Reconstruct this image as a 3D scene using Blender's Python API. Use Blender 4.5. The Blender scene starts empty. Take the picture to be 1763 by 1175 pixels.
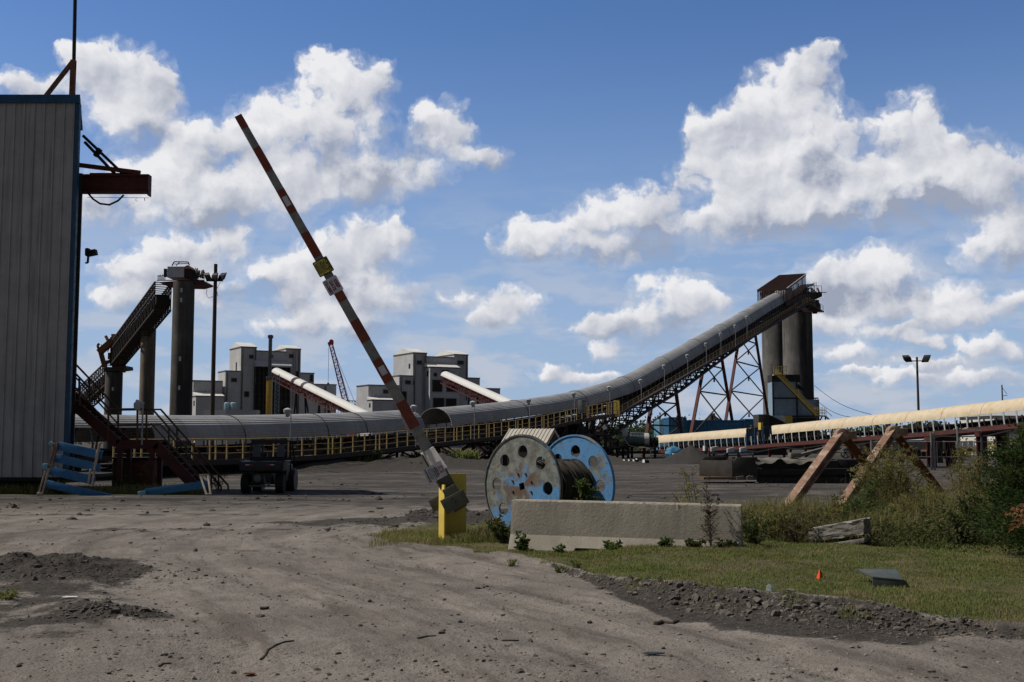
import bpy, bmesh, math, random
import numpy as np
from mathutils import Vector, Matrix

# ------------------------------------------------------------------ camera, sky, sun, exposure
SC = bpy.context.scene
COL = SC.collection
R = math.radians
F = 1959.0                      # focal length in photo pixels (40 mm on 36 mm, 1763 px wide)
CH = 1.72                       # eye height
PITCH = math.atan((758 - 587.5) / F)
cam_d = bpy.data.cameras.new("camera"); cam = bpy.data.objects.new("camera", cam_d); COL.objects.link(cam)
cam_d.sensor_width = 36.0; cam_d.lens = 40.0; cam_d.clip_start = 0.1; cam_d.clip_end = 20000
cam.location = (0, 0, CH); cam.rotation_euler = (math.pi/2 + PITCH, 0, 0)
SC.camera = cam
SC.view_settings.view_transform = 'Standard'; SC.view_settings.look = 'None'
SC.view_settings.gamma = 1.0; SC.view_settings.exposure = 0.0
SC.view_settings.use_curve_mapping = False
SC.cycles.max_bounces = 6; SC.cycles.transparent_max_bounces = 6
SC.cycles.use_denoising = True

SUN_EL = R(51); SUN_H = Vector((-1.0, 0.09, 0)).normalized()
to_sun = Vector((SUN_H.x*math.cos(SUN_EL), SUN_H.y*math.cos(SUN_EL), math.sin(SUN_EL)))
sun_d = bpy.data.lights.new("sun", 'SUN'); sun = bpy.data.objects.new("sun", sun_d); COL.objects.link(sun)
sun_d.energy = 3.8; sun_d.angle = R(0.5); sun_d.color = (1.0, 0.94, 0.85)
sun.rotation_euler = to_sun.to_track_quat('Z', 'Y').to_euler(); sun.location = (-30, 0, 60)

def raydir(px, py):
    dx = (px-881.5)/F; dy = -(py-587.5)/F
    sp, cp = math.sin(PITCH), math.cos(PITCH)
    return Vector((dx, cp - dy*sp, sp + dy*cp))
def W(px, py, Y):
    d = raydir(px, py); k = Y/d.y
    return Vector((d.x*k, Y, CH + d.z*k))
def GX(px, py, z=0.0):
    d = raydir(px, py); k = (z-CH)/d.z
    return Vector((d.x*k, d.y*k, z))

class NT:
    """small node helper"""
    def __init__(s, tree): s.t = tree; s.n = tree.nodes; s.l = tree.links
    def node(s, typ, **kw):
        n = s.n.new(typ)
        for k, v in kw.items(): setattr(n, k, v)
        return n
    def put(s, inp, v):
        if isinstance(v, bpy.types.NodeSocket): s.l.new(v, inp)
        elif v is not None: inp.default_value = v
    def math(s, op, a, b=None, c=None, clamp=False):
        n = s.n.new('ShaderNodeMath'); n.operation = op; n.use_clamp = clamp
        s.put(n.inputs[0], a); s.put(n.inputs[1], b); s.put(n.inputs[2], c)
        return n.outputs[0]
    def vmath(s, op, a, b=None, c=None):
        n = s.n.new('ShaderNodeVectorMath'); n.operation = op
        s.put(n.inputs[0], a); s.put(n.inputs[1], b)
        if c is not None: s.put(n.inputs[2], c)
        return n.outputs['Value'] if op in ('LENGTH', 'DOT_PRODUCT', 'DISTANCE') else n.outputs[0]
    def noise(s, vec, scale, detail=5, rough=0.55, dim='3D', dist=0.0):
        n = s.n.new('ShaderNodeTexNoise'); n.noise_dimensions = dim
        if vec is not None: s.l.new(vec, n.inputs['Vector'])
        n.inputs['Scale'].default_value = scale; n.inputs['Detail'].default_value = detail
        n.inputs['Roughness'].default_value = rough; n.inputs['Distortion'].default_value = dist
        return n.outputs['Fac']
    def smooth(s, x, lo, hi, a=0.0, b=1.0):
        n = s.n.new('ShaderNodeMapRange'); n.interpolation_type = 'SMOOTHSTEP'
        s.put(n.inputs[0], x); s.put(n.inputs[1], lo); s.put(n.inputs[2], hi); s.put(n.inputs[3], a); s.put(n.inputs[4], b)
        return n.outputs[0]
    def lin(s, x, lo, hi, a=0.0, b=1.0):
        n = s.n.new('ShaderNodeMapRange'); n.clamp = True
        s.put(n.inputs[0], x); s.put(n.inputs[1], lo); s.put(n.inputs[2], hi); s.put(n.inputs[3], a); s.put(n.inputs[4], b)
        return n.outputs[0]
    def mix(s, fac, a, b, blend='MIX'):
        n = s.n.new('ShaderNodeMix'); n.data_type = 'RGBA'; n.blend_type = blend
        s.put(n.inputs[0], fac)
        for i, v in ((6, a), (7, b)):
            if isinstance(v, bpy.types.NodeSocket): s.l.new(v, n.inputs[i])
            else: n.inputs[i].default_value = (*v[:3], 1.0)
        return n.outputs[2]

# clouds: heaps of (px, py, rx, ry) given as directions in the sky, (azimuth, elevation) * F
CLOUDS = [
 (205,150,92,72),(240,200,80,70),(330,260,60,50),(480,330,90,60),(760,210,50,40),(640,300,90,50),(600,520,110,50),(330,500,90,50),(1640,280,70,60),(1330,330,110,60),(1240,390,90,40),(1500,500,90,50),(1620,540,80,36),(1110,560,90,36),(150,120,48,40),(262,160,52,64),(60,155,62,32),
 (300,318,88,58),(215,345,120,50),(390,330,70,45),(330,375,90,30),
 (556,118,34,42),(600,150,66,52),(648,150,40,44),(440,230,88,62),(560,230,120,86),
 (760,245,66,40),(826,268,56,24),(460,318,96,50),(560,322,88,44),(700,300,80,40),
 (652,408,58,46),(682,388,22,32),(600,452,96,54),(520,482,96,48),(640,505,90,38),(560,560,120,30),
 (250,462,72,44),(318,440,56,42),(392,425,56,40),(208,512,44,30),
 (1428,86,32,22),(1392,118,46,36),(1362,168,84,66),(1300,212,72,52),(1222,232,54,44),(1268,292,104,66),
 (1400,262,118,84),(1566,218,60,60),(1596,262,46,66),(1480,330,150,66),(1620,322,110,56),(1722,318,80,58),
 (1100,368,100,48),(1000,388,76,42),(916,414,66,44),(1060,428,120,30),(1360,370,120,40),
 (1160,512,76,46),(1214,522,56,34),(1040,566,60,22),(884,524,60,34),(850,548,40,22),(790,510,40,20),(1040,604,36,16),
 (1712,420,66,50),(1744,396,44,44),(1522,462,66,40),(1432,482,70,44),(1470,545,66,36),(1650,512,44,30),(1400,560,60,26),
 (1560,520,90,26),(1474,606,56,18),(1594,588,46,12),(950,640,54,16),(1700,600,60,22),(1560,650,70,14),(1680,650,60,16),
 (1680,545,60,20),(1540,575,70,16),(1420,520,60,26),(1490,640,60,10),(1600,625,70,12),(1745,520,40,26),(760,640,50,12),(1020,650,60,14),
]
BASES = [   # shaded cloud bases
 (330,375,130,36),(200,350,70,30),(240,240,60,50),(640,290,140,50),(720,250,90,40),(690,480,60,40),(590,500,90,30),(440,500,90,30),
 (1500,380,190,50),(1340,390,160,44),(1620,350,130,50),(1120,420,120,36),(980,440,110,28),(1160,560,110,22),
 (1740,450,60,40),(1450,520,90,30),(1560,500,80,30),(1420,300,70,50),(1590,330,60,40),(600,570,120,24),(610,190,36,24),
]
def build_world():
    w = bpy.data.worlds.new("World"); SC.world = w; w.use_nodes = True
    nt = w.node_tree; nt.nodes.clear(); N = NT(nt)
    sky = N.node('ShaderNodeTexSky'); sky.sky_type = 'NISHITA'; sky.sun_disc = False
    sky.sun_elevation = SUN_EL; sky.sun_rotation = math.atan2(SUN_H.x, SUN_H.y)
    sky.altitude = 200; sky.air_density = 1.0; sky.dust_density = 0.6; sky.ozone_density = 2.0
    tc = N.node('ShaderNodeTexCoord')
    sep = N.node('ShaderNodeSeparateXYZ'); N.l.new(tc.outputs['Generated'], sep.inputs[0])
    az = N.math('MULTIPLY', N.math('ARCTAN2', sep.outputs[0], sep.outputs[1]), F)
    el = N.math('MULTIPLY', N.math('ARCSINE', sep.outputs[2]), F)
    cb = N.node('ShaderNodeCombineXYZ'); N.l.new(az, cb.inputs[0]); N.l.new(el, cb.inputs[1])
    P = cb.outputs[0]
    # billows: warped noise, the same field a step towards the sun gives their relief
    g = bpy.data.node_groups.new("cloud_billows", 'ShaderNodeTree')
    g.interface.new_socket('Vector', in_out='INPUT', socket_type='NodeSocketVector')
    g.interface.new_socket('Value', in_out='OUTPUT', socket_type='NodeSocketFloat')
    G = NT(g); gi = G.node('NodeGroupInput'); go = G.node('NodeGroupOutput')
    vo = G.node('ShaderNodeTexVoronoi'); vo.voronoi_dimensions = '2D'; vo.feature = 'F1'
    G.l.new(gi.outputs[0], vo.inputs['Vector']); vo.inputs['Scale'].default_value = 1/42.0
    vo.inputs['Detail'].default_value = 2.0; vo.inputs['Roughness'].default_value = .5
    fb = G.noise(gi.outputs[0], 1/58.0, 8, .66, '2D')
    G.l.new(G.math('ADD', G.math('MULTIPLY', vo.outputs['Distance'], -.30), G.math('MULTIPLY', fb, .95)), go.inputs[0])
    wn = N.node('ShaderNodeTexNoise'); wn.noise_dimensions = '2D'
    N.l.new(P, wn.inputs['Vector']); wn.inputs['Scale'].default_value = 1/60.0; wn.inputs['Detail'].default_value = 4; wn.inputs['Roughness'].default_value = .55
    warp = N.vmath('MULTIPLY_ADD', N.vmath('SUBTRACT', wn.outputs['Color'], (.5, .5, .5)), (70, 54, 0), P)
    warp2 = N.vmath('MULTIPLY_ADD', N.vmath('SUBTRACT', wn.outputs['Color'], (.5, .5, .5)), (34, 34, 0), P)
    def bill(off):
        n = N.node('ShaderNodeGroup'); n.node_tree = g
        N.l.new(N.vmath('ADD', warp2, off), n.inputs[0]); return n.outputs[0]
    b0 = bill((0, 0, 0)); b1 = bill((-9, 13, 0))
    def heaps(lst, lit, k=1.0):
        acc = accl = None
        for cx, cy, rx, ry in lst:
            d = raydir(cx, cy).normalized(); rx *= k; ry *= k
            v = N.vmath('MULTIPLY_ADD', warp, (1/rx, 1/ry, 0), (-math.atan2(d.x, d.y)*F/rx, -math.asin(d.z)*F/ry, 0))
            w = N.math('SUBTRACT', 1.0, N.vmath('DOT_PRODUCT', v, v), clamp=True)
            w = N.math('MULTIPLY', w, w)
            acc = w if acc is None else N.math('ADD', acc, w)
            if lit:
                l = N.vmath('DOT_PRODUCT', v, (-.35, .8, 0))
                accl = N.math('MULTIPLY', w, l) if accl is None else N.math('MULTIPLY_ADD', w, l, accl)
        return acc, accl
    acc, accl = heaps(CLOUDS, True, 1.24)
    lit = N.math('DIVIDE', accl, N.math('ADD', acc, .02))
    dark, _ = heaps(BASES, False)
    dens = N.math('ADD', N.math('POWER', acc, .6), N.math('MULTIPLY', N.math('SUBTRACT', b0, .36), 1.55))
    base = N.math('ADD', N.smooth(lit, .25, -.45), dark, clamp=True)
    alpha = N.smooth(dens, N.math('MULTIPLY_ADD', base, -.10, .06), N.math('MULTIPLY_ADD', base, .55, .56))
    # low hazy layer of far cloud near the horizon
    alpha = N.math('MAXIMUM', alpha, N.math('MULTIPLY', N.smooth(dens, -.22, .36), .30))
    alpha = N.math('MULTIPLY', alpha, N.smooth(acc, .0, .06))
    lowv = N.vmath('MULTIPLY', P, (1/150.0, 1/46.0, 0))
    ln = N.noise(lowv, 1.0, 5, .55, '2D')
    lowc = N.math('MULTIPLY', N.smooth(ln, .40, .66), N.smooth(el, 60, 520, .75, 0.0))
    relief = N.math('MULTIPLY', N.math('SUBTRACT', b1, b0), 0.62)
    relief = N.math('MULTIPLY_ADD', N.math('SUBTRACT', N.noise(P, 1/110.0, 2, .5, '2D'), .5), 1.25, relief)
    shade = N.math('ADD', N.math('ADD', N.math('MULTIPLY', lit, -.85), .37), relief)
    shade = N.math('ADD', shade, N.math('MULTIPLY', N.math('MULTIPLY', dark, N.smooth(N.noise(P, 1/70.0, 5, .6, '2D'), .22, .70)), .92), clamp=True)
    white = (0.84, 0.84, 0.865); grey = (0.33, 0.37, 0.47)
    ccol = N.mix(shade, white, grey)
    # clear sky: deepen the blue a little, with pale horizon air
    skyc = N.vmath('MULTIPLY', sky.outputs[0], (SKY*.68, SKY*.92, SKY*1.26))
    haze = N.smooth(el, -10, 760, .80, 0.0)
    skyc = N.mix(haze, skyc, (.36, .47, .67))
    c = N.mix(lowc, skyc, (.54, .57, .64))
    c = N.mix(alpha, c, ccol)
    # unseen sky outside the view: added dull grey that weakens and neutralises fill light
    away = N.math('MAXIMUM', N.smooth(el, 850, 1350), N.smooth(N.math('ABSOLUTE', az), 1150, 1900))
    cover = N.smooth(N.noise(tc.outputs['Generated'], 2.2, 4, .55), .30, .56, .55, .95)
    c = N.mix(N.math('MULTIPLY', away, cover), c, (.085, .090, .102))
    # below the horizon: plain ground colour
    c = N.mix(N.smooth(el, -30, 0), (.12, .12, .12), c)
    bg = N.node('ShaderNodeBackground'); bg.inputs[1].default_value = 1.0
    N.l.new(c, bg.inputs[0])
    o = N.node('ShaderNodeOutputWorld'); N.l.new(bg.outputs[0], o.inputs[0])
    w.cycles.sampling_method = 'MANUAL'; w.cycles.sample_map_resolution = 512
SKY = 0.085
build_world()
# ------------------------------------------------------------------ helpers
RND = random.Random(11)
ORG = {}
def _link(o, parent):
    COL.objects.link(o)
    if parent is not None: o.parent = parent
def thing(name, label, cat, loc=(0, 0, 0), group=None):
    o = bpy.data.objects.new(name, None); COL.objects.link(o)
    o.location = loc; o.empty_display_size = .2
    ORG[o.name] = Vector(loc)
    o['label'] = label; o['category'] = cat
    if group: o['group'] = group
    return o
def tag(o, label, cat, group=None):
    o['label'] = label; o['category'] = cat
    if group: o['group'] = group
    return o
def copy_tree(o, loc, rotz=None, label=None, parent=None):
    c = o.copy(); COL.objects.link(c)
    if parent is not None: c.parent = parent
    else:
        c.location = loc
        if rotz is not None: c.rotation_euler.z = rotz
        if label: c['label'] = label
    for ch in list(o.children): copy_tree(ch, None, parent=c)
    return c
def finish_mesh(me, angle=35):
    me.polygons.foreach_set('use_smooth', np.ones(len(me.polygons), dtype=bool))
    try: me.set_sharp_from_angle(angle=R(angle))
    except Exception: pass
class MB:
    def __init__(s): s.v = []; s.f = []; s.uv = None
    def add(s, vs, fs):
        n = len(s.v); s.v += [tuple(v) for v in vs]; s.f += [tuple(i+n for i in f) for f in fs]
        return s
    def hexa(s, a, b):   # two quads of four points, joined
        return s.add(list(a)+list(b), [(3,2,1,0),(4,5,6,7),(0,1,5,4),(1,2,6,5),(2,3,7,6),(3,0,4,7)])
    def box(s, x0, x1, y0, y1, z0, z1):
        return s.hexa([(x0,y0,z0),(x1,y0,z0),(x1,y1,z0),(x0,y1,z0)], [(x0,y0,z1),(x1,y0,z1),(x1,y1,z1),(x0,y1,z1)])
    def obox(s, c, ax, ay, az):    # centre and three half-axes
        c, ax, ay, az = Vector(c), Vector(ax), Vector(ay), Vector(az)
        return s.hexa([c-ax-ay-az, c+ax-ay-az, c+ax+ay-az, c-ax+ay-az], [c-ax-ay+az, c+ax-ay+az, c+ax+ay+az, c-ax+ay+az])
    def bar(s, p0, p1, w, h=None, up=(0, 0, 1), w2=None, h2=None):
        p0, p1 = Vector(p0), Vector(p1); h = h or w
        d = (p1-p0).normalized(); u = Vector(up)
        if abs(d.dot(u)) > .98: u = Vector((1, 0, 0)) if abs(d.x) < .9 else Vector((0, 1, 0))
        sd = d.cross(u).normalized(); u = sd.cross(d)
        w2 = w2 or w; h2 = h2 or h
        def q(p, w, h): return [p-sd*w/2-u*h/2, p+sd*w/2-u*h/2, p+sd*w/2+u*h/2, p-sd*w/2+u*h/2]
        return s.hexa(q(p0, w, h), q(p1, w2, h2))
    def ibeam(s, p0, p1, w, h, t=.015, up=(0, 0, 1)):
        p0, p1 = Vector(p0), Vector(p1); d = (p1-p0).normalized(); u = Vector(up)
        if abs(d.dot(u)) > .98: u = Vector((1, 0, 0))
        sd = d.cross(u).normalized(); u = sd.cross(d)
        s.bar(p0+u*(h-t)/2, p1+u*(h-t)/2, w, t, u); s.bar(p0-u*(h-t)/2, p1-u*(h-t)/2, w, t, u)
        return s.bar(p0, p1, t, h-2*t, u)
    def tube(s, p0, p1, r, n=8, r2=None, caps=True):
        return s.path([p0, p1], r, n, [r, r2 or r], caps)
    def path(s, pts, r, n=6, rs=None, caps=True):
        pts = [Vector(p) for p in pts]; k = len(pts); rs = rs or [r]*k
        b = len(s.v); u = None
        for i, p in enumerate(pts):
            d = (pts[min(i+1, k-1)]-pts[max(i-1, 0)]).normalized()
            if u is None:
                u = Vector((0, 0, 1)) if abs(d.z) < .9 else Vector((1, 0, 0))
            u = (u - d*u.dot(d)).normalized(); w = d.cross(u)
            for j in range(n):
                a = 2*math.pi*j/n
                s.v.append(tuple(p + (u*math.cos(a)+w*math.sin(a))*rs[i]))
        for i in range(k-1):
            for j in range(n):
                a, c = b+i*n+j, b+i*n+(j+1) % n
                s.f.append((a, c, c+n, a+n))
        if caps:
            s.f.append(tuple(b+j for j in range(n))[::-1]); s.f.append(tuple(b+(k-1)*n+j for j in range(n)))
        return s
    def prism(s, poly, vec):
        n = len(poly); vec = Vector(vec); a = [Vector(p) for p in poly]
        fs = [tuple(range(n))[::-1], tuple(range(n, 2*n))] + [(i, (i+1) % n, n+(i+1) % n, n+i) for i in range(n)]
        return s.add(a+[p+vec for p in a], fs)
    def lathe(s, c, ax, prof, n=24, caps=True):
        c, ax = Vector(c), Vector(ax).normalized()
        u = Vector((0, 0, 1)) if abs(ax.z) < .9 else Vector((1, 0, 0))
        u = (u-ax*u.dot(ax)).normalized(); w = ax.cross(u); b = len(s.v)
        for r, z in prof:
            for j in range(n):
                a = 2*math.pi*j/n
                s.v.append(tuple(c+ax*z+(u*math.cos(a)+w*math.sin(a))*r))
        for i in range(len(prof)-1):
            for j in range(n):
                a, d = b+i*n+j, b+i*n+(j+1) % n
                s.f.append((a, d, d+n, a+n))
        if caps:
            s.f.append(tuple(b+j for j in range(n))[::-1]); m = b+(len(prof)-1)*n
            s.f.append(tuple(m+j for j in range(n)))
        return s
    def build(s, name, mat, parent=None, angle=35, bevel=0.0):
        org = ORG.get(parent.name, Vector()) if parent is not None else Vector()
        me = bpy.data.meshes.new(name)
        me.from_pydata([tuple(Vector(v)-org) for v in s.v], [], s.f)
        bm = bmesh.new(); bm.from_mesh(me); bmesh.ops.recalc_face_normals(bm, faces=bm.faces); 
        if bevel:
            es = [e for e in bm.edges if len(e.link_faces) == 2 and e.calc_face_angle(0) > R(30)]
            bmesh.ops.bevel(bm, geom=es, offset=bevel, segments=2, affect='EDGES', profile=.6)
        bm.to_mesh(me); bm.free()
        me.materials.append(mat); finish_mesh(me, angle)
        o = bpy.data.objects.new(name, me); _link(o, parent)
        ORG[o.name] = org
        return o
def np_mesh(name, V, Fc, mat, parent=None, smooth=False, mats=None, midx=None):
    V = np.asarray(V, dtype=np.float32).reshape(-1, 3); Fc = np.asarray(Fc, dtype=np.int32)
    k = Fc.shape[1]; me = bpy.data.meshes.new(name)
    if parent is not None: V = V - np.array(ORG.get(parent.name, Vector()), dtype=np.float32)
    me.vertices.add(len(V)); me.vertices.foreach_set('co', V.ravel())
    me.loops.add(Fc.size); me.loops.foreach_set('vertex_index', Fc.ravel())
    me.polygons.add(len(Fc)); me.polygons.foreach_set('loop_start', np.arange(0, Fc.size, k, dtype=np.int32))
    for m in (mats or [mat]): me.materials.append(m)
    if midx is not None: me.polygons.foreach_set('material_index', np.asarray(midx, dtype=np.int32))
    me.update(calc_edges=True)
    me.polygons.foreach_set('use_smooth', np.full(len(Fc), smooth, dtype=bool))
    o = bpy.data.objects.new(name, me); _link(o, parent)
    ORG[o.name] = ORG.get(parent.name, Vector()) if parent is not None else Vector()
    return o
def kind(o, k): o['kind'] = k; return o

# value noise for terrain
def vnoise(x, y, seed=0):
    xi = np.floor(x).astype(np.int64); yi = np.floor(y).astype(np.int64)
    fx = x-xi; fy = y-yi; fx = fx*fx*(3-2*fx); fy = fy*fy*(3-2*fy)
    def h(a, b):
        n = (a*374761393 + b*668265263 + seed*974711) & 0xffffffff
        n = ((n ^ (n >> 13))*1274126177) & 0xffffffff
        return ((n ^ (n >> 16)) & 0xffff)/65535.0
    return (h(xi, yi)*(1-fx)+h(xi+1, yi)*fx)*(1-fy)+(h(xi, yi+1)*(1-fx)+h(xi+1, yi+1)*fx)*fy
def fbm(x, y, s, oct=4, seed=0, g=.5):
    a = 1.0; t = 0.0; n = 0.0
    for i in range(oct):
        t = t+a*(vnoise(x/s, y/s, seed+i)-.5); n += a; a *= g; s *= .5
    return t/n*2
def sstep(x, a, b):
    t = np.clip((x-a)/(b-a), 0, 1); return t*t*(3-2*t)

# ------------------------------------------------------------------ materials
def M(name, c1, c2=None, scale=3.0, rough=.75, metal=0.0, bump=0.0, bscale=30.0, spots=None, sscale=6.0, sthr=.62,
      streak=None, stretch=(1, 1, .15), spec=.35, detail=6, coord='Object', sw=.06):
    m = bpy.data.materials.new(name); m.use_nodes = True
    N = NT(m.node_tree); bs = N.n['Principled BSDF']
    tc = N.node('ShaderNodeTexCoord'); V = tc.outputs[coord]
    col = None
    if c2 is None: c2 = tuple(c*.82 for c in c1)
    f = N.smooth(N.noise(V, scale, detail, .6), .34, .66)
    col = N.mix(f, c1, c2)
    if streak:
        v = N.vmath('MULTIPLY', V, stretch)
        col = N.mix(N.math('MULTIPLY', N.smooth(N.noise(v, streak[1], 5, .6), .48, .72), streak[2]), col, streak[0])
    rf = rough
    if spots:
        sp = N.smooth(N.noise(V, sscale, 8, .65), sthr, sthr+sw)
        col = N.mix(sp, col, spots)
        if metal: 
            N.put(bs.inputs['Metallic'], N.math('MULTIPLY', N.math('SUBTRACT', 1.0, sp), metal)); 
    elif metal: bs.inputs['Metallic'].default_value = metal
    N.put(bs.inputs['Base Color'], col)
    N.put(bs.inputs['Roughness'], N.lin(N.noise(V, scale*2.3, 4), .3, .7, max(0, rf-.1), min(1, rf+.1)))
    bs.inputs['Specular IOR Level'].default_value = spec
    if bump:
        b = N.node('ShaderNodeBump'); b.inputs['Strength'].default_value = bump; b.inputs['Distance'].default_value = .02
        N.put(b.inputs['Height'], N.noise(V, bscale, 6, .65)); N.l.new(b.outputs[0], bs.inputs['Normal'])
    return m
mt = {}
mt['siding'] = M('grey siding', (.36,.363,.368), (.30,.303,.308), 1.5, .55, streak=((.15,.14,.13), 5, .75), stretch=(1,1,.04), spots=(.20,.165,.13), sscale=2.2, sthr=.66, sw=.08, bump=.05, bscale=8)
mt['bluetrim'] = M('blue trim', (.014,.070,.145), (.011,.052,.105), 3, .5)
mt['dark'] = M('plain dark', (.018,.017,.016), (.03,.028,.026), 4, .85)  # also stands in for shade in gaps and openings
mt['black'] = M('black steel', (.012,.012,.013), (.022,.021,.02), 6, .65)
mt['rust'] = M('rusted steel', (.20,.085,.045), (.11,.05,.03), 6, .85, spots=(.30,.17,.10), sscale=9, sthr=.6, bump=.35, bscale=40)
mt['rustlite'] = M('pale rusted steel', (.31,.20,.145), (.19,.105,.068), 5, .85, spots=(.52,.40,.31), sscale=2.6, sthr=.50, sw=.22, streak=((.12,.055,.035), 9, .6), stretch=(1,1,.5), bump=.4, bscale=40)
mt['redsteel'] = M('dark red steel', (.10,.022,.018), (.06,.018,.016), 4, .7, spots=(.06,.04,.035), sscale=8)
mt['redlead'] = M('red oxide steel', (.115,.036,.030), (.075,.027,.024), 4, .75, spots=(.08,.045,.035), sscale=7)
mt['maroon'] = M('maroon slats', (.050,.017,.017), (.028,.012,.012), 5, .75)
mt['blacktruss'] = M('sooty truss steel', (.035,.028,.027), (.055,.038,.034), 5, .8)
mt['yellow'] = M('yellow paint', (.70,.53,.10), (.62,.46,.085), 5, .6, spots=(.16,.10,.05), sscale=14, sthr=.69, streak=((.30,.21,.07), 6, .35))
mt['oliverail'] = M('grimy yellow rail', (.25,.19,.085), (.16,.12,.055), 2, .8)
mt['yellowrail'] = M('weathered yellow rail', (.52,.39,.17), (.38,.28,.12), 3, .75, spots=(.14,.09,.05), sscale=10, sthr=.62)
mt['railbrown'] = M('rusty brown rail', (.12,.075,.045), (.08,.05,.032), 6, .8)
mt['lampgrey'] = M('lamp grey', (.38,.39,.40), (.30,.31,.32), 5, .45, metal=.2)
mt['white'] = M('white paint', (.74,.74,.72), (.62,.62,.60), 4, .6, streak=((.40,.37,.33), 5, .4))
mt['paleblock'] = M('pale concrete block', (.48,.47,.44), (.40,.39,.37), 1.5, .85)
mt['wood'] = M('wooden pole', (.085,.068,.05), (.05,.04,.03), 9, .9, stretch=(6,6,.3), streak=((.03,.025,.02), 4, .6))
mt['blackrubber'] = M('black rubber', (.012,.012,.012), (.022,.021,.02), 8, .85, bump=.2)
mt['plastic'] = M('black plastic', (.018,.018,.02), (.028,.028,.03), 6, .5)
mt['greysteel'] = M('grey steel', (.16,.16,.165), (.11,.11,.112), 5, .6, metal=.3)
mt['coal'] = M('coal', (.020,.019,.018), (.034,.031,.029), 20, .8, bump=.8, bscale=14)
mt['tan'] = M('tan cover paint', (.66,.56,.40), (.60,.50,.345), 1.6, .6, streak=((.42,.29,.15), 2.5, .45), stretch=(1,1,1), spots=(.40,.26,.13), sscale=3, sthr=.70)
mt['skyblue'] = M('sky blue paint', (.040,.175,.37), (.032,.135,.28), 6, .6, spots=(.30,.31,.31), sscale=12, sthr=.66)
mt['bareblue'] = M('chipped pale paint', (.46,.42,.36), (.34,.29,.23), 7, .8, spots=(.12,.33,.56), sscale=9, sthr=.60)
mt['barewood'] = M('bare board', (.52,.44,.34), (.36,.29,.21), 8, .85, spots=(.10,.26,.44), sscale=11, sthr=.66)
mt['brownboard'] = M('brown board', (.26,.15,.095), (.18,.10,.065), 8, .85)
mt['contblue'] = M('container blue', (.06,.235,.40), (.05,.18,.31), 2.5, .6, spots=(.10,.10,.10), sscale=6, sthr=.68)
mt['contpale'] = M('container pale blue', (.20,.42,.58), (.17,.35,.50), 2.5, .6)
mt['steelblue'] = M('blue grey sheeting', (.27,.38,.48), (.22,.31,.40), 1.2, .55, streak=((.22,.24,.25), 3, .5))
mt['orange'] = M('orange flag', (.82,.10,.015), (.75,.08,.012), 8, .6)
mt['stick'] = M('dead wood', (.10,.085,.07), (.05,.042,.036), 12, .9)
mt['greenbox'] = M('faded green lid', (.085,.10,.088), (.06,.07,.062), 5, .55)
mt['slab'] = M('green grey slab', (.20,.24,.22), (.15,.18,.17), 8, .8)
mt['greenplate'] = M('dull green plate', (.115,.118,.085), (.09,.093,.068), 6, .6, spots=(.16,.15,.12), sscale=14, sthr=.68)
mt['craneyellow'] = M('crane yellow', (.58,.36,.06), (.48,.29,.05), 3, .55, spots=(.12,.08,.04), sscale=7, sthr=.67)
mt['cranered'] = M('crane red', (.40,.035,.04), (.30,.03,.035), 3, .6)
mt['motor'] = M('motor grey green', (.13,.17,.17), (.09,.12,.12), 4, .5)
mt['palegrey'] = M('pale grey paint', (.50,.52,.53), (.40,.42,.43), 4, .5)
mt['beige'] = M('beige roofing', (.50,.47,.40), (.44,.41,.35), 2, .6)
mt['taupe'] = M('dusty dark steel', (.036,.032,.028), (.055,.048,.041), 3, .85, spots=(.085,.072,.06), sscale=5, sthr=.62)
mt['tarp'] = M('dusty tarp', (.17,.155,.135), (.12,.11,.095), 4, .9, bump=.3, bscale=9)
mt['wire'] = M('galvanised wire', (.30,.30,.30), (.22,.22,.22), 9, .5, metal=.4)
mt['cordgreen'] = M('twigs', (.10,.085,.05), (.07,.06,.035), 8, .9)

def mat_barrier():
    m = M('weathered concrete', (.335,.305,.25), (.27,.245,.20), 1.8, .9, bump=.35, bscale=26, spots=(.20,.185,.16), sscale=3.2, sthr=.60, sw=.16)
    N = NT(m.node_tree); bs = N.n['Principled BSDF']
    tc = N.node('ShaderNodeTexCoord'); V = tc.outputs['Object']
    old = bs.inputs['Base Color'].links[0].from_socket
    vo = N.node('ShaderNodeTexVoronoi'); N.l.new(V, vo.inputs['Vector']); vo.inputs['Scale'].default_value = 13
    pit = N.math('MULTIPLY', N.smooth(vo.outputs['Distance'], .16, .06), N.smooth(N.noise(V, 2.2, 3), .52, .60))
    c = N.mix(pit, old, (.05,.045,.04))
    v2 = N.vmath('MULTIPLY', V, (1, .3, .10))
    c = N.mix(N.math('MULTIPLY', N.smooth(N.noise(v2, 7, 4, .6), .69, .74), .45), c, (.42,.40,.35))
    c = N.mix(N.math('MULTIPLY', N.smooth(N.noise(v2, 2.3, 4, .6), .52, .68), .35), c, (.20,.185,.16))
    N.l.new(c, bs.inputs['Base Color'])
    return m
mt['barrier'] = mat_barrier()
mt['block'] = M('old concrete block', (.26,.245,.215), (.17,.16,.14), 5, .95, bump=.9, bscale=12, spots=(.34,.32,.285), sscale=8, sthr=.58, sw=.1)
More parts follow.
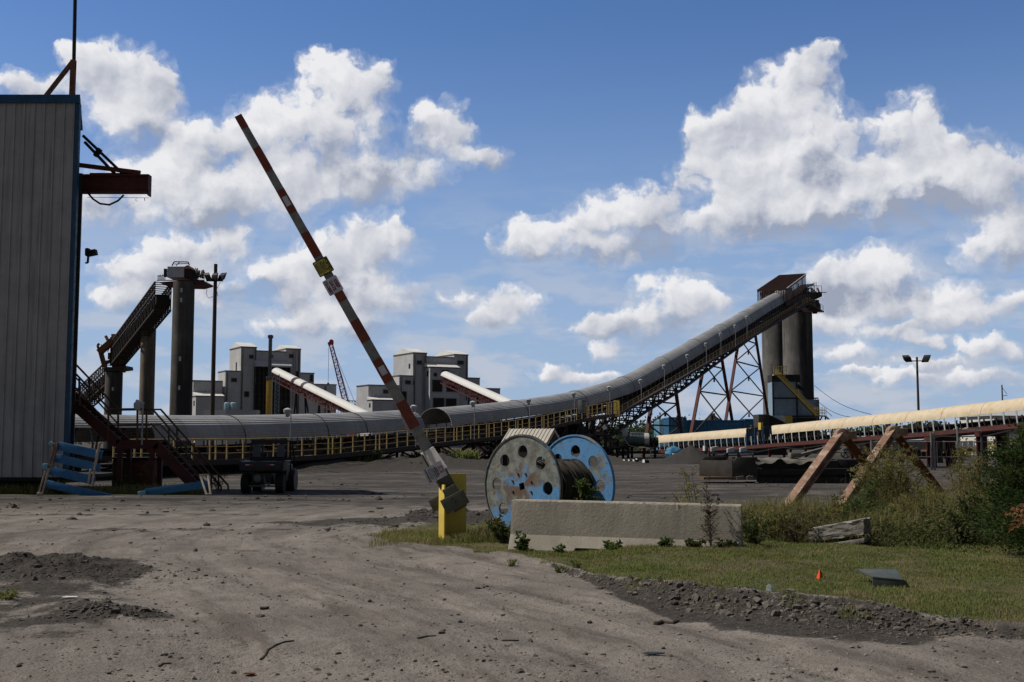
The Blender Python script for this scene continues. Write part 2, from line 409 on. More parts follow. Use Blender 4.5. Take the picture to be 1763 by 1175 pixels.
def mat_silo(name, c1, c2, dark):
    m = M(name, c1, c2, .25, .92, streak=(dark, .55, .85), stretch=(1, 1, .05), bump=.2, bscale=2)
    N = NT(m.node_tree); bs = N.n['Principled BSDF']; tc = N.node('ShaderNodeTexCoord'); V = tc.outputs['Object']
    old = bs.inputs['Base Color'].links[0].from_socket
    sp = N.node('ShaderNodeSeparateXYZ'); N.l.new(V, sp.inputs[0])
    ring = N.math('FRACT', N.math('MULTIPLY', sp.outputs[2], 1/1.3))
    c = N.mix(N.math('MULTIPLY', N.smooth(ring, .06, .0), .45), old, tuple(x*.5 for x in c1))
    v2 = N.vmath('MULTIPLY', V, (1, 1, .12))
    c = N.mix(N.math('MULTIPLY', N.smooth(N.noise(v2, .30, 5, .65), .44, .58), .9), c, dark)
    N.l.new(c, bs.inputs['Base Color']); return m
mt['silo'] = mat_silo('stained silo concrete', (.185,.178,.17), (.11,.106,.102), (.030,.029,.029))
mt['tower'] = mat_silo('sooty tower concrete', (.14,.126,.112), (.078,.071,.064), (.029,.027,.026))
def mat_cover():
    m = bpy.data.materials.new('grey conveyor cover'); m.use_nodes = True
    N = NT(m.node_tree); bs = N.n['Principled BSDF']; tc = N.node('ShaderNodeTexCoord')
    uv = tc.outputs['UV']; V = tc.outputs['Object']
    sp = N.node('ShaderNodeSeparateXYZ'); N.l.new(uv, sp.inputs[0])
    c = N.mix(N.smooth(N.noise(V, .5, 6, .6), .35, .65), (.40,.405,.41), (.30,.304,.31))
    st = N.vmath('MULTIPLY', uv, (1.2, .05, 1))
    c = N.mix(N.math('MULTIPLY', N.smooth(N.noise(st, 3, 5, .6, '2D'), .5, .72), .5), c, (.24,.24,.245))
    wt = N.node('ShaderNodeTexWhiteNoise'); wt.noise_dimensions = '2D'
    N.l.new(N.vmath('FLOOR', N.vmath('MULTIPLY', uv, (1/2.6, 1/1.45, 1))), wt.inputs['Vector'])
    c = N.mix(N.math('MULTIPLY', wt.outputs['Value'], .45), c, (.22,.22,.223))
    seam = N.math('FRACT', N.math('MULTIPLY', sp.outputs[0], 1/5.2))
    c = N.mix(N.math('MULTIPLY', N.smooth(seam, .012, .0), .6), c, (.08,.08,.08))
    N.l.new(c, bs.inputs['Base Color']); bs.inputs['Roughness'].default_value = .62; bs.inputs['Metallic'].default_value = .0; bs.inputs['Specular IOR Level'].default_value = .3
    w = N.math('SINE', N.math('MULTIPLY', sp.outputs[1], 2*math.pi/.155))
    b = N.node('ShaderNodeBump'); b.inputs['Strength'].default_value = .8; b.inputs['Distance'].default_value = .02
    N.l.new(w, b.inputs['Height']); N.l.new(b.outputs[0], bs.inputs['Normal'])
    return m
mt['cover'] = mat_cover()
def mat_mill(name, c1, c2):
    m = M(name, c1, c2, .35, .75, streak=((c1[0]*.72, c1[1]*.7, c1[2]*.68), .8, .5), stretch=(1, 1, .06))
    N = NT(m.node_tree); bs = N.n['Principled BSDF']; tc = N.node('ShaderNodeTexCoord'); V = tc.outputs['Object']
    old = bs.inputs['Base Color'].links[0].from_socket
    sp = N.node('ShaderNodeSeparateXYZ'); N.l.new(V, sp.inputs[0])
    a = N.smooth(N.math('FRACT', N.math('MULTIPLY', sp.outputs[2], 1/1.25)), .10, .0)
    c = N.mix(N.math('MULTIPLY', a, .35), old, tuple(x*.55 for x in c1))
    b = N.node('ShaderNodeBump'); b.inputs['Strength'].default_value = .5; b.inputs['Distance'].default_value = .03
    N.l.new(N.math('SINE', N.math('MULTIPLY', N.math('ADD', sp.outputs[0], N.math('MULTIPLY', sp.outputs[1], .3)), 2*math.pi/.5)), b.inputs['Height'])
    N.l.new(b.outputs[0], bs.inputs['Normal'])
    N.l.new(c, bs.inputs['Base Color']); return m
mt['mill'] = mat_mill('grey mill sheeting', (.50,.50,.495), (.43,.43,.43))
mt['mill2'] = mat_mill('blue grey mill sheeting', (.48,.485,.50), (.41,.42,.44))
mt['millroof'] = M('pale mill roof', (.74,.73,.70), (.66,.65,.62), .6, .6)
mt['stripe'] = M('faded red stripe', (.22,.055,.03), (.15,.042,.026), 6, .75, spots=(.25,.20,.17), sscale=16, sthr=.64)
mt['armgrey'] = M('worn white boom', (.25,.25,.24), (.17,.17,.162), 7, .6, spots=(.12,.10,.085), sscale=13, sthr=.62)
mt['signyellow'] = M('sign yellow', (.62,.55,.10), (.52,.46,.085), 9, .6)
mt['signwhite'] = M('sign white', (.58,.58,.62), (.48,.48,.52), 7, .55, spots=(.30,.27,.25), sscale=14, sthr=.70)
mt['ink'] = M('sign ink', (.012,.011,.011), (.02,.018,.018), 9, .6)
mt['inkred'] = M('sign red ink', (.17,.02,.03), (.12,.016,.024), 9, .6)
mt['inkcrimson'] = M('sign crimson ink', (.42,.03,.05), (.34,.025,.045), 9, .6)

def mat_reel(name, rusty):
    m = bpy.data.materials.new(name); m.use_nodes = True
    N = NT(m.node_tree); bs = N.n['Principled BSDF']; tc = N.node('ShaderNodeTexCoord'); V = tc.outputs['Object']
    blue = N.mix(N.noise(V, 3, 5), (.125,.325,.60), (.075,.23,.46))
    worn = N.mix(N.smooth(N.noise(V, 5, 7, .65), .38, .62), (.245,.265,.245), (.135,.138,.122))
    n1 = N.noise(V, 1.5, 8, .62)
    k = N.smooth(n1, .44, .56) if rusty else N.smooth(n1, .53, .62)
    if rusty:   # paint is left mostly low down and along the rim
        sp = N.node('ShaderNodeSeparateXYZ'); N.l.new(V, sp.inputs[0])
        lowz = N.math('MULTIPLY', sp.outputs[2], -.20)
        k = N.smooth(N.math('ADD', N.math('MULTIPLY', n1, 1.3), N.math('MULTIPLY', N.math('ADD', sp.outputs[1], N.math('MULTIPLY', sp.outputs[0], .35)), .30)), .55, .70)
    c = N.mix(k, blue, worn)
    sc = N.vmath('MULTIPLY', V, (1, 1, .35))
    c = N.mix(N.math('MULTIPLY', N.smooth(N.noise(sc, 9, 8, .7), .60, .66), .8), c, (.22,.24,.23))
    rad = N.vmath('LENGTH', V)
    rn = N.math('SUBTRACT', N.noise(V, 4, 7, .65), N.math('MULTIPLY', rad, .22 if rusty else .02))
    c = N.mix(N.math('MULTIPLY', N.smooth(rn, .40 if rusty else .56, .52 if rusty else .66), .8), c, (.135,.078,.05))
    c = N.mix(N.math('MULTIPLY', N.smooth(N.noise(N.vmath('MULTIPLY', V, (1, 1, 4)), 7, 9, .75), .53, .62), .55), c, (.105,.098,.085))
    c = N.mix(N.smooth(N.noise(V, 11, 6, .6), .64, .69), c, (.09,.05,.035))
    N.l.new(c, bs.inputs['Base Color']); bs.inputs['Roughness'].default_value = .6; bs.inputs['Specular IOR Level'].default_value = .3
    b = N.node('ShaderNodeBump'); b.inputs['Strength'].default_value = .25; b.inputs['Distance'].default_value = .01
    N.put(b.inputs['Height'], N.noise(V, 14, 6, .65)); N.l.new(b.outputs[0], bs.inputs['Normal'])
    return m
mt['reelworn'] = mat_reel('worn reel paint', True)
mt['reelrim'] = M('worn reel rim', (.115,.125,.115), (.07,.066,.056), 7, .7, spots=(.08,.22,.42), sscale=6, sthr=.58, sw=.05)
mt['reelblue'] = mat_reel('blue reel paint', False)
mt['cable'] = M('dusty black cable', (.055,.045,.034), (.035,.028,.022), 5, .8, spots=(.12,.095,.065), sscale=5, sthr=.58, sw=.1, bump=.3)

def mat_leaf(name, c1, c2, c3=None, trans=.34):
    m = bpy.data.materials.new(name); m.use_nodes = True
    N = NT(m.node_tree); bs = N.n['Principled BSDF']; tc = N.node('ShaderNodeTexCoord'); V = tc.outputs['Object']
    g = N.node('ShaderNodeNewGeometry')
    c = N.mix(g.outputs['Random Per Island'], c1, c2)
    if c3: c = N.mix(N.smooth(N.noise(V, 1.6, 4), .48, .66), c, c3)
    N.l.new(c, bs.inputs['Base Color']); bs.inputs['Roughness'].default_value = .8; bs.inputs['Specular IOR Level'].default_value = .12
    tr = N.node('ShaderNodeBsdfTranslucent'); N.l.new(c, tr.inputs[0])
    mx = N.node('ShaderNodeMixShader'); mx.inputs[0].default_value = trans
    out = N.n['Material Output']; N.l.new(bs.outputs[0], mx.inputs[1]); N.l.new(tr.outputs[0], mx.inputs[2]); N.l.new(mx.outputs[0], out.inputs[0])
    return m
mt['leafolive'] = mat_leaf('olive weed leaves', (.19,.185,.05), (.28,.255,.08), (.27,.215,.095))
mt['leafgreen'] = mat_leaf('green weed leaves', (.055,.095,.022), (.10,.145,.035))
mt['leafdark'] = mat_leaf('dark undergrowth leaves', (.045,.065,.02), (.075,.10,.03), (.09,.08,.04))
mt['evergreen'] = mat_leaf('evergreen sprays', (.022,.046,.013), (.060,.095,.026), (.075,.09,.03))
mt['deadspray'] = mat_leaf('dead brown sprays', (.22,.105,.05), (.30,.16,.08))
mt['straw'] = mat_leaf('dry straw grass', (.24,.20,.10), (.15,.135,.06), (.09,.095,.035))
mt['lawn'] = mat_leaf('mown lawn grass', (.145,.195,.05), (.215,.235,.075), (.31,.26,.13))
mt['tallgrass'] = mat_leaf('tall grass', (.16,.17,.05), (.26,.245,.10), (.31,.26,.13))
mt['treeline'] = mat_leaf('far wood leaves', (.045,.07,.03), (.07,.095,.04), (.06,.08,.04))
mt['driedbrown'] = mat_leaf('dried seed heads', (.075,.055,.03), (.12,.085,.045))
# ------------------------------------------------------------------ ground
EDGE_X = [-9, -2.6, -1.6, -.2, .6, 1.1, 1.7, 2.4, 3.3, 3.85, 4.6, 6, 9, 40]
EDGE_Y = [40, 20.6, 19.0, 17.3, 15.6, 13.9, 12.7, 11.9, 11.1, 10.6, 10.2, 9.9, 9.6, 9.5]
WID_X = [-1, 1, 1.7, 2.4, 3.3, 3.9, 5, 40]
WID_Y = [.3, .55, .75, .8, .62, .35, .25, .25]
HGT_Y = [.02, .05, .14, .17, .17, .10, .06, .05]
def lawn_d(x, y):       # >0 on the lawn side of the bank, metres
    return y - np.interp(x, EDGE_X, EDGE_Y)
def road_c(y): return np.interp(y, [0, 7, 8.5, 10, 12, 14, 16, 18.5, 21, 25, 30, 45, 200], [1.2, .9, .55, .1, -.9, -2.1, -3.2, -4.1, -4.6, -4.4, -3.4, 2, 60])
def ground_h(x, y):
    x = np.asarray(x, dtype=float); y = np.asarray(y, dtype=float)
    near = np.clip((60-y)/40, 0, 1)*np.clip((60-np.abs(x))/40, 0, 1)
    h = fbm(x, y, 7.0, 3, 1)*.045 + fbm(x, y, 1.3, 4, 5)*.030 + fbm(x, y, .25, 3, 9)*.012
    h = h + np.maximum(fbm(x, y, .9, 4, 13)-.25, 0)*.05
    h = h*near
    # wheel ruts that bend away to the left behind the gate
    xc = road_c(y)
    for o in (-2.6, -1.0, .35, 1.9):
        d = np.abs(x-(xc+o)) / .32
        tr_ = np.sin(2*math.pi*(y+np.abs(x-(xc+o))*.9*np.sign(o))/.15)*np.clip(vnoise(x*1.3, y*.55, 8)*2-.7, 0, 1)
        h += .009*tr_*np.exp(-(d*1.15)**6)*np.clip((19-y)/4, 0, 1)
        h -= .048*np.exp(-d*d)*np.clip((30-y)/18, 0, 1)*np.clip((y-4)/3, 0, 1)
        d2 = np.abs(x-(xc+o)-.42) / .16
        h += .012*np.exp(-d2*d2)*np.clip((30-y)/18, 0, 1)
    L = lawn_d(x, y); wd = np.interp(x, WID_X, WID_Y); H = np.interp(x, WID_X, HGT_Y)
    t = sstep(L, -wd, .05)
    fade = np.clip((40-y)/14, 0, 1)
    h += t*H*fade
    rough = np.exp(-((L+wd*.45)/(wd*.62))**2)
    rg_ = 1-np.abs(fbm(x, y, .30, 4, 21))*2.2
    h += rough*H*(fbm(x, y, .5, 4, 23)*.6+rg_*.34-.05)
    gut = np.exp(-((L+wd*1.55)/(wd*.7))**2)*np.clip((x-.9)/.5, 0, 1)*np.clip((4.0-x)/.8, 0, 1)
    h -= gut*.04
    # churned soil at the left edge
    for mx, my, sx, sy, a in ((-5.5, 14.6, 1.15, .8, .10), (-6.4, 15.6, 1.1, .9, .12), (-3.95, 11.35, .34, .3, .09), (-4.4, 11.9, .5, .4, .05)):
        g = np.exp(-((x-mx)/sx)**2-((y-my)/sy)**2)
        h += g*a*(1+fbm(x, y, .30, 4, 33)*1.3)
    # muddy heaps beside the post
    for mx, my, sx, sy, a in ((-1.9, 23.6, 1.3, .9, .14), (-.6, 24.5, 1.6, .8, .12)):
        g = np.exp(-((x-mx)/sx)**2-((y-my)/sy)**2)
        h += g*a*(1+fbm(x, y, .4, 4, 43)*1.2)
    # bank of spoil along the long conveyor
    d = y-(66+ (x+10)*1.1)
    h += .62*np.exp(-((d-1)/5.0)**2)*np.clip((x+40)/20, 0, 1)*np.clip((12-x)/6, 0, 1)*(1+fbm(x, y, 2.2, 4, 51)*.9)
    return h
def axis(lo, hi, step, far_lo, far_hi, g):
    a = list(np.arange(lo, hi, step)); s = step; x = a[-1]
    while x < far_hi: s *= g; x += s; a.append(x)
    s = step; x = lo; b = []
    while x > far_lo: s *= g; x -= s; b.append(x)
    return np.array(b[::-1]+a)
def build_ground():
    xs = axis(-6.4, 6.6, .026, -4000, 4000, 1.075); ys = axis(7.4, 20.5, .034, -150, 6000, 1.05)
    X, Y = np.meshgrid(xs, ys); x, y = X.ravel(), Y.ravel()
    z = ground_h(x, y)
    nx, ny = len(xs), len(ys); idx = np.arange(nx*ny).reshape(ny, nx)
    Fc = np.stack([idx[:-1,:-1], idx[:-1,1:], idx[1:,1:], idx[1:,:-1]], -1).reshape(-1, 4)
    m = bpy.data.materials.new('dirt yard'); m.use_nodes = True
    N = NT(m.node_tree); bs = N.n['Principled BSDF']; tc = N.node('ShaderNodeTexCoord'); V = tc.outputs['Object']
    am = N.node('ShaderNodeAttribute'); am.attribute_name = 'mud'  # also holds the painted shade under the long conveyor
    al = N.node('ShaderNodeAttribute'); al.attribute_name = 'turf'
    ay = N.node('ShaderNodeAttribute'); ay.attribute_name = 'coaldust'
    tcn = N.node('ShaderNodeTexNoise'); N.l.new(V, tcn.inputs['Vector']); tcn.inputs['Scale'].default_value = .32; tcn.inputs['Detail'].default_value = 5
    n_big = N.noise(V, .35, 6, .6); n_mid = N.noise(V, 1.7, 6, .62); n_f = N.noise(V, 16, 5, .7); n_g = N.noise(V, 70, 3, .7)
    road = N.mix(N.smooth(n_big, .36, .64), (.268,.241,.213), (.186,.166,.147))
    road = N.mix(N.math('MULTIPLY', N.smooth(n_mid, .40, .70), .6), road, (.145,.122,.106))
    road = N.mix(N.math('MULTIPLY', N.smooth(n_f, .48, .70), .55), road, (.105,.090,.080))
    road = N.mix(N.math('MULTIPLY', N.smooth(n_g, .56, .72), .5), road, (.30,.275,.25))
    road = N.mix(N.math('MULTIPLY', N.smooth(n_g, .46, .30), .6), road, (.07,.062,.056))
    # long wheel marks across the yard
    st = N.vmath('MULTIPLY_ADD', V, (.16, .62, 1), N.vmath('MULTIPLY', tcn.outputs['Color'], (2.2, 2.2, 0)))
    yard = N.mix(N.smooth(N.noise(st, 1.1, 7, .62), .36, .64), (.042,.038,.035), (.112,.099,.088))
    yard = N.mix(N.math('MULTIPLY', N.smooth(n_mid, .50, .62), .55), yard, (.040,.036,.033))
    yard = N.mix(N.math('MULTIPLY', N.smooth(n_big, .54, .66), .55), yard, (.185,.168,.15))
    yard = N.mix(N.math('MULTIPLY', N.smooth(n_f, .45, .72), .4), yard, (.05,.046,.043))
    c = N.mix(N.lin(N.math('ADD', ay.outputs['Fac'], N.math('MULTIPLY', N.math('SUBTRACT', n_mid, .5), .7)), .3, .75), road, yard)
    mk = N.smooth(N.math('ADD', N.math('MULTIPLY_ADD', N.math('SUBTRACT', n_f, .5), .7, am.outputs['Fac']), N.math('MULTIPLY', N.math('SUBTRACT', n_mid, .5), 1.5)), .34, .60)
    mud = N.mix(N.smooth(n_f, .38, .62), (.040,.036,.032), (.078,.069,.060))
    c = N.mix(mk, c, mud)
    tk = N.smooth(N.math('ADD', al.outputs['Fac'], N.math('MULTIPLY', N.math('SUBTRACT', n_f, .5), .6)), .35, .6)
    c = N.mix(tk, c, N.mix(N.smooth(n_mid, .4, .6), (.075,.082,.03), (.12,.105,.055)))
    N.l.new(c, bs.inputs['Base Color']); bs.inputs['Roughness'].default_value = .95; bs.inputs['Specular IOR Level'].default_value = .15
    vo = N.node('ShaderNodeTexVoronoi'); N.l.new(V, vo.inputs['Vector']); vo.inputs['Scale'].default_value = 32; vo.inputs['Detail'].default_value = 1.5
    hh = N.math('ADD', N.math('MULTIPLY', n_f, .8), N.math('ADD', N.math('MULTIPLY', n_g, .35), N.math('MULTIPLY', vo.outputs['Distance'], -.25)))
    b = N.node('ShaderNodeBump'); b.inputs['Strength'].default_value = .9; b.inputs['Distance'].default_value = .035
    N.l.new(hh, b.inputs['Height']); N.l.new(b.outputs[0], bs.inputs['Normal'])
    # streaks that follow the bend of the road
    ab = N.node('ShaderNodeAttribute'); ab.attribute_name = 'bend'; spv = N.node('ShaderNodeSeparateXYZ'); N.l.new(V, spv.inputs[0])
    cbv = N.node('ShaderNodeCombineXYZ'); N.l.new(ab.outputs['Fac'], cbv.inputs[0]); N.l.new(N.math('MULTIPLY', spv.outputs[1], .16), cbv.inputs[1])
    sk = N.noise(cbv.outputs[0], 1.9, 8, .68); sk2 = N.noise(cbv.outputs[0], 6.5, 6, .65)
    near = N.smooth(spv.outputs[1], 34, 20)
    c0 = c
    c = N.mix(N.math('MULTIPLY', N.math('MULTIPLY', N.smooth(sk, .50, .64), near), .75), c, (.105,.090,.078))
    c = N.mix(N.math('MULTIPLY', N.math('MULTIPLY', N.smooth(sk, .47, .36), near), .6), c, (.29,.255,.222))
    c = N.mix(N.math('MULTIPLY', N.math('MULTIPLY', N.smooth(sk2, .54, .68), near), .5), c, (.088,.076,.067))
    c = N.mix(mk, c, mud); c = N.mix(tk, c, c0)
    N.l.new(c, bs.inputs['Base Color'])
    o = np_mesh('ground', np.stack([x, y, z], -1), Fc, m, smooth=True); kind(o, 'structure')
    L = lawn_d(x, y); wd = np.interp(x, WID_X, WID_Y)
    inx = sstep(x, -2.8, -1.4)
    mud_shade_a = np.exp(-((L+wd*.5)/(wd*.68))**2)*np.clip((x-.2)/.8, 0, 1)*np.interp(x, [3.3, 4.4], [.9, .42])
    mud_shade_a += .75*np.exp(-((L+wd*1.6)/(wd*.7))**2)*np.clip((x-.9)/.5, 0, 1)*np.clip((4.1-x)/.7, 0, 1)
    for mx, my, sx, sy, a in ((-5.9, 14.7, 1.3, .95, .95), (-6.6, 16.2, 1.4, 1.1, .85), (-3.95, 11.35, .5, .36, .9), (-5.2, 12.6, 1.2, 1.5, .55),
                              (-4.6, 10.6, 1.2, 1.0, .35), (-1.7, 23.8, 2.2, 1.4, .9), (-.2, 24.6, 2.4, 1.2, .8), (-3.2, 24.5, 2.5, .8, .5), (-9, 27, 6, .9, .45), (-2, 30, 7, .8, .5), (4, 28.5, 5, .7, .5), (-12, 32, 6, 1.0, .5), (6, 34, 8, 1.2, .5), (-4, 38, 7, 1.2, .4),
                              (-7.5, 22.5, 4, .6, .45), (-4.0, 17.8, .5, .22, .6)):
        mud_shade_a += a*np.exp(-((x-mx)/sx)**2-((y-my)/sy)**2)
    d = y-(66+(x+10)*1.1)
    mud_shade_a += 1.6*np.exp(-((d-1)/8.0)**2)  # dark bank, its colour also carrying the shade under the conveyor
    turf = inx*sstep(L, -.05, .35)*sstep(30-y, 0, 4)*np.where(x > 4, 1, sstep(24.0-y, 0, 2.5))
    turf = np.clip(turf, 0, 1)
    turf += .8*np.exp(-((y-36.4)/1.0)**2)*sstep(x, -17, -15)*sstep(-9-x, 0, 1)
    coal = sstep(y, 22, 34)*.8 + .25*sstep(y, 60, 90)
    for nm, arr in (('bend', x-road_c(y)), ('mud', mud_shade_a), ('turf', turf), ('coaldust', coal)):
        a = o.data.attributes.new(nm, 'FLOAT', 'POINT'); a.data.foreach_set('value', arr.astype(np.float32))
    return o
build_ground()

NR = np.random.default_rng(5)
def blob_mesh(n_sub=1):
    bm = bmesh.new(); bmesh.ops.create_icosphere(bm, subdivisions=n_sub, radius=1.0)
    v = np.array([p.co[:] for p in bm.verts]); f = np.array([[q.index for q in p.verts] for p in bm.faces]); bm.free()
    return v, f
def scatter_blobs(name, P, S, mat, sub=1, flat=.65, jag=.35, seed=0):
    """many small lumps in one mesh"""
    rg = np.random.default_rng(seed); v0, f0 = blob_mesh(sub); n = len(P); k = len(v0)
    jit = 1+rg.uniform(-jag, jag, (n, k, 1)); V = v0[None]*jit
    sc = rg.uniform(.65, 1.35, (n, 1, 3)); sc[:, :, 2] *= flat
    V = V*sc*S[:, None, None]
    a = rg.uniform(0, 2*math.pi, n); ca, sa = np.cos(a)[:, None], np.sin(a)[:, None]
    Vx = V[:, :, 0]*ca-V[:, :, 1]*sa; Vy = V[:, :, 0]*sa+V[:, :, 1]*ca
    V = np.stack([Vx, Vy, V[:, :, 2]], -1)+P[:, None, :]
    Fc = f0[None]+(np.arange(n)*k)[:, None, None]
    return np_mesh(name, V.reshape(-1, 3), Fc.reshape(-1, 3), mat, smooth=sub > 1)
mt['pebble'] = M('road pebbles', (.10,.088,.078), (.27,.245,.22), 2, .95, coord='Object')
mt['clod'] = M('dark soil clods', (.058,.051,.045), (.095,.083,.072), 2, .95, bump=.6, bscale=30)
mt['clodgrey'] = M('grey soil clods', (.165,.145,.126), (.082,.071,.062), 2, .95, bump=.6, bscale=30)
def build_stones():
    n = 30000
    yy = 7.6*np.exp(NR.uniform(0, 1, n)*math.log(26/7.6)); xx = NR.uniform(-.52, .52, n)*yy
    cl = fbm(xx, yy, 1.0, 3, 77)
    keep = (NR.uniform(-.5, .8, n) < cl) & (lawn_d(xx, yy) < -.1)
    xx, yy = xx[keep], yy[keep]; s = np.clip(NR.lognormal(math.log(.0062), .55, len(xx)), .003, .028)
    kind(scatter_blobs('gravel', np.stack([xx, yy, ground_h(xx, yy)+s*.15], -1), s, mt['pebble'], 1, .6, .3, 1), 'stuff')
    n = 900
    yy = 7.8*np.exp(NR.uniform(0, 1, n)*math.log(22/7.8)); xx = NR.uniform(-.5, .5, n)*yy
    keep = lawn_d(xx, yy) < -.1; xx, yy = xx[keep], yy[keep]; s = np.clip(NR.lognormal(math.log(.012), .5, len(xx)), .006, .04)
    P1 = np.stack([xx, yy, ground_h(xx, yy)+s*.2], -1); S1 = s
    # crumbled bank
    n = 3800
    xx = NR.uniform(.5, 6.0, n); wd = np.interp(xx, WID_X, WID_Y)
    yy = np.interp(xx, EDGE_X, EDGE_Y) - wd*np.clip(NR.normal(.55, .33, n), -.15, 1.5)
    s = np.clip(NR.lognormal(math.log(.0085), .68, n), .003, .055)*np.interp(xx, [.5, 1.6, 3.6, 4.4], [.5, 1, 1, .55])
    P2 = np.stack([xx, yy, ground_h(xx, yy)+s*.15], -1)
    kind(scatter_blobs('soil_crumbs', np.concatenate([P1]), np.concatenate([S1]), mt['clod'], 1, .65, .4, 2), 'stuff')
    kind(scatter_blobs('bank_clods', P2, s, mt['clodgrey'], 1, .75, .42, 3), 'stuff')
    q = []
    for mx, my, sx, sy, k in ((-5.5, 14.5, .8, .4, 520), (-6.5, 15.6, .7, .5, 360), (-3.95, 11.4, .26, .22, 420), (-1.9, 23.4, 1.2, .8, 420), (-.4, 24.4, 1.4, .7, 420)):
        q.append(np.stack([NR.normal(mx, sx, k), NR.normal(my, sy, k)], -1))
    q = np.concatenate(q); s = np.clip(NR.lognormal(math.log(.010), .65, len(q)), .004, .05)
    kind(scatter_blobs('mud_lumps', np.stack([q[:, 0], q[:, 1], ground_h(q[:, 0], q[:, 1])+s*.1], -1), s, mt['clod'], 1, .75, .42, 4), 'stuff')
build_stones()
def yard_lumps():
    n = 5200; yy = 22*np.exp(NR.uniform(0, 1, n)*math.log(75/22)); xx = NR.uniform(-.46, .46, n)*yy; cl = fbm(xx, yy, 5, 4, 87)
    keep = NR.uniform(-.1, .7, n) < cl; xx, yy = xx[keep], yy[keep]; s = np.clip(NR.lognormal(math.log(.028), .6, len(xx)), .01, .13)
    kind(scatter_blobs('yard_lumps', np.stack([xx, yy, ground_h(xx, yy)+s*.1], -1), s, mt['clod'], 1, .6, .4, 8), 'stuff')
yard_lumps()
# ------------------------------------------------------------------ long covered conveyor
CA = Vector((-19.05, 51.0, 0)); CB = Vector((56.6, 214.0, 0))
CT = (CB-CA).normalized(); CN = Vector((CT.y, -CT.x, 0))      # along, and out towards the camera side
def onplane(px, py, off):
    d = raydir(px, py); o = CA+CN*off
    # k*d.xy = o.xy + s*t.xy
    det = d.x*(-CT.y) - (-CT.x)*d.y
    k = (o.x*(-CT.y) - (-CT.x)*o.y)/det
    p = Vector((0, 0, CH))+d*k
    return (p-o).dot(CT), p.z
def prof(pts, off):
    q = [onplane(x, y, off) for x, y in pts]; return [a for a, b in q], [b for a, b in q]
def smoothed(pr, w=4.0):
    ss, zs = pr
    return lambda s: float(np.mean([np.interp(s+d*w, ss, zs) for d in (-1, -.5, 0, .5, 1)]))
zc = smoothed(prof([(60,713),(170,714),(330,716),(450,715),(600,711),(720,705),(850,694),(900,688),(960,680),(1000,671),(1050,657),(1080,647),(1123,623),(1163,602),(1210,575),(1270,542),(1320,512),(1345,500),(1392,468)], 0))
RAIL = [(120,757),(240,757),(373,756),(450,755),(558,753),(614,750),(665,745),(728,739),(790,735),(848,729),(900,722),(935,716),(962,710),(1000,702),(1058,691)]
DECK = [(120,797),(373,796),(558,787),(614,781),(665,776),(728,768),(790,761),(848,755),(900,747),(940,740),(962,732),(1000,724),(1058,714)]
zr = smoothed(prof(RAIL, 2.6), 1.2); zd = smoothed(prof(DECK, 2.6), 1.2)
zr2 = smoothed(prof([(1040,715),(1064,702),(1163,646),(1306,562),(1392,511)], 2.6), 1)
zd2 = smoothed(prof([(1040,727),(1064,714),(1163,658),(1306,573),(1392,522)], 2.6), 1)
zb = smoothed(prof([(1040,757),(1065,742),(1115,707),(1173,672),(1210,644),(1246,617),(1301,577),(1392,524)], 1.3), 1)
S0, SF, SE = onplane(150,714,0)[0]-10, onplane(1060,700,2.6)[0], onplane(1392,470,0)[0]
def CP(s, off, z): 
    p = CA+CT*s+CN*off; return Vector((p.x, p.y, z))
def cov_h(s): return float(np.interp(s, [0, 45, 80, 180], [1.25, 1.28, 1.6, 1.75]))
CW = 1.38
def arc(s, a0=0.0, a1=math.pi, n=20, grow=0.0):
    H = cov_h(s); z0 = zc(s)-H; out = []
    for i in range(n+1):
        a = a0+(a1-a0)*i/n
        out.append(CP(s, math.cos(a)*(CW+grow), z0+math.sin(a)*(H+grow)))
    return out
conv = thing('covered_conveyor', 'long grey half-round covered conveyor sweeping up from the yard to the concrete silos', 'conveyor', CP(40, 0, 0))
def cover_section(s0, s1, a0=0.0, a1=math.pi):
    n = max(2, int((s1-s0)/1.5)+1); ns = 20; V = []; UV = []; Fc = []
    for g in (0.0, -.04):
        for i in range(n):
            s = s0+(s1-s0)*i/(n-1)
            for j, p in enumerate(arc(s, a0, a1, ns, g)): V.append(p[:]); UV.append((s, (a0+(a1-a0)*j/ns)*1.35))
    k = ns+1; m = n*k
    for L in (0, m):
        for i in range(n-1):
            for j in range(ns): Fc.append((L+i*k+j, L+i*k+j+1, L+(i+1)*k+j+1, L+(i+1)*k+j))
    for i in range(n-1):
        for j in (0, ns): Fc.append((i*k+j, (i+1)*k+j, m+(i+1)*k+j, m+i*k+j))
    for i in (0, n-1):
        for j in range(ns): Fc.append((i*k+j, i*k+j+1, m+i*k+j+1, m+i*k+j))
    o = np_mesh('cover', V, Fc, mt['cover'], conv, smooth=True)
    o.data.set_sharp_from_angle(angle=R(40))
    uvl = o.data.uv_layers.new(name='UVMap'); li = np.empty(len(o.data.loops), dtype=np.int32); o.data.loops.foreach_get('vertex_index', li)
    uvl.data.foreach_set('uv', np.array(UV, dtype=np.float32)[li].ravel())
    return o
sA = onplane(262, 730, 1.2)[0]; sB = onplane(701, 706, 0)[0]; sC = onplane(748, 703, 0)[0]; sD = onplane(1343, 502, 0)[0]
cover_section(S0, sA-.02, .55, math.pi)
edges = [sA]+[onplane(x, y, .5)[0] for x, y in ((400, 735), (545, 700), (612, 705))]+[sB]
for a, b in zip(edges[:-1], edges[1:]): cover_section(a+.03, b-.03)
e2 = list(np.linspace(sC, sD, 10))
for a, b in zip(e2[:-1], e2[1:]): cover_section(a+.02, b-.02)
hb = MB()      # seam straps between the sections
for s in edges[1:-1]+e2[1:-1]: hb.path(arc(s, 0, math.pi, 18, .02), .025, 4)
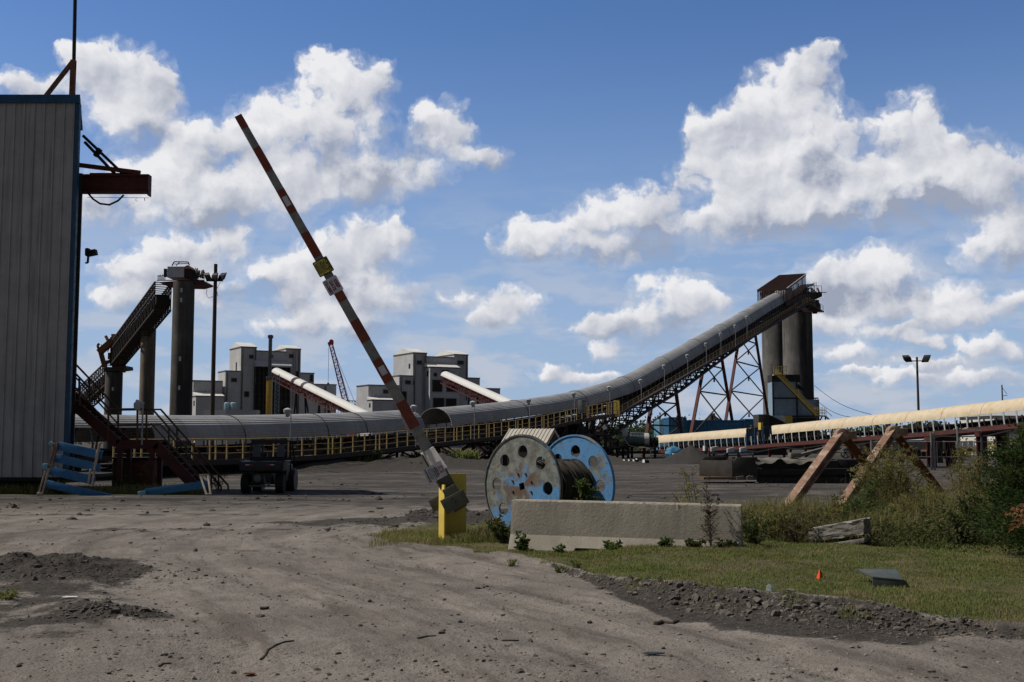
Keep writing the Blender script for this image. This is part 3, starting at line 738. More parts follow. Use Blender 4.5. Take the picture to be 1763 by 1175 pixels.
hb.build('seam_strap', mt['greysteel'], conv)
# lifted loose sheet at the head of the cover
ls = MB(); p0 = arc(sD-.3, .15, 2.2, 12, .05); p1 = [p+CT*3.6+Vector((0, 0, .9+.15*i*.4)) for i, p in enumerate(arc(sD+.1, .5, 1.9, 12, .25))]
b = len(ls.v); ls.v += [tuple(p) for p in p0+p1+[p-Vector((0, 0, .05)) for p in p0+p1]]
for j in range(12): ls.f += [(j, j+1, 14+j, 13+j), (26+j, 27+j, 40+j, 39+j)]
ls.build('loose_sheet', mt['palegrey'], conv)
rb = MB(); st = MB(); belt = MB(); rol = MB(); wk = MB()
def pl(fn, s0, s1, step): 
    n = max(1, int(round((s1-s0)/step))); return [s0+(s1-s0)*i/n for i in range(n+1)]
def zbelt(s): return zc(s)-cov_h(s)-.25
hoops = []
for s in pl(None, S0, SE, 1.5):      # hoops carry the cover down to the stringers
    H = cov_h(s)
    lo = min(zbelt(s)-.45, (zd(s) if s < SF else zd2(s))+.3)
    if len(hoops) < 100: rb = MB()
    rb.bar(CP(s, CW, lo+.1), CP(s, -CW, lo+.1), .07)
    for sg in (1, -1):
        rb.bar(CP(s, sg*CW, zc(s)-H+.02), CP(s, sg*(CW-.03), lo), .07, .07)
    if s < sA+1: rb.path(arc(s, 0, math.pi, 14, -.06), .04, 4)
    if len(hoops) < 100: hoops.append(rb.build('hoop', mt['greysteel'], conv)); rb = MB() if len(hoops) == 100 else rb
kind(rb.build('hoop', mt['greysteel'], conv), 'stuff')
for off in (CW-.05, -CW+.05):
    ss = pl(None, S0, SE, 3.0)
    for a, b in zip(ss[:-1], ss[1:]):
        za, zbb = [(min(zbelt(q)-.5, (zd(q) if q < SF else zd2(q))+.25)) for q in (a, b)]
        st.bar(CP(a, off, za), CP(b, off, zbb), .12, .32)
st.build('stringer', mt['blacktruss'], conv)
ss = pl(None, S0, SE, 3.0)
for a, b in zip(ss[:-1], ss[1:]):
    belt.bar(CP(a, 0, zbelt(a)-.1), CP(b, 0, zbelt(b)-.1), 1.7, .10)
    belt.bar(CP(a, 0, zbelt(a)-.8), CP(b, 0, zbelt(b)-.8), 1.5, .06)
belt.build('belt', mt['blackrubber'], conv)
nid = 0
for s in pl(None, S0, SE, 1.6):
    rol.tube(CP(s, -.95, zbelt(s)-.25), CP(s, .95, zbelt(s)-.25), .09, 6)
    rol.bar(CP(s, .95, zbelt(s)-.5), CP(s, .95, zbelt(s)+.15), .06)
    if nid < 100: rol.build('idler', mt['rust'], conv); rol = MB(); nid += 1
if rol.v: kind(rol.build('idler', mt['rust'], conv), 'stuff')
for z_, a_, b_ in ((zd, onplane(195, 796, 2.6)[0], SF), (zd2, SF+.2, SE)):
    ss = pl(None, a_, b_, 1.5)
    for a, b in zip(ss[:-1], ss[1:]):
        wk.bar(CP(a, 2.05, z_(a)), CP(b, 2.05, z_(b)), 1.15, .07)
        wk.bar(CP(a, 2.66, z_(a)-.02), CP(b, 2.66, z_(b)-.02), .07, .26)
        wk.bar(CP(a, 1.45, z_(a)-.35), CP(b, 2.5, z_(a)-.08), .06)
wk.build('walkway', mt['blacktruss'], conv)
# handrails: one child for the rails, each post a child of it
def railing(z0f, z1f, a, b, step, mat_):
    r = MB(); ss = pl(None, a, b, step)
    for i, (p, q) in enumerate(zip(ss[:-1], ss[1:])):
        jog = .03*math.sin(i*1.7)
        r.tube(CP(p, 2.62, z1f(p)+jog*.5), CP(q, 2.62, z1f(q)), .020, 5)
        for k in (.38, .66): 
            r.tube(CP(p, 2.62, z0f(p)+(z1f(p)-z0f(p))*k+jog), CP(q, 2.62, z0f(q)+(z1f(q)-z0f(q))*k), .013, 4)
    ro = r.build('handrail', mat_, conv)
    return ro, ss
sR0 = onplane(195, 757, 2.6)[0]
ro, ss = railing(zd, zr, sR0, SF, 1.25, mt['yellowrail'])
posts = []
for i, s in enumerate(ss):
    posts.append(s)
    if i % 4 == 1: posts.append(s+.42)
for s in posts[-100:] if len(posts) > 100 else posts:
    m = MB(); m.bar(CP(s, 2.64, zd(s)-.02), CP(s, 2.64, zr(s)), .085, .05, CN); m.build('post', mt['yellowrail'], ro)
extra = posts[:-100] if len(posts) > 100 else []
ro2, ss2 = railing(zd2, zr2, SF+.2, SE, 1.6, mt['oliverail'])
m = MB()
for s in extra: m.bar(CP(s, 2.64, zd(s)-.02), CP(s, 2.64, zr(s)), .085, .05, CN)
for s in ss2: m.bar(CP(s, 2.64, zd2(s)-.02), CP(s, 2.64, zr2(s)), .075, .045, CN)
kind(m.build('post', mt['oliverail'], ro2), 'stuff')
# end guard where the flat walkway stops
m = MB()
for k in range(6): m.bar(CP(SF-.6+k*.22, 2.66+.02*k, zd(SF)-.2), CP(SF-.6+k*.22, 2.66+.02*k, zr(SF)+.1), .12, .04, CN)
m.build('end_guard', mt['yellow'], conv)
# truss under the incline
tr = MB()
ss = pl(None, SF+.5, SE-3, 2.1)
for off in (1.3, -1.3):
    for i, (a, b) in enumerate(zip(ss[:-1], ss[1:])):
        ta, tb = zd2(a)-.15, zd2(b)-.15
        tr.bar(CP(a, off, ta), CP(b, off, tb), .2, .26); tr.bar(CP(a, off, zb(a)), CP(b, off, zb(b)), .2, .26)
        tr.bar(CP(a, off, zb(a)), CP(a, off, ta), .12); 
        p, q = (zb(a), tb) if i % 2 else (ta, zb(b))
        tr.bar(CP(a, off, p), CP(b, off, q), .10)
for i, a in enumerate(ss):
    tr.bar(CP(a, -1.3, zb(a)), CP(a, 1.3, zb(a)), .14); tr.bar(CP(a, -1.3, zd2(a)-.15), CP(a, 1.3, zd2(a)-.15), .14)
    if i: tr.bar(CP(ss[i-1], -1.3 if i % 2 else 1.3, zb(ss[i-1])), CP(a, 1.3 if i % 2 else -1.3, zb(a)), .08)
    if i % 2 == 0: tr.bar(CP(a, 1.3, zb(a)+.1), CP(a, 2.6, zd2(a)-.1), .09)
tr.build('truss', mt['blacktruss'], conv)
# low bents under the flat run
for s in pl(None, S0+3, SF-6, 5.2):
    m = MB(); z = zd(s)-.2; g = -.3
    for off in (1.35, -1.35):
        m.bar(CP(s, off, g), CP(s, off, z), .16)
        m.bar(CP(s, off, g+.25), CP(s+5.2, off, z), .09); m.bar(CP(s, off, z), CP(s+5.2, off, g+.25), .09)
    m.bar(CP(s, -1.4, z), CP(s, 1.4, z), .18); m.bar(CP(s, -1.3, g+.2), CP(s, 1.3, z-.1), .08)
    m.build('support_bent', mt['blacktruss'], conv)
# tall trestles under the incline
def trestle(tl, tr_, bl, br, zl, bot=0.0):
    s0, z0 = onplane(*tl, 0); s1, z1 = onplane(*tr_, 0)
    f0, _ = onplane(bl[0], bl[1], 0); f1, _ = onplane(br[0], br[1], 0)
    def leg(sa, za, sb, zb_, yb):   # line through two sighted points, run down to the ground
        k = (0-za)/(yb-za); return sa+(sb-sa)*k
    b0 = leg(s0, z0, f0, z0, onplane(*bl, 0)[1]); b1 = leg(s1, z1, f1, z1, onplane(*br, 0)[1])
    L = lambda z: s0+(b0-s0)*(z0-z)/z0
    Rr = lambda z: s1+(b1-s1)*(z1-z)/z1
    lg = MB().bar(CP(s0, 0, z0+.4), CP(b0, 0, 0), .36, .32); lg.build('trestle_leg', mt['redlead'], conv)
    lg = MB().bar(CP(s1, 0, z1+.4), CP(b1, 0, 0), .36, .32); lg.build('trestle_leg', mt['redlead'], conv)
    m = MB(); zz = zl
    for a, b in zip(zz[:-1], zz[1:]):
        m.bar(CP(L(a), 0, a), CP(Rr(b), .02, b), .13); m.bar(CP(Rr(a), 0, a), CP(L(b), -.02, b), .13)
        c = (CP(L(a), 0, a)+CP(Rr(a), 0, a)+CP(L(b), 0, b)+CP(Rr(b), 0, b))/4
        m.obox(c, CT*.28, CN*.05, (0, 0, .28))
    for a in zz: m.bar(CP(L(a), 0, a), CP(Rr(a), 0, a), .17)
    m.build('cross_brace', mt['blacktruss'], conv)
h = lambda px, py: onplane(px, py, 0)[1]
trestle((1121,708),(1163,675),(1113,752),(1173,745), [h(1150,694), h(1142,733), .3])
trestle((1210,645),(1242,618),(1195,721),(1260,723), [h(1232,632), h(1225,677), h(1228,724)-2.2, ])
trestle((1270,603),(1300,578),(1250,723),(1322,715), [h(1290,588), h(1285,627), h(1287,678), h(1287,724)-2.4])
# red slatted gallery over the head of the conveyor
def gal():
    a, b = onplane(1352, 505, 1.6)[0], onplane(1386, 490, 1.6)[0]
    za, zb_ = onplane(1349, 497, 1.6)[1], onplane(1385, 473, 1.6)[1]
    W_ = 2.3; N_ = 22; m = MB(); m2 = MB()
    zt = lambda s: za+(zb_-za)*(s-a)/(b-a)
    for i in range(N_+1):
        s = a+(b-a)*i/N_
        for off in (1.7, -2*W_+1.7):
            m.bar(CP(s, off, zd2(s)+.3), CP(s, off, zt(s)), .09 if i % 6 else .26, .09)
        m2.bar(CP(s, 1.8, zt(s)+.06), CP(s, -2*W_+1.6, zt(s)+.06), .36, .10, CT)
    for off in (1.7, -2*W_+1.7):
        m.bar(CP(a, off, zt(a)), CP(b, off, zt(b)), .18, .4); m.bar(CP(a, off, zd2(a)+1.5), CP(b, off, zd2(b)+1.5), .08, .8)
    for i in range(13):
        off = 1.7-2*W_*i/12
        m.bar(CP(a, off, zd2(a)+.4), CP(a, off, zt(a)), .11)
    m.build('gallery_wall', mt['maroon'], conv); m2.build('gallery_roof', mt['maroon'], conv)
    MB().bar(CP(a, 1.86, zt(a)+.16), CP(b, 1.86, zt(b)+.16), .12, .09).build('roof_edge', mt['palegrey'], conv)
gal()
m = MB(); s = onplane(1393, 486, 0)[0]     # head pulley and drive on the silo top
for k in range(5): m.obox(CP(s+k*.9, .9-k*.15, zd2(SE)+1.6-.25*k), CT*.45, CN*(.8-.1*k), (0, 0, .7-.07*k))
m.tube(CP(s, -1.4, zd2(SE)+1.0), CP(s, 1.9, zd2(SE)+1.0), .75, 14)
m.build('head_drive', mt['blacktruss'], conv)

# walkway lamps
ORDN = ['first','second','third','fourth','fifth','sixth','seventh','eighth','ninth','tenth','eleventh','twelfth','thirteenth']
LAMPS = [(497,706),(712,700),(813,693),(908,689),(985,678),(1046,667),(1100,655),(1140,630),(1180,612),(1212,592),(1237,575),(1262,561),(1282,546)]
for i, (px, py) in enumerate(LAMPS):
    off = 2.74; s, zt = onplane(px+4, py, off)
    zlo = (zd(s) if s < SF else zd2(s))
    p = CP(s, off, zlo-.05); size = 1.0
    t = thing('walkway_lamp', f'small grey lamp on a thin post, {ORDN[i]} from the left above the long conveyor handrail', 'lamp', p, 'lamps along the conveyor walkway')
    MB().tube(p, CP(s, off, zt), .03*size, 6).build('pole', mt['lampgrey'], t)
    c = CP(s, off, zt); m = MB(); left = -CT*.9+CN*.1
    m.bar(c+Vector((.05, 0, 0)), c+left*.42*size+Vector((0, 0, .05)), .12*size, .10*size)
    m.lathe(c+left*.42*size+Vector((0, 0, .07)), (0, 0, -1), [(.10*size, 0), (.21*size, .06), (.20*size, .2*size), (.12*size, .32*size)], 12)
    m.build('lamp_head', mt['palegrey'], t)
    MB().lathe(c+left*.42*size+Vector((0, 0, -.20*size)), (0, 0, -1), [(.14*size, 0), (.15*size, .14*size), (.05, .17*size)], 10).build('lamp_globe', mt['lampgrey'], t)
# control box on the handrail
s, zt = onplane(1000, 690, 2.75)
t = thing('control_box', 'dark grey control cabinet standing on posts at the yellow conveyor handrail', 'control box', CP(s, 2.75, zd(s)))
m = MB(); m.obox(CP(s, 2.85, zt-.55), CT*.42, CN*.2, (0, 0, .55)); m.obox(CP(s, 3.03, zt-.02), CT*.48, CN*.05, (0, 0, .05)); m.build('cabinet', mt['greysteel'], t, bevel=.02)
m = MB(); m.bar(CP(s-.3, 2.85, zd(s)-.05), CP(s-.3, 2.85, zt-1.0), .08); m.bar(CP(s+.3, 2.85, zd(s)-.05), CP(s+.3, 2.85, zt-1.0), .08); m.build('stand', mt['blacktruss'], t)

# dark transfer station below the knee of the conveyor
s0 = onplane(905, 760, 1.5)[0]
tst = thing('transfer_station', 'black steel transfer station full of beams under the bend of the long conveyor', 'conveyor station', CP(s0+6, 1.0, 0))
m = MB(); ss = np.linspace(s0-3, SF+4, 9); rr = random.Random(3)
for i, s in enumerate(ss):
    zt = (zd(s) if s < SF else zb(s))-.15
    for off in (2.4, .6, -1.5): m.bar(CP(s, off, -.05), CP(s, off, zt), .26, .26)
    for zz in (.9, zt*.55, zt): m.bar(CP(s, 2.5, zz), CP(s, -1.6, zz), .2, .22)
    if i:
        a = ss[i-1]
        for off in (2.4, -1.5):
            for zz in (.35, zt*.6, zt-.1): m.bar(CP(a, off, min(zz, zt)), CP(s, off, zz), .18, .24)
            m.bar(CP(a, off, .3), CP(s, off, zt-.1), .12); m.bar(CP(a, off, zt*.6), CP(s, off, .3), .12)
m.build('frame', mt['blacktruss'], tst)
m = MB()
for i in range(26):
    s = rr.uniform(s0-2, SF+3); off = rr.uniform(-1.2, 1.9); z = rr.uniform(.5, 3.0); w = rr.uniform(.3, 1.0)
    m.obox(CP(s, off, z), CT*w, CN*rr.uniform(.2, .5), (0, 0, rr.uniform(.2, .7)))
m.obox(CP((s0+SF)/2, .3, 1.1), CT*(SF-s0)*.5, CN*.25, (0, 0, .35)); m.build('machinery', mt['dark'], tst, bevel=.03)
m = MB()
for i in range(5): 
    s = s0+2+i*3.1; m.tube(CP(s, 2.1, 1.2+i*.25), CP(s+1.8, 2.1, 1.1+i*.3), .28, 12)
m.build('pipe', mt['greysteel'], tst)
MB().prism([CP(SF-4.6, 2.9, 2.9), CP(SF-3.9, 2.9, 3.15), CP(SF-3.3, 2.9, 2.75), CP(SF-4.3, 2.9, 2.62)], CN*.06).build('white_plate', mt['white'], tst)
# motor and gearbox on its stand
c = W(1100, 757, 106)
t = thing('drive_motor', 'grey-green electric drive motor and gearbox on a dark stand beside the transfer station', 'motor', (c.x, c.y, 0))
m = MB(); m.lathe(c+Vector((-1.35, 0, 0)), (1, 0, 0), [(.3, -.05), (.72, 0), (.74, .2), (.74, 1.9)], 18)
for k in range(12): m.lathe(c+Vector((-1.0+k*.14, 0, 0)), (1, 0, 0), [(.78, 0), (.78, .05)], 18)
m.build('motor_body', mt['motor'], t)
MB().lathe(c+Vector((.62, 0, 0)), (1, 0, 0), [(.78, 0), (.80, .1), (.78, .6), (.4, .66)], 18).build('end_cap', mt['palegrey'], t)
m = MB(); m.lathe(c+Vector((1.3, 0, -.1)), (1, 0, 0), [(.5, 0), (.66, .05), (.66, .5), (.3, .6)], 16); m.lathe(c+Vector((1.9, 0, -.25)), (1, 0, 0), [(.55, 0), (.55, .5)], 16); m.build('coupling', mt['black'], t)
m = MB(); m.obox(c+Vector((-1.75, 0, .85)), (.34, 0, 0), (0, .3, 0), (0, 0, .5)); m.tube(c+Vector((-1.75, 0, .4)), c+Vector((-1.7, 0, -.2)), .16, 10); m.build('terminal_box', mt['palegrey'], t, bevel=.03)
m = MB(); m.obox(c+Vector((-.3, -.25, .78)), (.8, 0, 0), (0, .2, 0), (0, 0, .12)); m.build('junction_box', mt['palegrey'], t, bevel=.02)
m = MB(); m.box(c.x-2.2, c.x+2.3, c.y-.8, c.y+.8, c.z-1.0, c.z-.76); m.box(c.x-2.4, c.x+1.6, c.y-.6, c.y+.6, 0, .32)
for k in (-2.0, -.9, .6, 2.0): m.box(c.x+k-.09, c.x+k+.09, c.y-.7, c.y+.7, -.6, c.z-1.0)
m.build('stand', mt['dark'], t)
MB().path([c+Vector((-1.7, -.4, -.1)), c+Vector((-1.4, -.8, -.7)), c+Vector((-.6, -.9, -.98)), c+Vector((.6, -.9, -.98)), c+Vector((1.15, -.9, -1.15)), c+Vector((1.35, -.9, -1.6)), c+Vector((1.35, -.9, -2.5))], .06, 6).build('conduit', mt['beige'], t)
t.scale = (.74, .74, .74); t.location.z = c.z*.26
for i, px in enumerate((1078, 1086, 1094, 1099, 1112)):
    p = GX(px, 799-(i == 3)*2); p = Vector((p.x, p.y, .16))
    t = thing('empty_drum', f'small white-ended drum lying on the dirt under the drive motor, {ORDN[i]} from the left', 'drum', (p.x, p.y, 0), 'drums under the drive motor')
    MB().lathe(p, (-.8, -.5, .1), [(.14, -.2), (.16, -.18), (.16, .18), (.15, .20)], 12).build('barrel', mt['black'], t)
    MB().lathe(p, (-.8, -.5, .1), [(.145, .205), (.145, .215)], 12).build('lid', mt['white'], t)

# ------------------------------------------------------------------ twin silos on the right
def silo(px, R_, Y, ytop, label, mat):
    c = W(px, 758, Y); zt = W(px, ytop, Y).z
    t = thing('concrete_silo', label, 'silo', (c.x, Y, 0), 'tall concrete silos at the conveyor head')
    MB().lathe((c.x, Y, 0), (0, 0, 1), [(R_, 0), (R_, zt*.33), (R_, zt*.66), (R_, zt)], 48).build('shaft', mat, t)
    MB().lathe((c.x, Y, zt+.01), (0, 0, 1), [(R_+.12, 0), (R_+.12, .5)], 48).build('roof_slab', mt['dark'], t)
    return t, c, zt
t, c, zt = silo(1377, 2.78, 215, 514, 'dark stained concrete silo on the right, topped by the red conveyor gallery', mt['silo'])
m = MB(); q = W(1387, 506, 214)
m.box(q.x-4.0, q.x+2.3, 211, 218, q.z-.9, q.z-.1); m.build('platform', mt['blacktruss'], t)
m = MB(); rr = random.Random(8)
for k in range(14):
    x = q.x+rr.uniform(-1.2, 2.1); m.bar((x, 211+rr.uniform(0, 5), q.z-.1), (x+rr.uniform(-.5, .5), 212+rr.uniform(0, 4), q.z+rr.uniform(.4, 1.7)), rr.uniform(.1, .45))
for x in np.linspace(q.x-1, q.x+2.25, 6): m.bar((x, 211.1, q.z-.1), (x, 211.1, q.z+1.1), .07)
m.bar((q.x-1, 211.1, q.z+1.1), (q.x+2.3, 211.1, q.z+1.1), .07); m.bar((q.x+2.2, 212, q.z), (q.x+3.3, 211.6, q.z-.1), .12)
m.build('roof_machinery', mt['blacktruss'], t)
silo(1341, 2.9, 223, 508, 'lighter concrete silo standing left behind the dark one', mt['silo'])
# blue-grey building at the silo foot
c0 = W(1331, 700, 205); zt = W(1350, 658, 205).z
bl = thing('silo_building', 'blue-grey sheet metal building with a dark top floor at the silo foot', 'building', (c0.x+4, 208, 0))
x1 = W(1374, 700, 205).x; x2 = W(1409, 700, 205).x; z2 = W(1400, 688, 205).z
MB().box(c0.x, x1, 205, 209, 0, zt).build('sheet_wall', mt['steelblue'], bl)
MB().box(x1+.01, x2, 205.4, 209.4, 0, z2).build('annex_wall', mt['steelblue'], bl)
m = MB(); 
for px in (1331, 1372, 1409):
    x = W(px, 700, 205).x; m.box(x-.12, x+.12, 204.85, 204.99, 0, zt if px < 1400 else z2)
for py in (686, 717): m.box(c0.x, x2, 204.8, 204.84, W(1350, py, 205).z-.12, W(1350, py, 205).z+.12)
m.build('corner_trim', mt['black'], bl)
m = MB(); zq = W(1350, 645, 205).z; m.box(c0.x, x1+.6, 205.5, 209, zt+.01, zq); m.prism([(x1-2.2, 205.2, zq), (x1+1.3, 205.2, zq-2.6), (x1+1.3, 205.2, zt-1.8), (x1-2.2, 205.2, zt)], (0, .25, 0)); m.build('dark_headhouse', mt['black'], bl)
m = MB(); zr_ = W(1350, 726, 205).z
m.box(c0.x+1, x2-.5, 204.6, 204.78, 0, W(1350, 720, 205).z); m.build('dark_doorway', mt['dark'], bl)
# yellow stairs on it
sta = thing('yellow_staircase', 'yellow-railed outside staircase descending to the right across the blue-grey building', 'staircase', (x1, 203.4, 0))
A_ = W(1337, 646, 203.4); B_ = W(1404, 716, 203.4)
m = MB(); m.bar(A_, B_, .8, .22); m.build('flight', mt['black'], sta)
MB().bar(A_+Vector((0, -.56, .05)), B_+Vector((0, -.56, .05)), .06, .36).build('stringer', mt['yellow'], sta)
la = W(1421, 717, 203.4); MB().bar(B_, la, 1.2, .2).build('landing', mt['yellowrail'], sta)
up = W(1331, 646, 203.4); MB().bar(up, A_+Vector((1.6, 0, 0)), 1.4, .2).build('upper_platform', mt['yellowrail'], sta)
m = MB()
for o in (-.5, .5):
    oy = Vector((0, o, 0))
    for hh in (.55, 1.05): m.bar(A_+oy+Vector((0, 0, hh)), B_+oy+Vector((0, 0, hh)), .09); m.bar(B_+oy+Vector((0, 0, hh)), la+oy+Vector((0, 0, hh)), .09)
    m.bar(A_+oy+Vector((0, 0, .1)), B_+oy+Vector((0, 0, .1)), .08, .3)
    for k in range(13): p = A_.lerp(B_, k/12)+oy; m.bar(p, p+Vector((0, 0, 1.05)), .07)
    for k in range(4): p = B_.lerp(la, k/3)+oy; m.bar(p, p+Vector((0, 0, 1.6)), .08)
_yr = mt['yellowrail']; mt['yellowrail'] = M('bright yellow rail', (.74,.56,.20), (.62,.46,.16), 3, .65)
for o in ():
    pass
for k in range(6):
    p = up.lerp(A_+Vector((1.6, 0, 0)), k/5)+Vector((0, -.7, 0)); m.bar(p, p+Vector((0, 0, 1.5)), .09)
m.bar(up+Vector((0, -.7, 1.5)), A_+Vector((1.6, -.7, 1.5)), .1); m.bar(up+Vector((0, -.7, .8)), A_+Vector((1.6, -.7, .8)), .08)
m.build('handrail', mt['yellowrail'], sta)
m = MB(); d = W(1432, 727, 203.4); m.bar(la, d, .7, .2); m.bar(la+Vector((0, -.4, 1)), d+Vector((0, -.4, 1)), .09); m.build('lower_flight', mt['yellowrail'], sta); mt['yellowrail'] = _yr
m = MB(); m.bar((la.x-.6, 203.4, la.z-.1), (la.x-1.4, 203.4, la.z-1.5), .2); m.bar((la.x, 203.4, la.z), (la.x, 203.4, 0), .2); m.build('prop', mt['black'], sta)
# conical hopper, yellow cage, block and crate behind the tan conveyor
p = W(1318, 728, 132); zt = W(1318, 714, 132).z
t = thing('hopper_block', 'square grey-brown concrete block standing behind the tan conveyor near the silos', 'concrete block', (p.x, 132, 0))
m = MB(); x0, x1 = W(1303, 730, 132).x, W(1322, 730, 132).x; m.box(x0, x1, 131, 134, 0, zt); m.build('block', mt['taupe'], t, bevel=.05)
MB().prism([(x1+.01, 131.5, zt), (x1+2.0, 131.5, zt-1.0), (x1+2.0, 131.5, 0), (x1+.01, 131.5, 0)], (0, 2, 0)).build('side_chute', mt['dark'], t)
p = W(1338, 722, 150); t = thing('white_tank', 'small pale blue tank seen beside the yellow cage below the silos', 'tank', (p.x, 150, 0))
MB().lathe((p.x, 150, W(1338, 727, 150).z-1), (0, 0, 1), [(1.0, 0), (1.0, 1.6), (.75, 1.85)], 16).build('vessel', mt['palegrey'], t)
MB().box(p.x-.8, p.x+.8, 149.2, 150.8, 0, W(1338, 727, 150).z-1.02).build('plinth', mt['dark'], t)
xa, xb = W(1345, 720, 160).x, W(1363, 720, 160).x; za, zb_ = W(1350, 728, 160).z, W(1350, 717, 160).z
t = thing('yellow_cage', 'bright yellow safety cage platform in front of the blue-grey building', 'platform', ((xa+xb)/2, 160, 0))
m = MB()
for k in range(7): x = xa+(xb-xa)*k/6; m.bar((x, 160, za), (x, 160, zb_), .16); m.bar((x, 161.2, za), (x, 161.2, zb_), .12)
for z in (za, (za+zb_)/2, zb_): m.bar((xa, 160, z), (xb, 160, z), .14); m.bar((xa, 161.2, z), (xb, 161.2, z), .14)
for x in (xa, xb):
    for z in (za, zb_): m.bar((x, 160, z), (x, 161.2, z), .12)
m.build('cage', mt['yellow'], t)
m = MB(); m.box(xa, xb, 160, 161.2, za-.2, za-.05); m.box(xa, xa+.25, 160.3, 160.6, 0, za-.19); m.box(xb-.25, xb, 160.3, 160.6, 0, za-.19); m.build('stand', mt['dark'], t)

# ------------------------------------------------------------------ shipping containers
def container(px0, px1, Y, ztop, doors, depth, label, pale=False, base=0.0, rot=0):
    x0, x1 = W(px0, 730, Y).x, W(px1, 730, Y).x; H = ztop-base
    t = thing('shipping_container', label, 'container', ((x0+x1)/2, Y, base), 'blue containers behind the trestles')
    m = MB(); m.box(x0+.06, x1-.06, Y+.06, Y+depth-.06, base+.12, ztop-.06)
    if not doors:
        n = int((x1-x0)/.42)
        for k in range(n): 
            a = x0+.15+k*(x1-x0-.3)/n; m.box(a, a+.2, Y+.0, Y+.055, base+.2, ztop-.14)
    n = int(depth/.42)
    for k in range(n): a = Y+.15+k*(depth-.3)/n; m.box(x0, x0+.055, a, a+.2, base+.2, ztop-.14)
    m.build('walls', mt['contpale'] if pale else mt['contblue'], t)
    m = MB()
    for x in (x0, x1):
        for y in (Y, Y+depth): m.box(x-.08, x+.08, y-.08, y+.08, base, ztop)
    for z in (base+.08, ztop-.04):
        for y in (Y, Y+depth): m.box(x0+.08, x1-.08, y-.06, y+.06, z-.07, z+.07)
        for x in (x0, x1): m.box(x-.06, x+.06, Y+.08, Y+depth-.08, z-.07, z+.07)
    m.build('frame', mt['contblue'], t)
    if doors:
        for k in range(2):
            a = x0+.1+k*(x1-x0-.2)/2; b = a+(x1-x0-.2)/2-.04
            d = MB().box(a, b, Y-.02, Y+.05, base+.18, ztop-.12).build('door', mt['contblue'], t)
            q = MB()
            for j in (.25, .7): q.tube((a+(b-a)*j, Y-.06, base+.15), (a+(b-a)*j, Y-.06, ztop-.1), .04, 6)
            for j in (.3, .55, .8): q.box(a, b, Y-.05, Y-.021, base+H*j-.03, base+H*j+.03)
            q.build('lock_bar', mt['contpale'], d)
    return t
zt = W(1165, 719, 141).z; zt2 = W(1230, 724, 145).z
container(1152, 1181, 141, zt, True, 6, 'upper blue container end with double doors, left of the long corrugated one', base=2.2)
container(1152, 1181, 141.05, 2.18, True, 6, 'lower blue container carrying the double-door container on its roof')
container(1183, 1281, 145, zt2, False, 2.4, 'long blue corrugated container beside the double-door container', base=1.95)
container(1183, 1281, 145.05, 1.93, False, 2.4, 'lower blue corrugated container below the long one')
container(1283, 1335, 152, W(1300, 722, 152).z, False, 2.4, 'far right dull blue container behind the concrete block')
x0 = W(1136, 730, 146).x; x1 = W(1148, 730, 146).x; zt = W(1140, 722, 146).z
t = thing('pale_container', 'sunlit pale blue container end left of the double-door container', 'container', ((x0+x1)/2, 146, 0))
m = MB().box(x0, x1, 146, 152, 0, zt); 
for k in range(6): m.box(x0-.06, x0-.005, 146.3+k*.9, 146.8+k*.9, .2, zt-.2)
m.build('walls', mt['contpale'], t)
MB().box(x1-1.0, x1-.2, 145.9, 145.99, 0, zt).build('sunlit_panel', mt['white'], t)  # pale and white colours stand in for sunlight on the container end
# coal piles
def pile(px, py, Y, w, zt, label, seed, base=0.0):
    c = W(px, py, Y); n, k = 40, 14; V = [(0, 0, zt)]; Fc = []
    rr = np.random.default_rng(seed)
    for i in range(1, k+1):
        for j in range(n):
            a = 2*math.pi*j/n; r = w*i/k*(1+.10*math.sin(3*a+seed)+rr.uniform(-.03, .03)); 
            z = base+(zt-base)*(1-(i/k)**.85)*(1+rr.uniform(-.05, .05)) if i < k else -.3
            V.append((math.cos(a)*r, math.sin(a)*r, z))
    V = [(x+c.x, y+Y, z) for x, y, z in V]
    m = MB(); m.v = V
    m.f = [(0, 1+j, 1+(j+1) % n) for j in range(n)] + [(1+i*n+j, 1+(i+1)*n+j, 1+(i+1)*n+(j+1) % n, 1+i*n+(j+1) % n) for i in range(k-1) for j in range(n)]
    o = m.build('coal_pile', mt['coal'], None, angle=80); tag(o, label, 'coal pile', 'coal heaps in the yard')
pile(1226, 711, 158, 7.5, W(1226, 711, 158).z, 'big black coal heap rising behind the blue containers', 2)
pile(1190, 770, 84, 2.6, W(1190, 766, 84).z, 'low coal heap on the ground under the tan conveyor', 5)
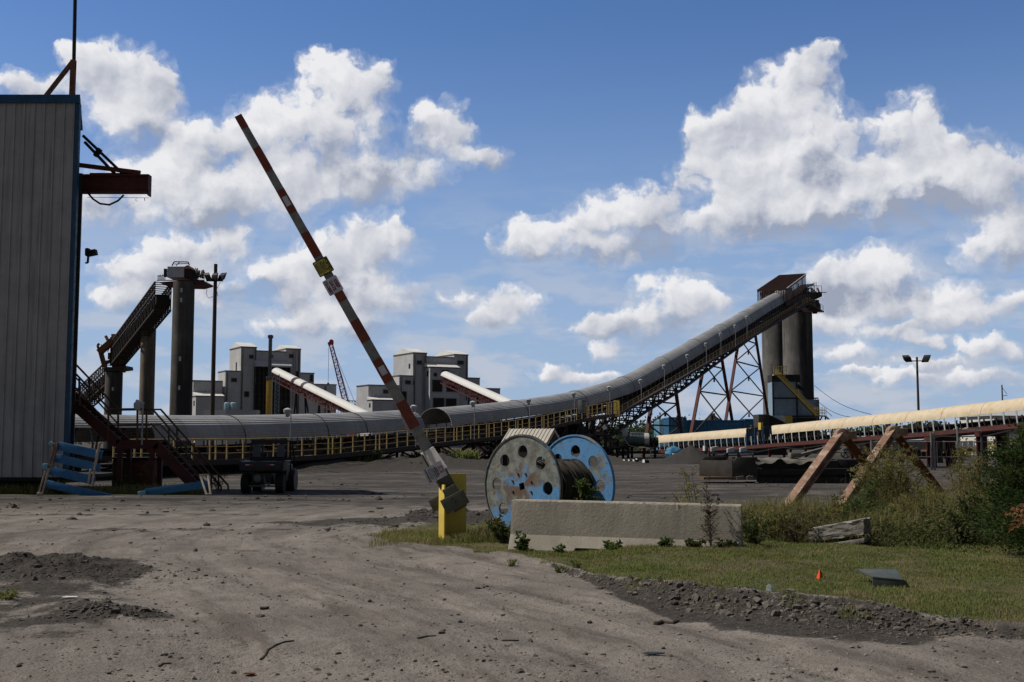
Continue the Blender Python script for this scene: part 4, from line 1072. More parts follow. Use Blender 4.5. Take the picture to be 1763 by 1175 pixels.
# ------------------------------------------------------------------ mill buildings far behind
PHI = R(30); MU = Vector((math.cos(PHI), math.sin(PHI), 0)); MV = Vector((-math.sin(PHI), math.cos(PHI), 0))
class Mill:
    def __init__(s, name, label, px0, D0, mat):
        s.o = Vector((W(px0, 758, D0).x, D0, 0)); s.mat = mat
        s.t = thing(name, label, 'building', s.o + MU*12, 'grey mill buildings in the distance')
    def u(s, px, v=0.0):
        d = raydir(px, 700); o = s.o+MV*v
        det = d.x*(-MU.y)+MU.x*d.y
        k = (o.x*(-MU.y)+MU.x*o.y)/det
        p = d*k; return (Vector((p.x, p.y, 0))-Vector((o.x, o.y, 0))).dot(MU)
    def z(s, py, px, v=0.0): 
        p = s.P(s.u(px, v), v, 0); return W(px, py, p.y).z
    def P(s, u, v, z): 
        p = s.o+MU*u+MV*v; return Vector((p.x, p.y, z))
    def blk(s, m, u0, u1, v0, v1, z0, z1):
        m.hexa([s.P(u0, v0, z0), s.P(u1, v0, z0), s.P(u1, v1, z0), s.P(u0, v1, z0)], [s.P(u0, v0, z1), s.P(u1, v0, z1), s.P(u1, v1, z1), s.P(u0, v1, z1)])
    def wall(s, px0, px1, py, v0, v1, mat=None, name='wall'):
        m = MB(); z1 = s.z(py, (px0+px1)/2, v0); u0, u1 = s.u(px0, v0), s.u(px1, v0)
        s.blk(m, u0, u1, v0, v1, 0, z1); m.build(name, mat or s.mat, s.t)
        c = MB()      # dark coping
        s.blk(c, u0-.08, u1+.08, v0-.08, v0+.02, z1-.02, z1+.22); s.blk(c, u0-.1, u0+.02, v0+.03, v1, z1-.02, z1+.22)
        c.build('coping', mt['greysteel'], s.t)
        return u0, u1, z1
    def gable(s, u0, u1, v0, v1, z1, hh, both=True):
        m = MB(); vm = (v0+v1)/2 if both else v1
        poly = [s.P(u0-.1, v0-.25, z1+.24), s.P(u0-.1, vm, z1+hh)] + ([s.P(u0-.1, v1, z1+.24)] if both else [s.P(u0-.1, v1, z1+.24)])
        m.prism(poly, MU*(u1-u0+.2)); m.build('roof', mt['millroof'], s.t)
    def window(s, px0, px1, py0, py1, v, mat='dark', name='window'):
        u0, u1 = s.u(px0, v), s.u(px1, v); z0, z1 = s.z(py1, px0, v), s.z(py0, px0, v)
        m = MB(); s.blk(m, u0, u1, v-.06, v-.004, z0, z1); f = m.build(name, mt[mat], s.t)
        c = MB(); t_ = .14
        s.blk(c, u0-t_, u0-.003, v-.10, v-.004, z0, z1); s.blk(c, u1+.003, u1+t_, v-.10, v-.004, z0, z1); s.blk(c, u0-t_, u1+t_, v-.10, v-.004, z1+.003, z1+t_); s.blk(c, u0-t_, u1+t_, v-.14, v-.004, z0-t_, z0-.003)
        c.build('frame', mt['greysteel'], f)
    def slot(s, v0, u, z0, z1, vv):   # opening in a left-hand face
        m = MB(); s.blk(m, u-.07, u-.004, vv, vv+.8, z0, z1); m.build('window', mt['dark'], s.t)
L = Mill('mill_building', 'left grey mill building with a dark open bay behind the yellow crane mast', 332, 250, mt['mill'])
u0, u1, z1 = L.wall(413, 440, 599, 3, 12); L.gable(u0, u1, 3, 12, z1, 1.5); L.slot(3, u0, z1-5.5, z1-3.2, 6); L.slot(3, u0, z1-9, z1-7.5, 6.2)
L.wall(440, 491, 606, 3.02, 11.98)
a0, a1, az = L.wall(491, 516.5, 602, 3, 12); L.gable(a0, a1, 3, 12, az, 1.3)
b0, b1, bz = L.wall(387, 413, 640, 2.9, 9); L.slot(3, b0, bz-3.4, bz-2.2, 5)
L.wall(332, 381.8, 657, 3, 12, name='low_wall')
v0 = 0.0; c0, c1, cz = L.wall(337, 386, 683.5, 0, 2.95, name='low_wall')
m = MB(); zt = L.z(676, 360, 3); m.prism([L.P(c0, -.15, cz+.23), L.P(c0, 2.9, zt), L.P(c0, 2.9, cz+.23)], MU*(c1-c0)); m.build('lean_to_roof', mt['millroof'], L.t)
L.slot(0, c0, cz-2, cz-.9, 1)
L.wall(516.5, 540, 643.5, 3.5, 11); L.wall(540, 578.6, 663, 4, 11, name='low_wall')
L.window(421, 427.5, 675, 683, 2.9+.0 if False else 3, 'dark'); L.window(509, 512, 640, 655, 3); L.window(533.5, 537.5, 646, 657, 3.5); 
# open bay: black sheet stands in for the shade inside; frame and canopy
u0, u1 = L.u(437.5, 2.6), L.u(498, 2.6); z1 = L.z(630, 460, 2.6)
m = MB(); L.blk(m, u0, u1, 2.86, 2.99, 0, z1); m.build('open_bay', mt['black'], L.t)
m = MB(); rr = random.Random(4)
for k in range(9): u = u0+(u1-u0)*k/8; L.blk(m, u-.12, u+.12, 2.45, 2.7, 0, z1)
for k in range(7): z = z1*(.12+.13*k); L.blk(m, u0, u1, 2.5, 2.65, z, z+.25)
for k in range(26): u = rr.uniform(u0+.5, u1-1.5); z = rr.uniform(.5, z1-2); L.blk(m, u, u+rr.uniform(.3, 1.8), 2.66, 2.84, z, z+rr.uniform(.2, 1.3))
m.build('bay_frame', mt['greysteel'] if False else mt['taupe'], L.t)
m = MB(); za = L.z(621, 460, 3); u0c, u1c = L.u(438, 2), L.u(499, 2); zb_ = L.z(629, 460, 1.4)
m.prism([L.P(u0c, 2.95, za), L.P(u0c, .9, zb_), L.P(u0c, .9, zb_-.35), L.P(u0c, 2.95, zb_-.35)], MU*(u1c-u0c)); m.build('canopy', mt['palegrey'], L.t)
Rm = Mill('mill_building', 'right blue-grey mill building with a projecting window bay, behind the barrier arm', 634, 252, mt['mill2'])
u0, u1, z1 = Rm.wall(710.6, 734.4, 609, 3, 14); Rm.gable(u0, u1, 3, 14, z1, 1.5); Rm.slot(3, u0, z1-3.4, z1-2.3, 4.5); Rm.slot(3, u0, z1-8.5, z1-7.3, 4)
Rm.wall(734.4, 781.6, 616, 3.02, 13.9)
a0, a1, az = Rm.wall(781.6, 805.6, 612, 3, 14); Rm.gable(a0, a1, 3, 14, az, 1.5)
b0, b1, bz = Rm.wall(687, 710.6, 648, 2.9, 8); Rm.slot(3, b0, bz-3, bz-2, 4)
Rm.wall(634, 687, 664.6, 3, 10, name='low_wall')
c0, c1, cz = Rm.wall(641, 679, 690, 0, 2.95, name='low_wall'); m = MB(); zt = Rm.z(684, 655, 3)
m.prism([Rm.P(c0, -.15, cz+.23), Rm.P(c0, 2.9, zt), Rm.P(c0, 2.9, cz+.23)], MU*(c1-c0)); m.build('lean_to_roof', mt['millroof'], Rm.t); Rm.slot(0, c0, cz-1.5, cz-.6, 1)
Rm.wall(805.6, 826, 652, 3.5, 11); Rm.wall(826, 861, 670, 4, 11, name='low_wall')
p0, p1, pz = Rm.wall(740, 790.6, 634, .2, 2.95, name='projecting_bay'); m = MB(); zt = Rm.z(627, 765, 3)
m.prism([Rm.P(p0-.2, -.1, pz+.23), Rm.P(p0-.2, 2.9, zt), Rm.P(p0-.2, 2.9, pz+.23)], MU*(p1-p0+.4)); m.build('bay_roof', mt['millroof'], Rm.t); Rm.slot(0, p0, pz-2, pz-.8, 1)
for q in ((744.6, 760.5, 655, 674), (769, 787.5, 663, 674), (746, 764, 686, 703), (768, 785, 687, 702), (747, 751, 643, 647.5), (761, 771, 638, 645)): Rm.window(*q, .2)
Rm.window(691, 699, 675, 690, 2.9); Rm.window(711.5, 713, 657, 662, 3); 
def fittings(B, pipes, louvres, ladder):
    for px, y0, y1, v in pipes:
        u = B.u(px, v); z0, z1 = max(0, B.z(y1, px, v)), B.z(y0, px, v); m = MB(); m.tube(B.P(u, v-.18, z0), B.P(u, v-.18, z1), .13, 8)
        for k in range(4): z = z0+(z1-z0)*(k+.5)/4; m.obox(B.P(u, v-.1, z), MU*.2, MV*.1, (0, 0, .06))
        m.build('downpipe', mt['greysteel'], B.t)
    for px0, px1, y0, y1, v in louvres: B.window(px0, px1, y0, y1, v, 'taupe', 'louvre')
    px, y0, y1, v = ladder; u = B.u(px, v); z0, z1 = max(0, B.z(y1, px, v)), B.z(y0, px, v); m = MB()
    for s in (-.3, .3): m.bar(B.P(u+s, v-.3, z0), B.P(u+s, v-.3, z1), .07)
    for k in range(int((z1-z0)/.45)): m.bar(B.P(u-.3, v-.3, z0+k*.45), B.P(u+.3, v-.3, z0+k*.45), .05)
    m.build('ladder', mt['greysteel'], B.t)
fittings(L, [(415.5, 601, 716, 3), (438, 601, 660, 3), (513.5, 604, 716, 3), (389.5, 642, 716, 2.9), (560, 665, 716, 4)], [(428, 434, 612, 617, 3), (497, 503, 611, 616, 3), (398, 406, 652, 657, 2.9), (548, 556, 676, 682, 4)], (505, 603, 700, 3))
fittings(Rm, [(713, 611, 700, 3), (732, 611, 640, 3), (803, 614, 690, 3), (690, 650, 716, 2.9), (840, 672, 700, 4)], [(718, 725, 622, 627, 3), (788, 797, 622, 627, 3), (698, 706, 656, 661, 2.9), (660, 668, 672, 677, 3)], (729, 611, 705, 3))
# tank wall and tanks in front of the left mill
mt['paletank'] = M('pale blue tank paint', (.28,.38,.46), (.22,.31,.38), 3, .55)
xa, xm, xb = (W(p, 710, 225).x for p in (351, 389, 440)); zt = W(390, 706, 225).z
t = thing('tank_wall', 'low stained white concrete wall in front of the left mill', 'wall', (xm, 225, 0))
MB().box(xa, xm, 225, 229, 0, zt).build('lit_side', mt['white'], t); MB().box(xm+.01, xb, 225.6, 229, 0, zt).build('shaded_side', mt['mill'], t)  # one white wall, its sunlit and shaded parts set apart by colour
for i, px in enumerate((391, 402)):
    c = W(px, 700, 231); z0, z1 = W(px, 706, 231).z, W(px, 693, 231).z
    t = thing('blue_tank', ['left', 'right'][i]+' one of two small pale blue tanks above the white concrete wall', 'tank', (c.x, 231, 0), 'pale blue tanks')
    MB().lathe((c.x, 231, 0), (0, 0, 1), [(.6, z0+.0), (.64, z0+.15), (.64, z1-.2), (.4, z1)], 16).build('vessel', mt['paletank'], t)
    m = MB(); 
    for k in (-.5, .5): m.box(c.x+k-.1, c.x+k+.1, 230.9, 231.1, 0, z0)
    m.build('stand', mt['greysteel'], t)
# white covered incline conveyors in front of the mills
def incline(pa, pb, Da, Db, label, legs, gaps=False):
    a, b = W(*pa, Da), W(*pb, Db); d = (b-a).normalized(); t = thing('incline_conveyor', label, 'conveyor', (a.x, a.y, 0), 'white-roofed conveyors running down from the mills')
    sd = d.cross(Vector((0, 0, 1))).normalized(); up = sd.cross(d)
    m = MB(); L_ = (b-a).length; n = 14; P0 = []
    for k in range(n+1):
        an = math.pi*k/n; P0.append(sd*math.cos(an)*1.15+up*(math.sin(an)*.95))
    for f0, f1 in ((0, .235), (.27, .345), (.375, 1.0)) if gaps else ((0, 1),):
        m = MB(); m.prism([a.lerp(b, f0)+p for p in P0], (b-a)*(f1-f0)); m.build('roof', mt['white'], t)
    m = MB(); N_ = int(L_/1.6); w = 1.0
    for s_ in (1, -1):
        m.bar(a+sd*w*s_-up*.1, b+sd*w*s_-up*.1, .15, .2); m.bar(a+sd*w*s_-up*1.7, b+sd*w*s_-up*1.7, .18, .2)
        for k in range(N_+1):
            p = a.lerp(b, k/N_)+sd*w*s_; m.bar(p-up*.1, p-up*1.7, .10)
            if k < N_: q = a.lerp(b, (k+1)/N_)+sd*w*s_; m.bar(p-up*(.1 if k % 2 else 1.7), q-up*(1.7 if k % 2 else .1), .08)
    m.bar(a-up*.75, b-up*.75, 1.5, .6)
    m.build('truss', mt['redsteel'], t)
    for f in legs:
        p = a.lerp(b, f); m = MB()
        m.bar(p-up*1.65-sd*1.0, p-up*1.65+sd*1.0, .25)
        for s_ in (1, -1): m.bar(p-up*1.7+sd*s_*.9, Vector((p.x+d.x*(-.6)+sd.x*s_*1.8, p.y+sd.y*s_*1.8, 0)), .3); m.bar(p-up*1.7+sd*s_*.9, Vector((p.x+d.x*2.2+sd.x*s_*1.8, p.y+sd.y*s_*1.8, 0)), .3)
        m.build('trestle', mt['blacktruss'], t)
incline((476, 641), (640, 722), 246, 205, 'white-roofed conveyor coming down from the open bay of the left mill', (.3, .55, .8), True)
incline((767, 647), (885, 700), 249, 215, 'white-roofed conveyor coming down from the windowed bay of the right mill', (.45, .75))
# footbridge between the mills
a, b = W(596, 690, 262), W(636, 692, 262)
t = thing('pipe_bridge', 'thin lattice pipe bridge between the two grey mills', 'bridge', (a.x, 262, 0)); m = MB()
for z in (0, -.9): m.bar(a+Vector((0, 0, z)), b+Vector((0, 0, z)), .16)
for k in range(9): p = a.lerp(b, k/8); q = a.lerp(b, min(1, (k+1)/8)); m.bar(p, p-Vector((0, 0, .9)), .1); m.bar(p, q-Vector((0, 0, .9)), .08)
m.build('lattice', mt['greysteel'], t); m = MB(); m.box(a.x+1, a.x+1.3, 262, 262.3, 0, a.z-.9); m.box(b.x-.5, b.x-.2, 262, 262.3, 0, b.z-.9); m.build('post', mt['greysteel'], t)
# yellow telescopic crane mast and its blue lattice stair
c = W(463.5, 700, 150); zt, zj = W(464, 577, 150).z, W(464, 653, 150).z
t = thing('crane_mast', 'telescopic crane mast, yellow below and dark grey above, in front of the left mill', 'crane', (c.x, 150, 0))
MB().box(c.x-.36, c.x+.34, 149.6, 150.3, 0, zj).build('yellow_boom', mt['craneyellow'], t, bevel=.05)
m = MB(); m.box(c.x-.2, c.x+.22, 149.75, 150.15, zj+.01, zt); m.box(c.x-.42, c.x+.40, 149.55, 150.35, zj-.15, zj+.3); m.box(c.x-.3, c.x+.34, 149.7, 150.2, zt-.45, zt-.05)
z = W(464, 614, 150).z; m.box(c.x+.22, c.x+.45, 149.8, 150.1, z-.2, z+.2); m.build('inner_boom', mt['greysteel'], t, bevel=.02)
m = MB(); x = W(473, 700, 152).x; z1 = W(473, 645, 152).z
for k in (0, .55): m.bar((x+k, 152, 0), (x+k, 152, z1), .09)
for k in range(20): z = z1*k/20; m.bar((x, 152, z), (x+.55, 152, z+z1/20), .06); m.bar((x, 152, z), (x+.55, 152, z), .06)
t = thing('lattice_ladder', 'slim blue lattice ladder beside the yellow crane mast', 'ladder', (x, 152, 0)); m.build('ladder', mt['steelblue'], t)
# red lattice crane boom
A_, B_ = W(598, 704, 300), W(570, 594, 300)
t = thing('crane_boom', 'red lattice crane boom leaning left between the two mills', 'crane', (A_.x, 300, 0))
m = MB(); d = (B_-A_).normalized(); sx = Vector((d.z, 0, -d.x)); A0 = A_-d*((A_.z)/d.z)*.98; N_ = 34
for sx_, sy_ in ((1, 1), (1, -1), (-1, 1), (-1, -1)):
    m.bar(A0+sx*.85*sx_+Vector((0, .8*sy_, 0)), B_+sx*.42*sx_+Vector((0, .4*sy_, 0)), .17)
for k in range(N_):
    for sy_ in (1, -1):
        f0, f1 = k/N_, (k+1)/N_; w0, w1 = .85-.43*f0, .85-.43*f1; s_ = 1 if k % 2 else -1
        m.bar(A0.lerp(B_, f0)+sx*w0*s_+Vector((0, .7*sy_, 0)), A0.lerp(B_, f1)-sx*w1*s_+Vector((0, .7*sy_, 0)), .10)
        m.bar(A0.lerp(B_, f0)-sx*w0+Vector((0, .7*sy_, 0)), A0.lerp(B_, f0)+sx*w0+Vector((0, .7*sy_, 0)), .08)
m.obox(B_+d*.4, sx*.7, (0, .5, 0), d*.4); m.lathe(B_+d*.8+sx*.3-Vector((0, .2, 0)), (0, 1, 0), [(.6, 0), (.6, .4)], 14); m.build('boom', mt['cranered'], t)
m = MB(); h0 = B_+Vector((-.6, 0, .5)); hk = W(565, 660, 300); m.tube(h0, hk, .05, 5); m.tube(B_+d*.8, W(616, 706, 302), .05, 5); m.tube(B_+d*.2+sx*.4, W(606, 706, 302), .05, 5); m.build('cable', mt['black'], t)
m = MB(); m.obox(hk-Vector((0, 0, .6)), (.25, 0, 0), (0, .2, 0), (0, 0, .7)); m.path([hk-Vector((0, 0, 1.2)), hk-Vector((.0, 0, 1.7)), hk-Vector((.3, 0, 1.8))], .1, 6); m.build('hook_block', mt['black'], t)
c = A0; m = MB(); m.box(c.x-2.4, c.x+2.4, 298, 303, .9, 3.2); m.box(c.x-2.8, c.x+2.8, 297.5, 298.6, 0, 1.1); m.box(c.x-2.8, c.x+2.8, 302.4, 303.5, 0, 1.1); m.build('crawler_base', mt['cranered'], t, bevel=.1)

# ------------------------------------------------------------------ three concrete towers and their gallery on the left
def tower(px, w, Y, ytop, label, flare=0):
    c = W(px, 758, Y); r = w/2*Y/F; zt = W(px, ytop, Y).z
    t = thing('concrete_tower', label, 'tower', (c.x, Y, 0), 'round concrete towers on the left')
    MB().lathe((c.x, Y, 0), (0, 0, 1), [(r*1.06, 0), (r*1.02, zt*.4), (r, zt*.7), (r, zt)], 36).build('shaft', mt['tower'], t)
    return t, c, r, zt
def slits(t, c, r, Y, lst):
    m = MB()
    for px, py in lst:
        p = W(px, py, Y-r); x = p.x-c.x; y = -math.sqrt(max(r*r-x*x, .01))
        n = Vector((x, y, 0)).normalized(); sdv = Vector((-n.y, n.x, 0))
        m.obox(Vector((c.x, Y, p.z))+n*(r-.10), sdv*.16, n*.16, (0, 0, .32))
    m.build('slit_window', mt['palegrey'], t)  # pale blocks stand in for bright sky seen through the slits
tA, cA, rA, zA = tower(310, 36.5, 170, 487, 'tallest dark concrete tower, carrying a machinery platform on top')
slits(tA, cA, rA, 170, [(312.5, 500), (312, 517), (310, 618), (308.5, 668)])
_tw = mt['tower']; mt['tower'] = mat_silo('brown tower concrete', (.24,.20,.15), (.16,.135,.10), (.07,.06,.05))
tB, cB, rB, zB = tower(250.5, 25, 188, 566, 'slimmer brown concrete tower propping the middle of the gallery')
mt['tower'] = _tw
tC, cC, rC, zC = tower(193, 29, 206, 642, 'shortest concrete tower, topped by the lower gallery junction')
slits(tC, cC, rC, 206, [(194, 670)])
# top house of the tall tower
m = MB(); Y = 170; f = lambda px, py, y=Y: W(px, py, y)
a, b = f(275, 489), f(352, 489)
m.prism([f(275, 486), f(340, 481.5), f(352, 484), f(352, 487), f(337, 491), f(290, 490), f(275, 487.5)], (0, 5, 0)); m.build('platform', mt['redsteel'], tA)
m = MB(); p, q = f(286.5, 476), f(315.5, 458.5); m.box(p.x, q.x, 170.4, 174, f(300, 477).z, q.z); m.build('machine_house', mt['palegrey'], tA)
m = MB(); p, q = f(315.6, 476), f(328.5, 462); m.box(p.x+.01, q.x, 170.6, 174, f(300, 476.5).z, q.z); m.build('brown_house', mt['maroon'], tA)
m = MB(); p, q = f(309, 462), f(328, 456); m.prism([(p.x, 170.5, p.z), (q.x, 170.5, p.z+.0), (q.x-.5, 170.5, q.z), (p.x+1, 170.5, q.z)], (0, 3, 0)); m.build('pink_roof', M('faded pink sheet', (.42, .22, .22), (.36, .19, .19), 3, .7), tA)
m = MB(); rr = random.Random(2)
m.bar(f(296, 458), f(300, 451), .14); m.bar(f(300, 451), f(324, 451.5), .14); m.bar(f(324, 451.5), f(326, 457), .14); m.bar(f(300, 455), f(324, 454), .1); m.bar(f(303, 458), f(310, 451), .1)
m.box(f(280, 470).x, f(284.5, 470).x, 170.5, 171, f(280, 476).z, f(280, 462).z)
for k in range(30):
    x = rr.uniform(329, 351); y0 = rr.uniform(474, 479); m.bar(f(x, y0, 171), f(x+rr.uniform(-3, 3), y0-rr.uniform(3, 13), 171+rr.uniform(0, 2)), rr.uniform(.08, .32))
for k in range(7): x = 272+k*2; m.bar(f(x, 483), f(x, 472+rr.uniform(0, 4)), .08)
m.bar(f(271, 476), f(285, 474), .08)
for k in range(13): x = 328+k*2; m.bar(f(x, 482), f(x, 473), .05)
m.bar(f(328, 474), f(352, 473.5), .05)
m.bar(f(270, 483), f(352, 483), .12); m.build('roof_machinery', mt['blacktruss'], tA)
# the gallery
def gallery(P0, P1, depth, label, n, wid=2.4, belt=True):
    t = thing('truss_gallery', label, 'conveyor', (P0.x, P0.y, 0), 'dark truss galleries between the concrete towers')
    d = (P1-P0).normalized(); sd = d.cross(Vector((0, 0, 1))).normalized(); dn = Vector((0, 0, -depth)); m = MB()
    for s_ in (1, -1):
        o = sd*wid/2*s_
        for k in (0, .33, 1.0): m.bar(P0+o+dn*k, P1+o+dn*k, .24, .24)
        for i in range(n+1):
            p = P0.lerp(P1, i/n)+o; m.bar(p, p+dn, .14)
            if i < n:
                q = P0.lerp(P1, (i+1)/n)+o
                m.bar(p+dn*.36, q+dn, .12) if i % 2 else m.bar(p+dn, q+dn*.36, .12)
                m.bar(p, q+dn*.33, .09) if i % 2 else m.bar(p+dn*.33, q, .09)
    for i in range(n+1):
        p = P0.lerp(P1, i/n); m.bar(p+sd*wid/2+dn, p-sd*wid/2+dn, .16); m.bar(p+sd*wid/2, p-sd*wid/2, .12)
    m.build('truss', mt['blacktruss'], t)
    m = MB(); m.bar(P0+dn*.60, P1+dn*.60, wid*.8, depth*.34); m.build('belt_trough', mt['dark'], t)
    return t
P0 = W(281, 487, 172); P1 = W(203, 590, 206)
gallery(P1, P0, 4.2, 'dark truss gallery rising from the shortest tower to the tallest one', 34)
P2 = W(196, 622, 207); P3 = W(112, 700, 252)
gallery(P3, P2, 4.2, 'lower truss gallery rising from behind the shed to the shortest tower', 26)
# junction house on the short tower
m = MB(); f = lambda px, py: W(px, py, 204.5)
m.prism([f(177, 634), f(216, 630), f(217, 636), f(180, 641)], (0, 4, 0)); m.build('platform', mt['blacktruss'], tC)
m = MB(); p, q = f(191.5, 604), f(207, 575); m.box(p.x, q.x, 205, 208, f(190, 640).z, q.z-.8); m.build('junction_house', mt['redsteel'], tC)
m = MB(); m.box(p.x-.2, q.x+.2, 204.8, 208.2, q.z-.79, q.z); m.build('house_roof', M('dull pink roof', (.36, .17, .15), (.28, .14, .12), 3, .7), tC)
m = MB(); rr = random.Random(6)
for k in range(26):
    x = rr.uniform(171, 206); y0 = rr.uniform(586, 628); m.bar(f(x, y0), f(x+rr.uniform(-6, 6), y0-rr.uniform(2, 12))+Vector((0, rr.uniform(0, 2), 0)), rr.uniform(.1, .5))
for a_, b_ in (((168, 595), (178, 632)), ((174, 600), (183, 634)), ((168, 595), (171, 592))): m.bar(f(*a_), f(*b_), .35)
m.bar(f(171, 607), f(198, 584), 1.4, 1.0)
m.build('junction_machinery', mt['rust'], tC)

# ------------------------------------------------------------------ tan conveyor crossing on the right
TA = W(1135, 758, 110); TB = W(1763, 758, 64); TA = Vector((TA.x, TA.y, 0)); TB = Vector((TB.x, TB.y, 0))
TT = (TB-TA).normalized(); TN = Vector((TT.y, -TT.x, 0));  TN = TN if TN.x < 0 else -TN     # out towards the camera
def tplane(px, py, off=0):
    d = raydir(px, py); o = TA+TN*off; det = d.x*(-TT.y)+TT.x*d.y
    k = (o.x*(-TT.y)+TT.x*o.y)/det; p = Vector((0, 0, CH))+d*k
    return (p-o).dot(TT), p.z
q = [tplane(x, y) for x, y in ((1135,750),(1300,736.5),(1330,733),(1480,717),(1600,705),(1763,685))]; q.append((q[-1][0]+14, q[-1][1]+.85))
tz = lambda s: float(np.interp(s, [a for a, b in q], [b for a, b in q]))
def TP(s, off, z): p = TA+TT*s+TN*off; return Vector((p.x, p.y, z))
tan = thing('tan_conveyor', 'long low conveyor with a tan curved cover, white ribs and red frame across the right', 'conveyor', TP(20, 0, 0))
TRW, TRH = .74, .78
tend = q[-1][0]; g0, g1 = tplane(1297, 742)[0], tplane(1331, 740)[0]
def tcover(s0, s1, lip=0):
    V = []; Fc = []; ns = 16; n = max(2, int((s1-s0)/1.0)+1)
    for g in (0, -.03):
        for i in range(n):
            s = s0+(s1-s0)*i/(n-1)
            for j in range(ns+1):
                a = R(2)+R(140)*j/ns
                ss = s+(lip*(abs(math.cos(a))**1.5) if i == 0 else 0)
                V.append(TP(ss, math.cos(a)*(TRW+g), tz(s)-TRH+math.sin(a)*(TRH+g))[:])
    k = ns+1; m_ = n*k
    for Lx in (0, m_):
        for i in range(n-1):
            for j in range(ns): Fc.append((Lx+i*k+j, Lx+i*k+j+1, Lx+(i+1)*k+j+1, Lx+(i+1)*k+j))
    for i in range(n-1):
        for j in (0, ns): Fc.append((i*k+j, (i+1)*k+j, m_+(i+1)*k+j, m_+i*k+j))
    for i in (0, n-1):
        for j in range(ns): Fc.append((i*k+j, i*k+j+1, m_+i*k+j+1, m_+i*k+j))
    o = np_mesh('cover', V, Fc, mt['tan'], tan, smooth=True); o.data.set_sharp_from_angle(angle=R(40))
eds = [.2, 4.2, 8.2, g0]
for a, b in zip(eds[:-1], eds[1:]): tcover(a+.015, b-.015)
eds = [g1]+list(np.arange(g1+3.5, tend, 3.5))
for i, (a, b) in enumerate(zip(eds[:-1], eds[1:])): tcover(a+.015, b-.015, 1.1 if i == 0 else 0)
def frame_z(s): return tz(s)-TRH-.72
ribs = [i for i in np.arange(.6, tend-.5, 1.02)]
for i, s in enumerate(ribs[:96]):
    m = MB(); z0 = tz(s)-TRH
    pts = [TP(s, TRW-.02-.06*t_*t_, z0+.05-(.72)*t_) for t_ in (0, .33, .66, 1)]
    for a, b in zip(pts[:-1], pts[1:]): m.bar(a, b, .11, .03, TN)
    pts = [TP(s+.45, -TRW+.05, z0), TP(s+.45, -TRW+.1, z0-.7)]
    m.bar(pts[0], pts[1], .08, .04, TN); m.bar(TP(s, TRW-.09, z0-.66), TP(s+.45, -TRW+.1, z0-.68), .05)
    m.build('rib', mt['palegrey'], tan)
m = MB(); m2 = MB(); m3 = MB()
sl = pl(None, 0, tend, 2.0)
for a, b in zip(sl[:-1], sl[1:]):
    for off in (TRW-.02, -TRW+.02): m.bar(TP(a, off, frame_z(a)-.1), TP(b, off, frame_z(b)-.1), .10, .26)
    m2.bar(TP(a, 0, frame_z(a)+.35), TP(b, 0, frame_z(b)+.35), 1.0, .06); m2.bar(TP(a, 0, frame_z(a)-.28), TP(b, 0, frame_z(b)-.28), .9, .05)
    m3.bar(TP(a, TRW+.1, frame_z(a)-.42-.12*math.sin(a)), TP(b, TRW+.1, frame_z(b)-.42-.12*math.sin(b)), .07)
m.build('frame', mt['redlead'], tan); m2.build('belt', mt['blackrubber'], tan); m3.build('pull_cable', mt['black'], tan)
for s in np.arange(.9, tend-.5, 1.02):
    m = MB(); m.bar(TP(s, .5, frame_z(s)), TP(s, .62, frame_z(s)+.5), .07); m.tube(TP(s, -.5, frame_z(s)+.22), TP(s, .55, frame_z(s)+.22), .07, 6)
    m.build('idler', mt['taupe'], tan)
m = MB()
for s in np.linspace(g0+.25, g1-.2, 3):
    for off in (.7, -.7): m.bar(TP(s, off, frame_z(s)), TP(s, off, tz(s)-.1), .16)
    m.bar(TP(s, .7, tz(s)-.1), TP(s, -.7, tz(s)-.1), .1)
m.build('gap_frame', M('dark blue frame', (.03, .07, .15), (.025, .055, .12), 4, .6), tan)
m = MB(); s = tplane(1324, 735)[0]; m.obox(TP(s, .75, tz(s)-.02), TT*.2, TN*.1, (0, 0, .28)); m.build('warning_box', mt['yellow'], tan)
m = MB(); s = tplane(1230, 762)[0]; m.obox(TP(s, .95, frame_z(s)-.0), TT*.16, TN*.08, (0, 0, .22)); m.build('switch_box', mt['white'], tan)
for px in (1337, 1240, 1400, 1480):
    s = tplane(px, 755)[0]; m = MB()
    for off in (.65, -.65): m.bar(TP(s, off, -.1), TP(s, off, frame_z(s)-.2), .16)
    m.bar(TP(s, .65, .5), TP(s, -.65, frame_z(s)-.4), .08); m.build('support_leg', mt['redsteel'], tan)
for px in (1619, 1707, 1790):
    s = tplane(px, 740)[0]; m = MB()
    for off in (.7, -.7): m.ibeam(TP(s, off, -.1), TP(s, off, frame_z(s)-.45), .42, .42, .05, TT)
    m.bar(TP(s, 1.0, frame_z(s)-.4), TP(s, -1.0, frame_z(s)-.4), .5, .25); m.build('support_leg', mt['redsteel'], tan)
# dark pipe rack running behind under the tan conveyor
t = thing('pipe_rack', 'dark horizontal pipe rack on columns behind the tan conveyor at far right', 'pipe rack', W(1690, 758, 82))
m = MB()
a, b = W(1560, 747, 88), W(1800, 742, 80)
m.bar(a, b, .8, .35); m.bar(a+Vector((0, 1, .5)), b+Vector((0, 1, .5)), .3); m.bar(W(1480, 768, 92), W(1640, 768, 88), .5, .6)
for k in (.25, .55, .85): p = a.lerp(b, k); m.bar((p.x, p.y, -.1), p, .4)
m.build('rack', mt['dark'], t)
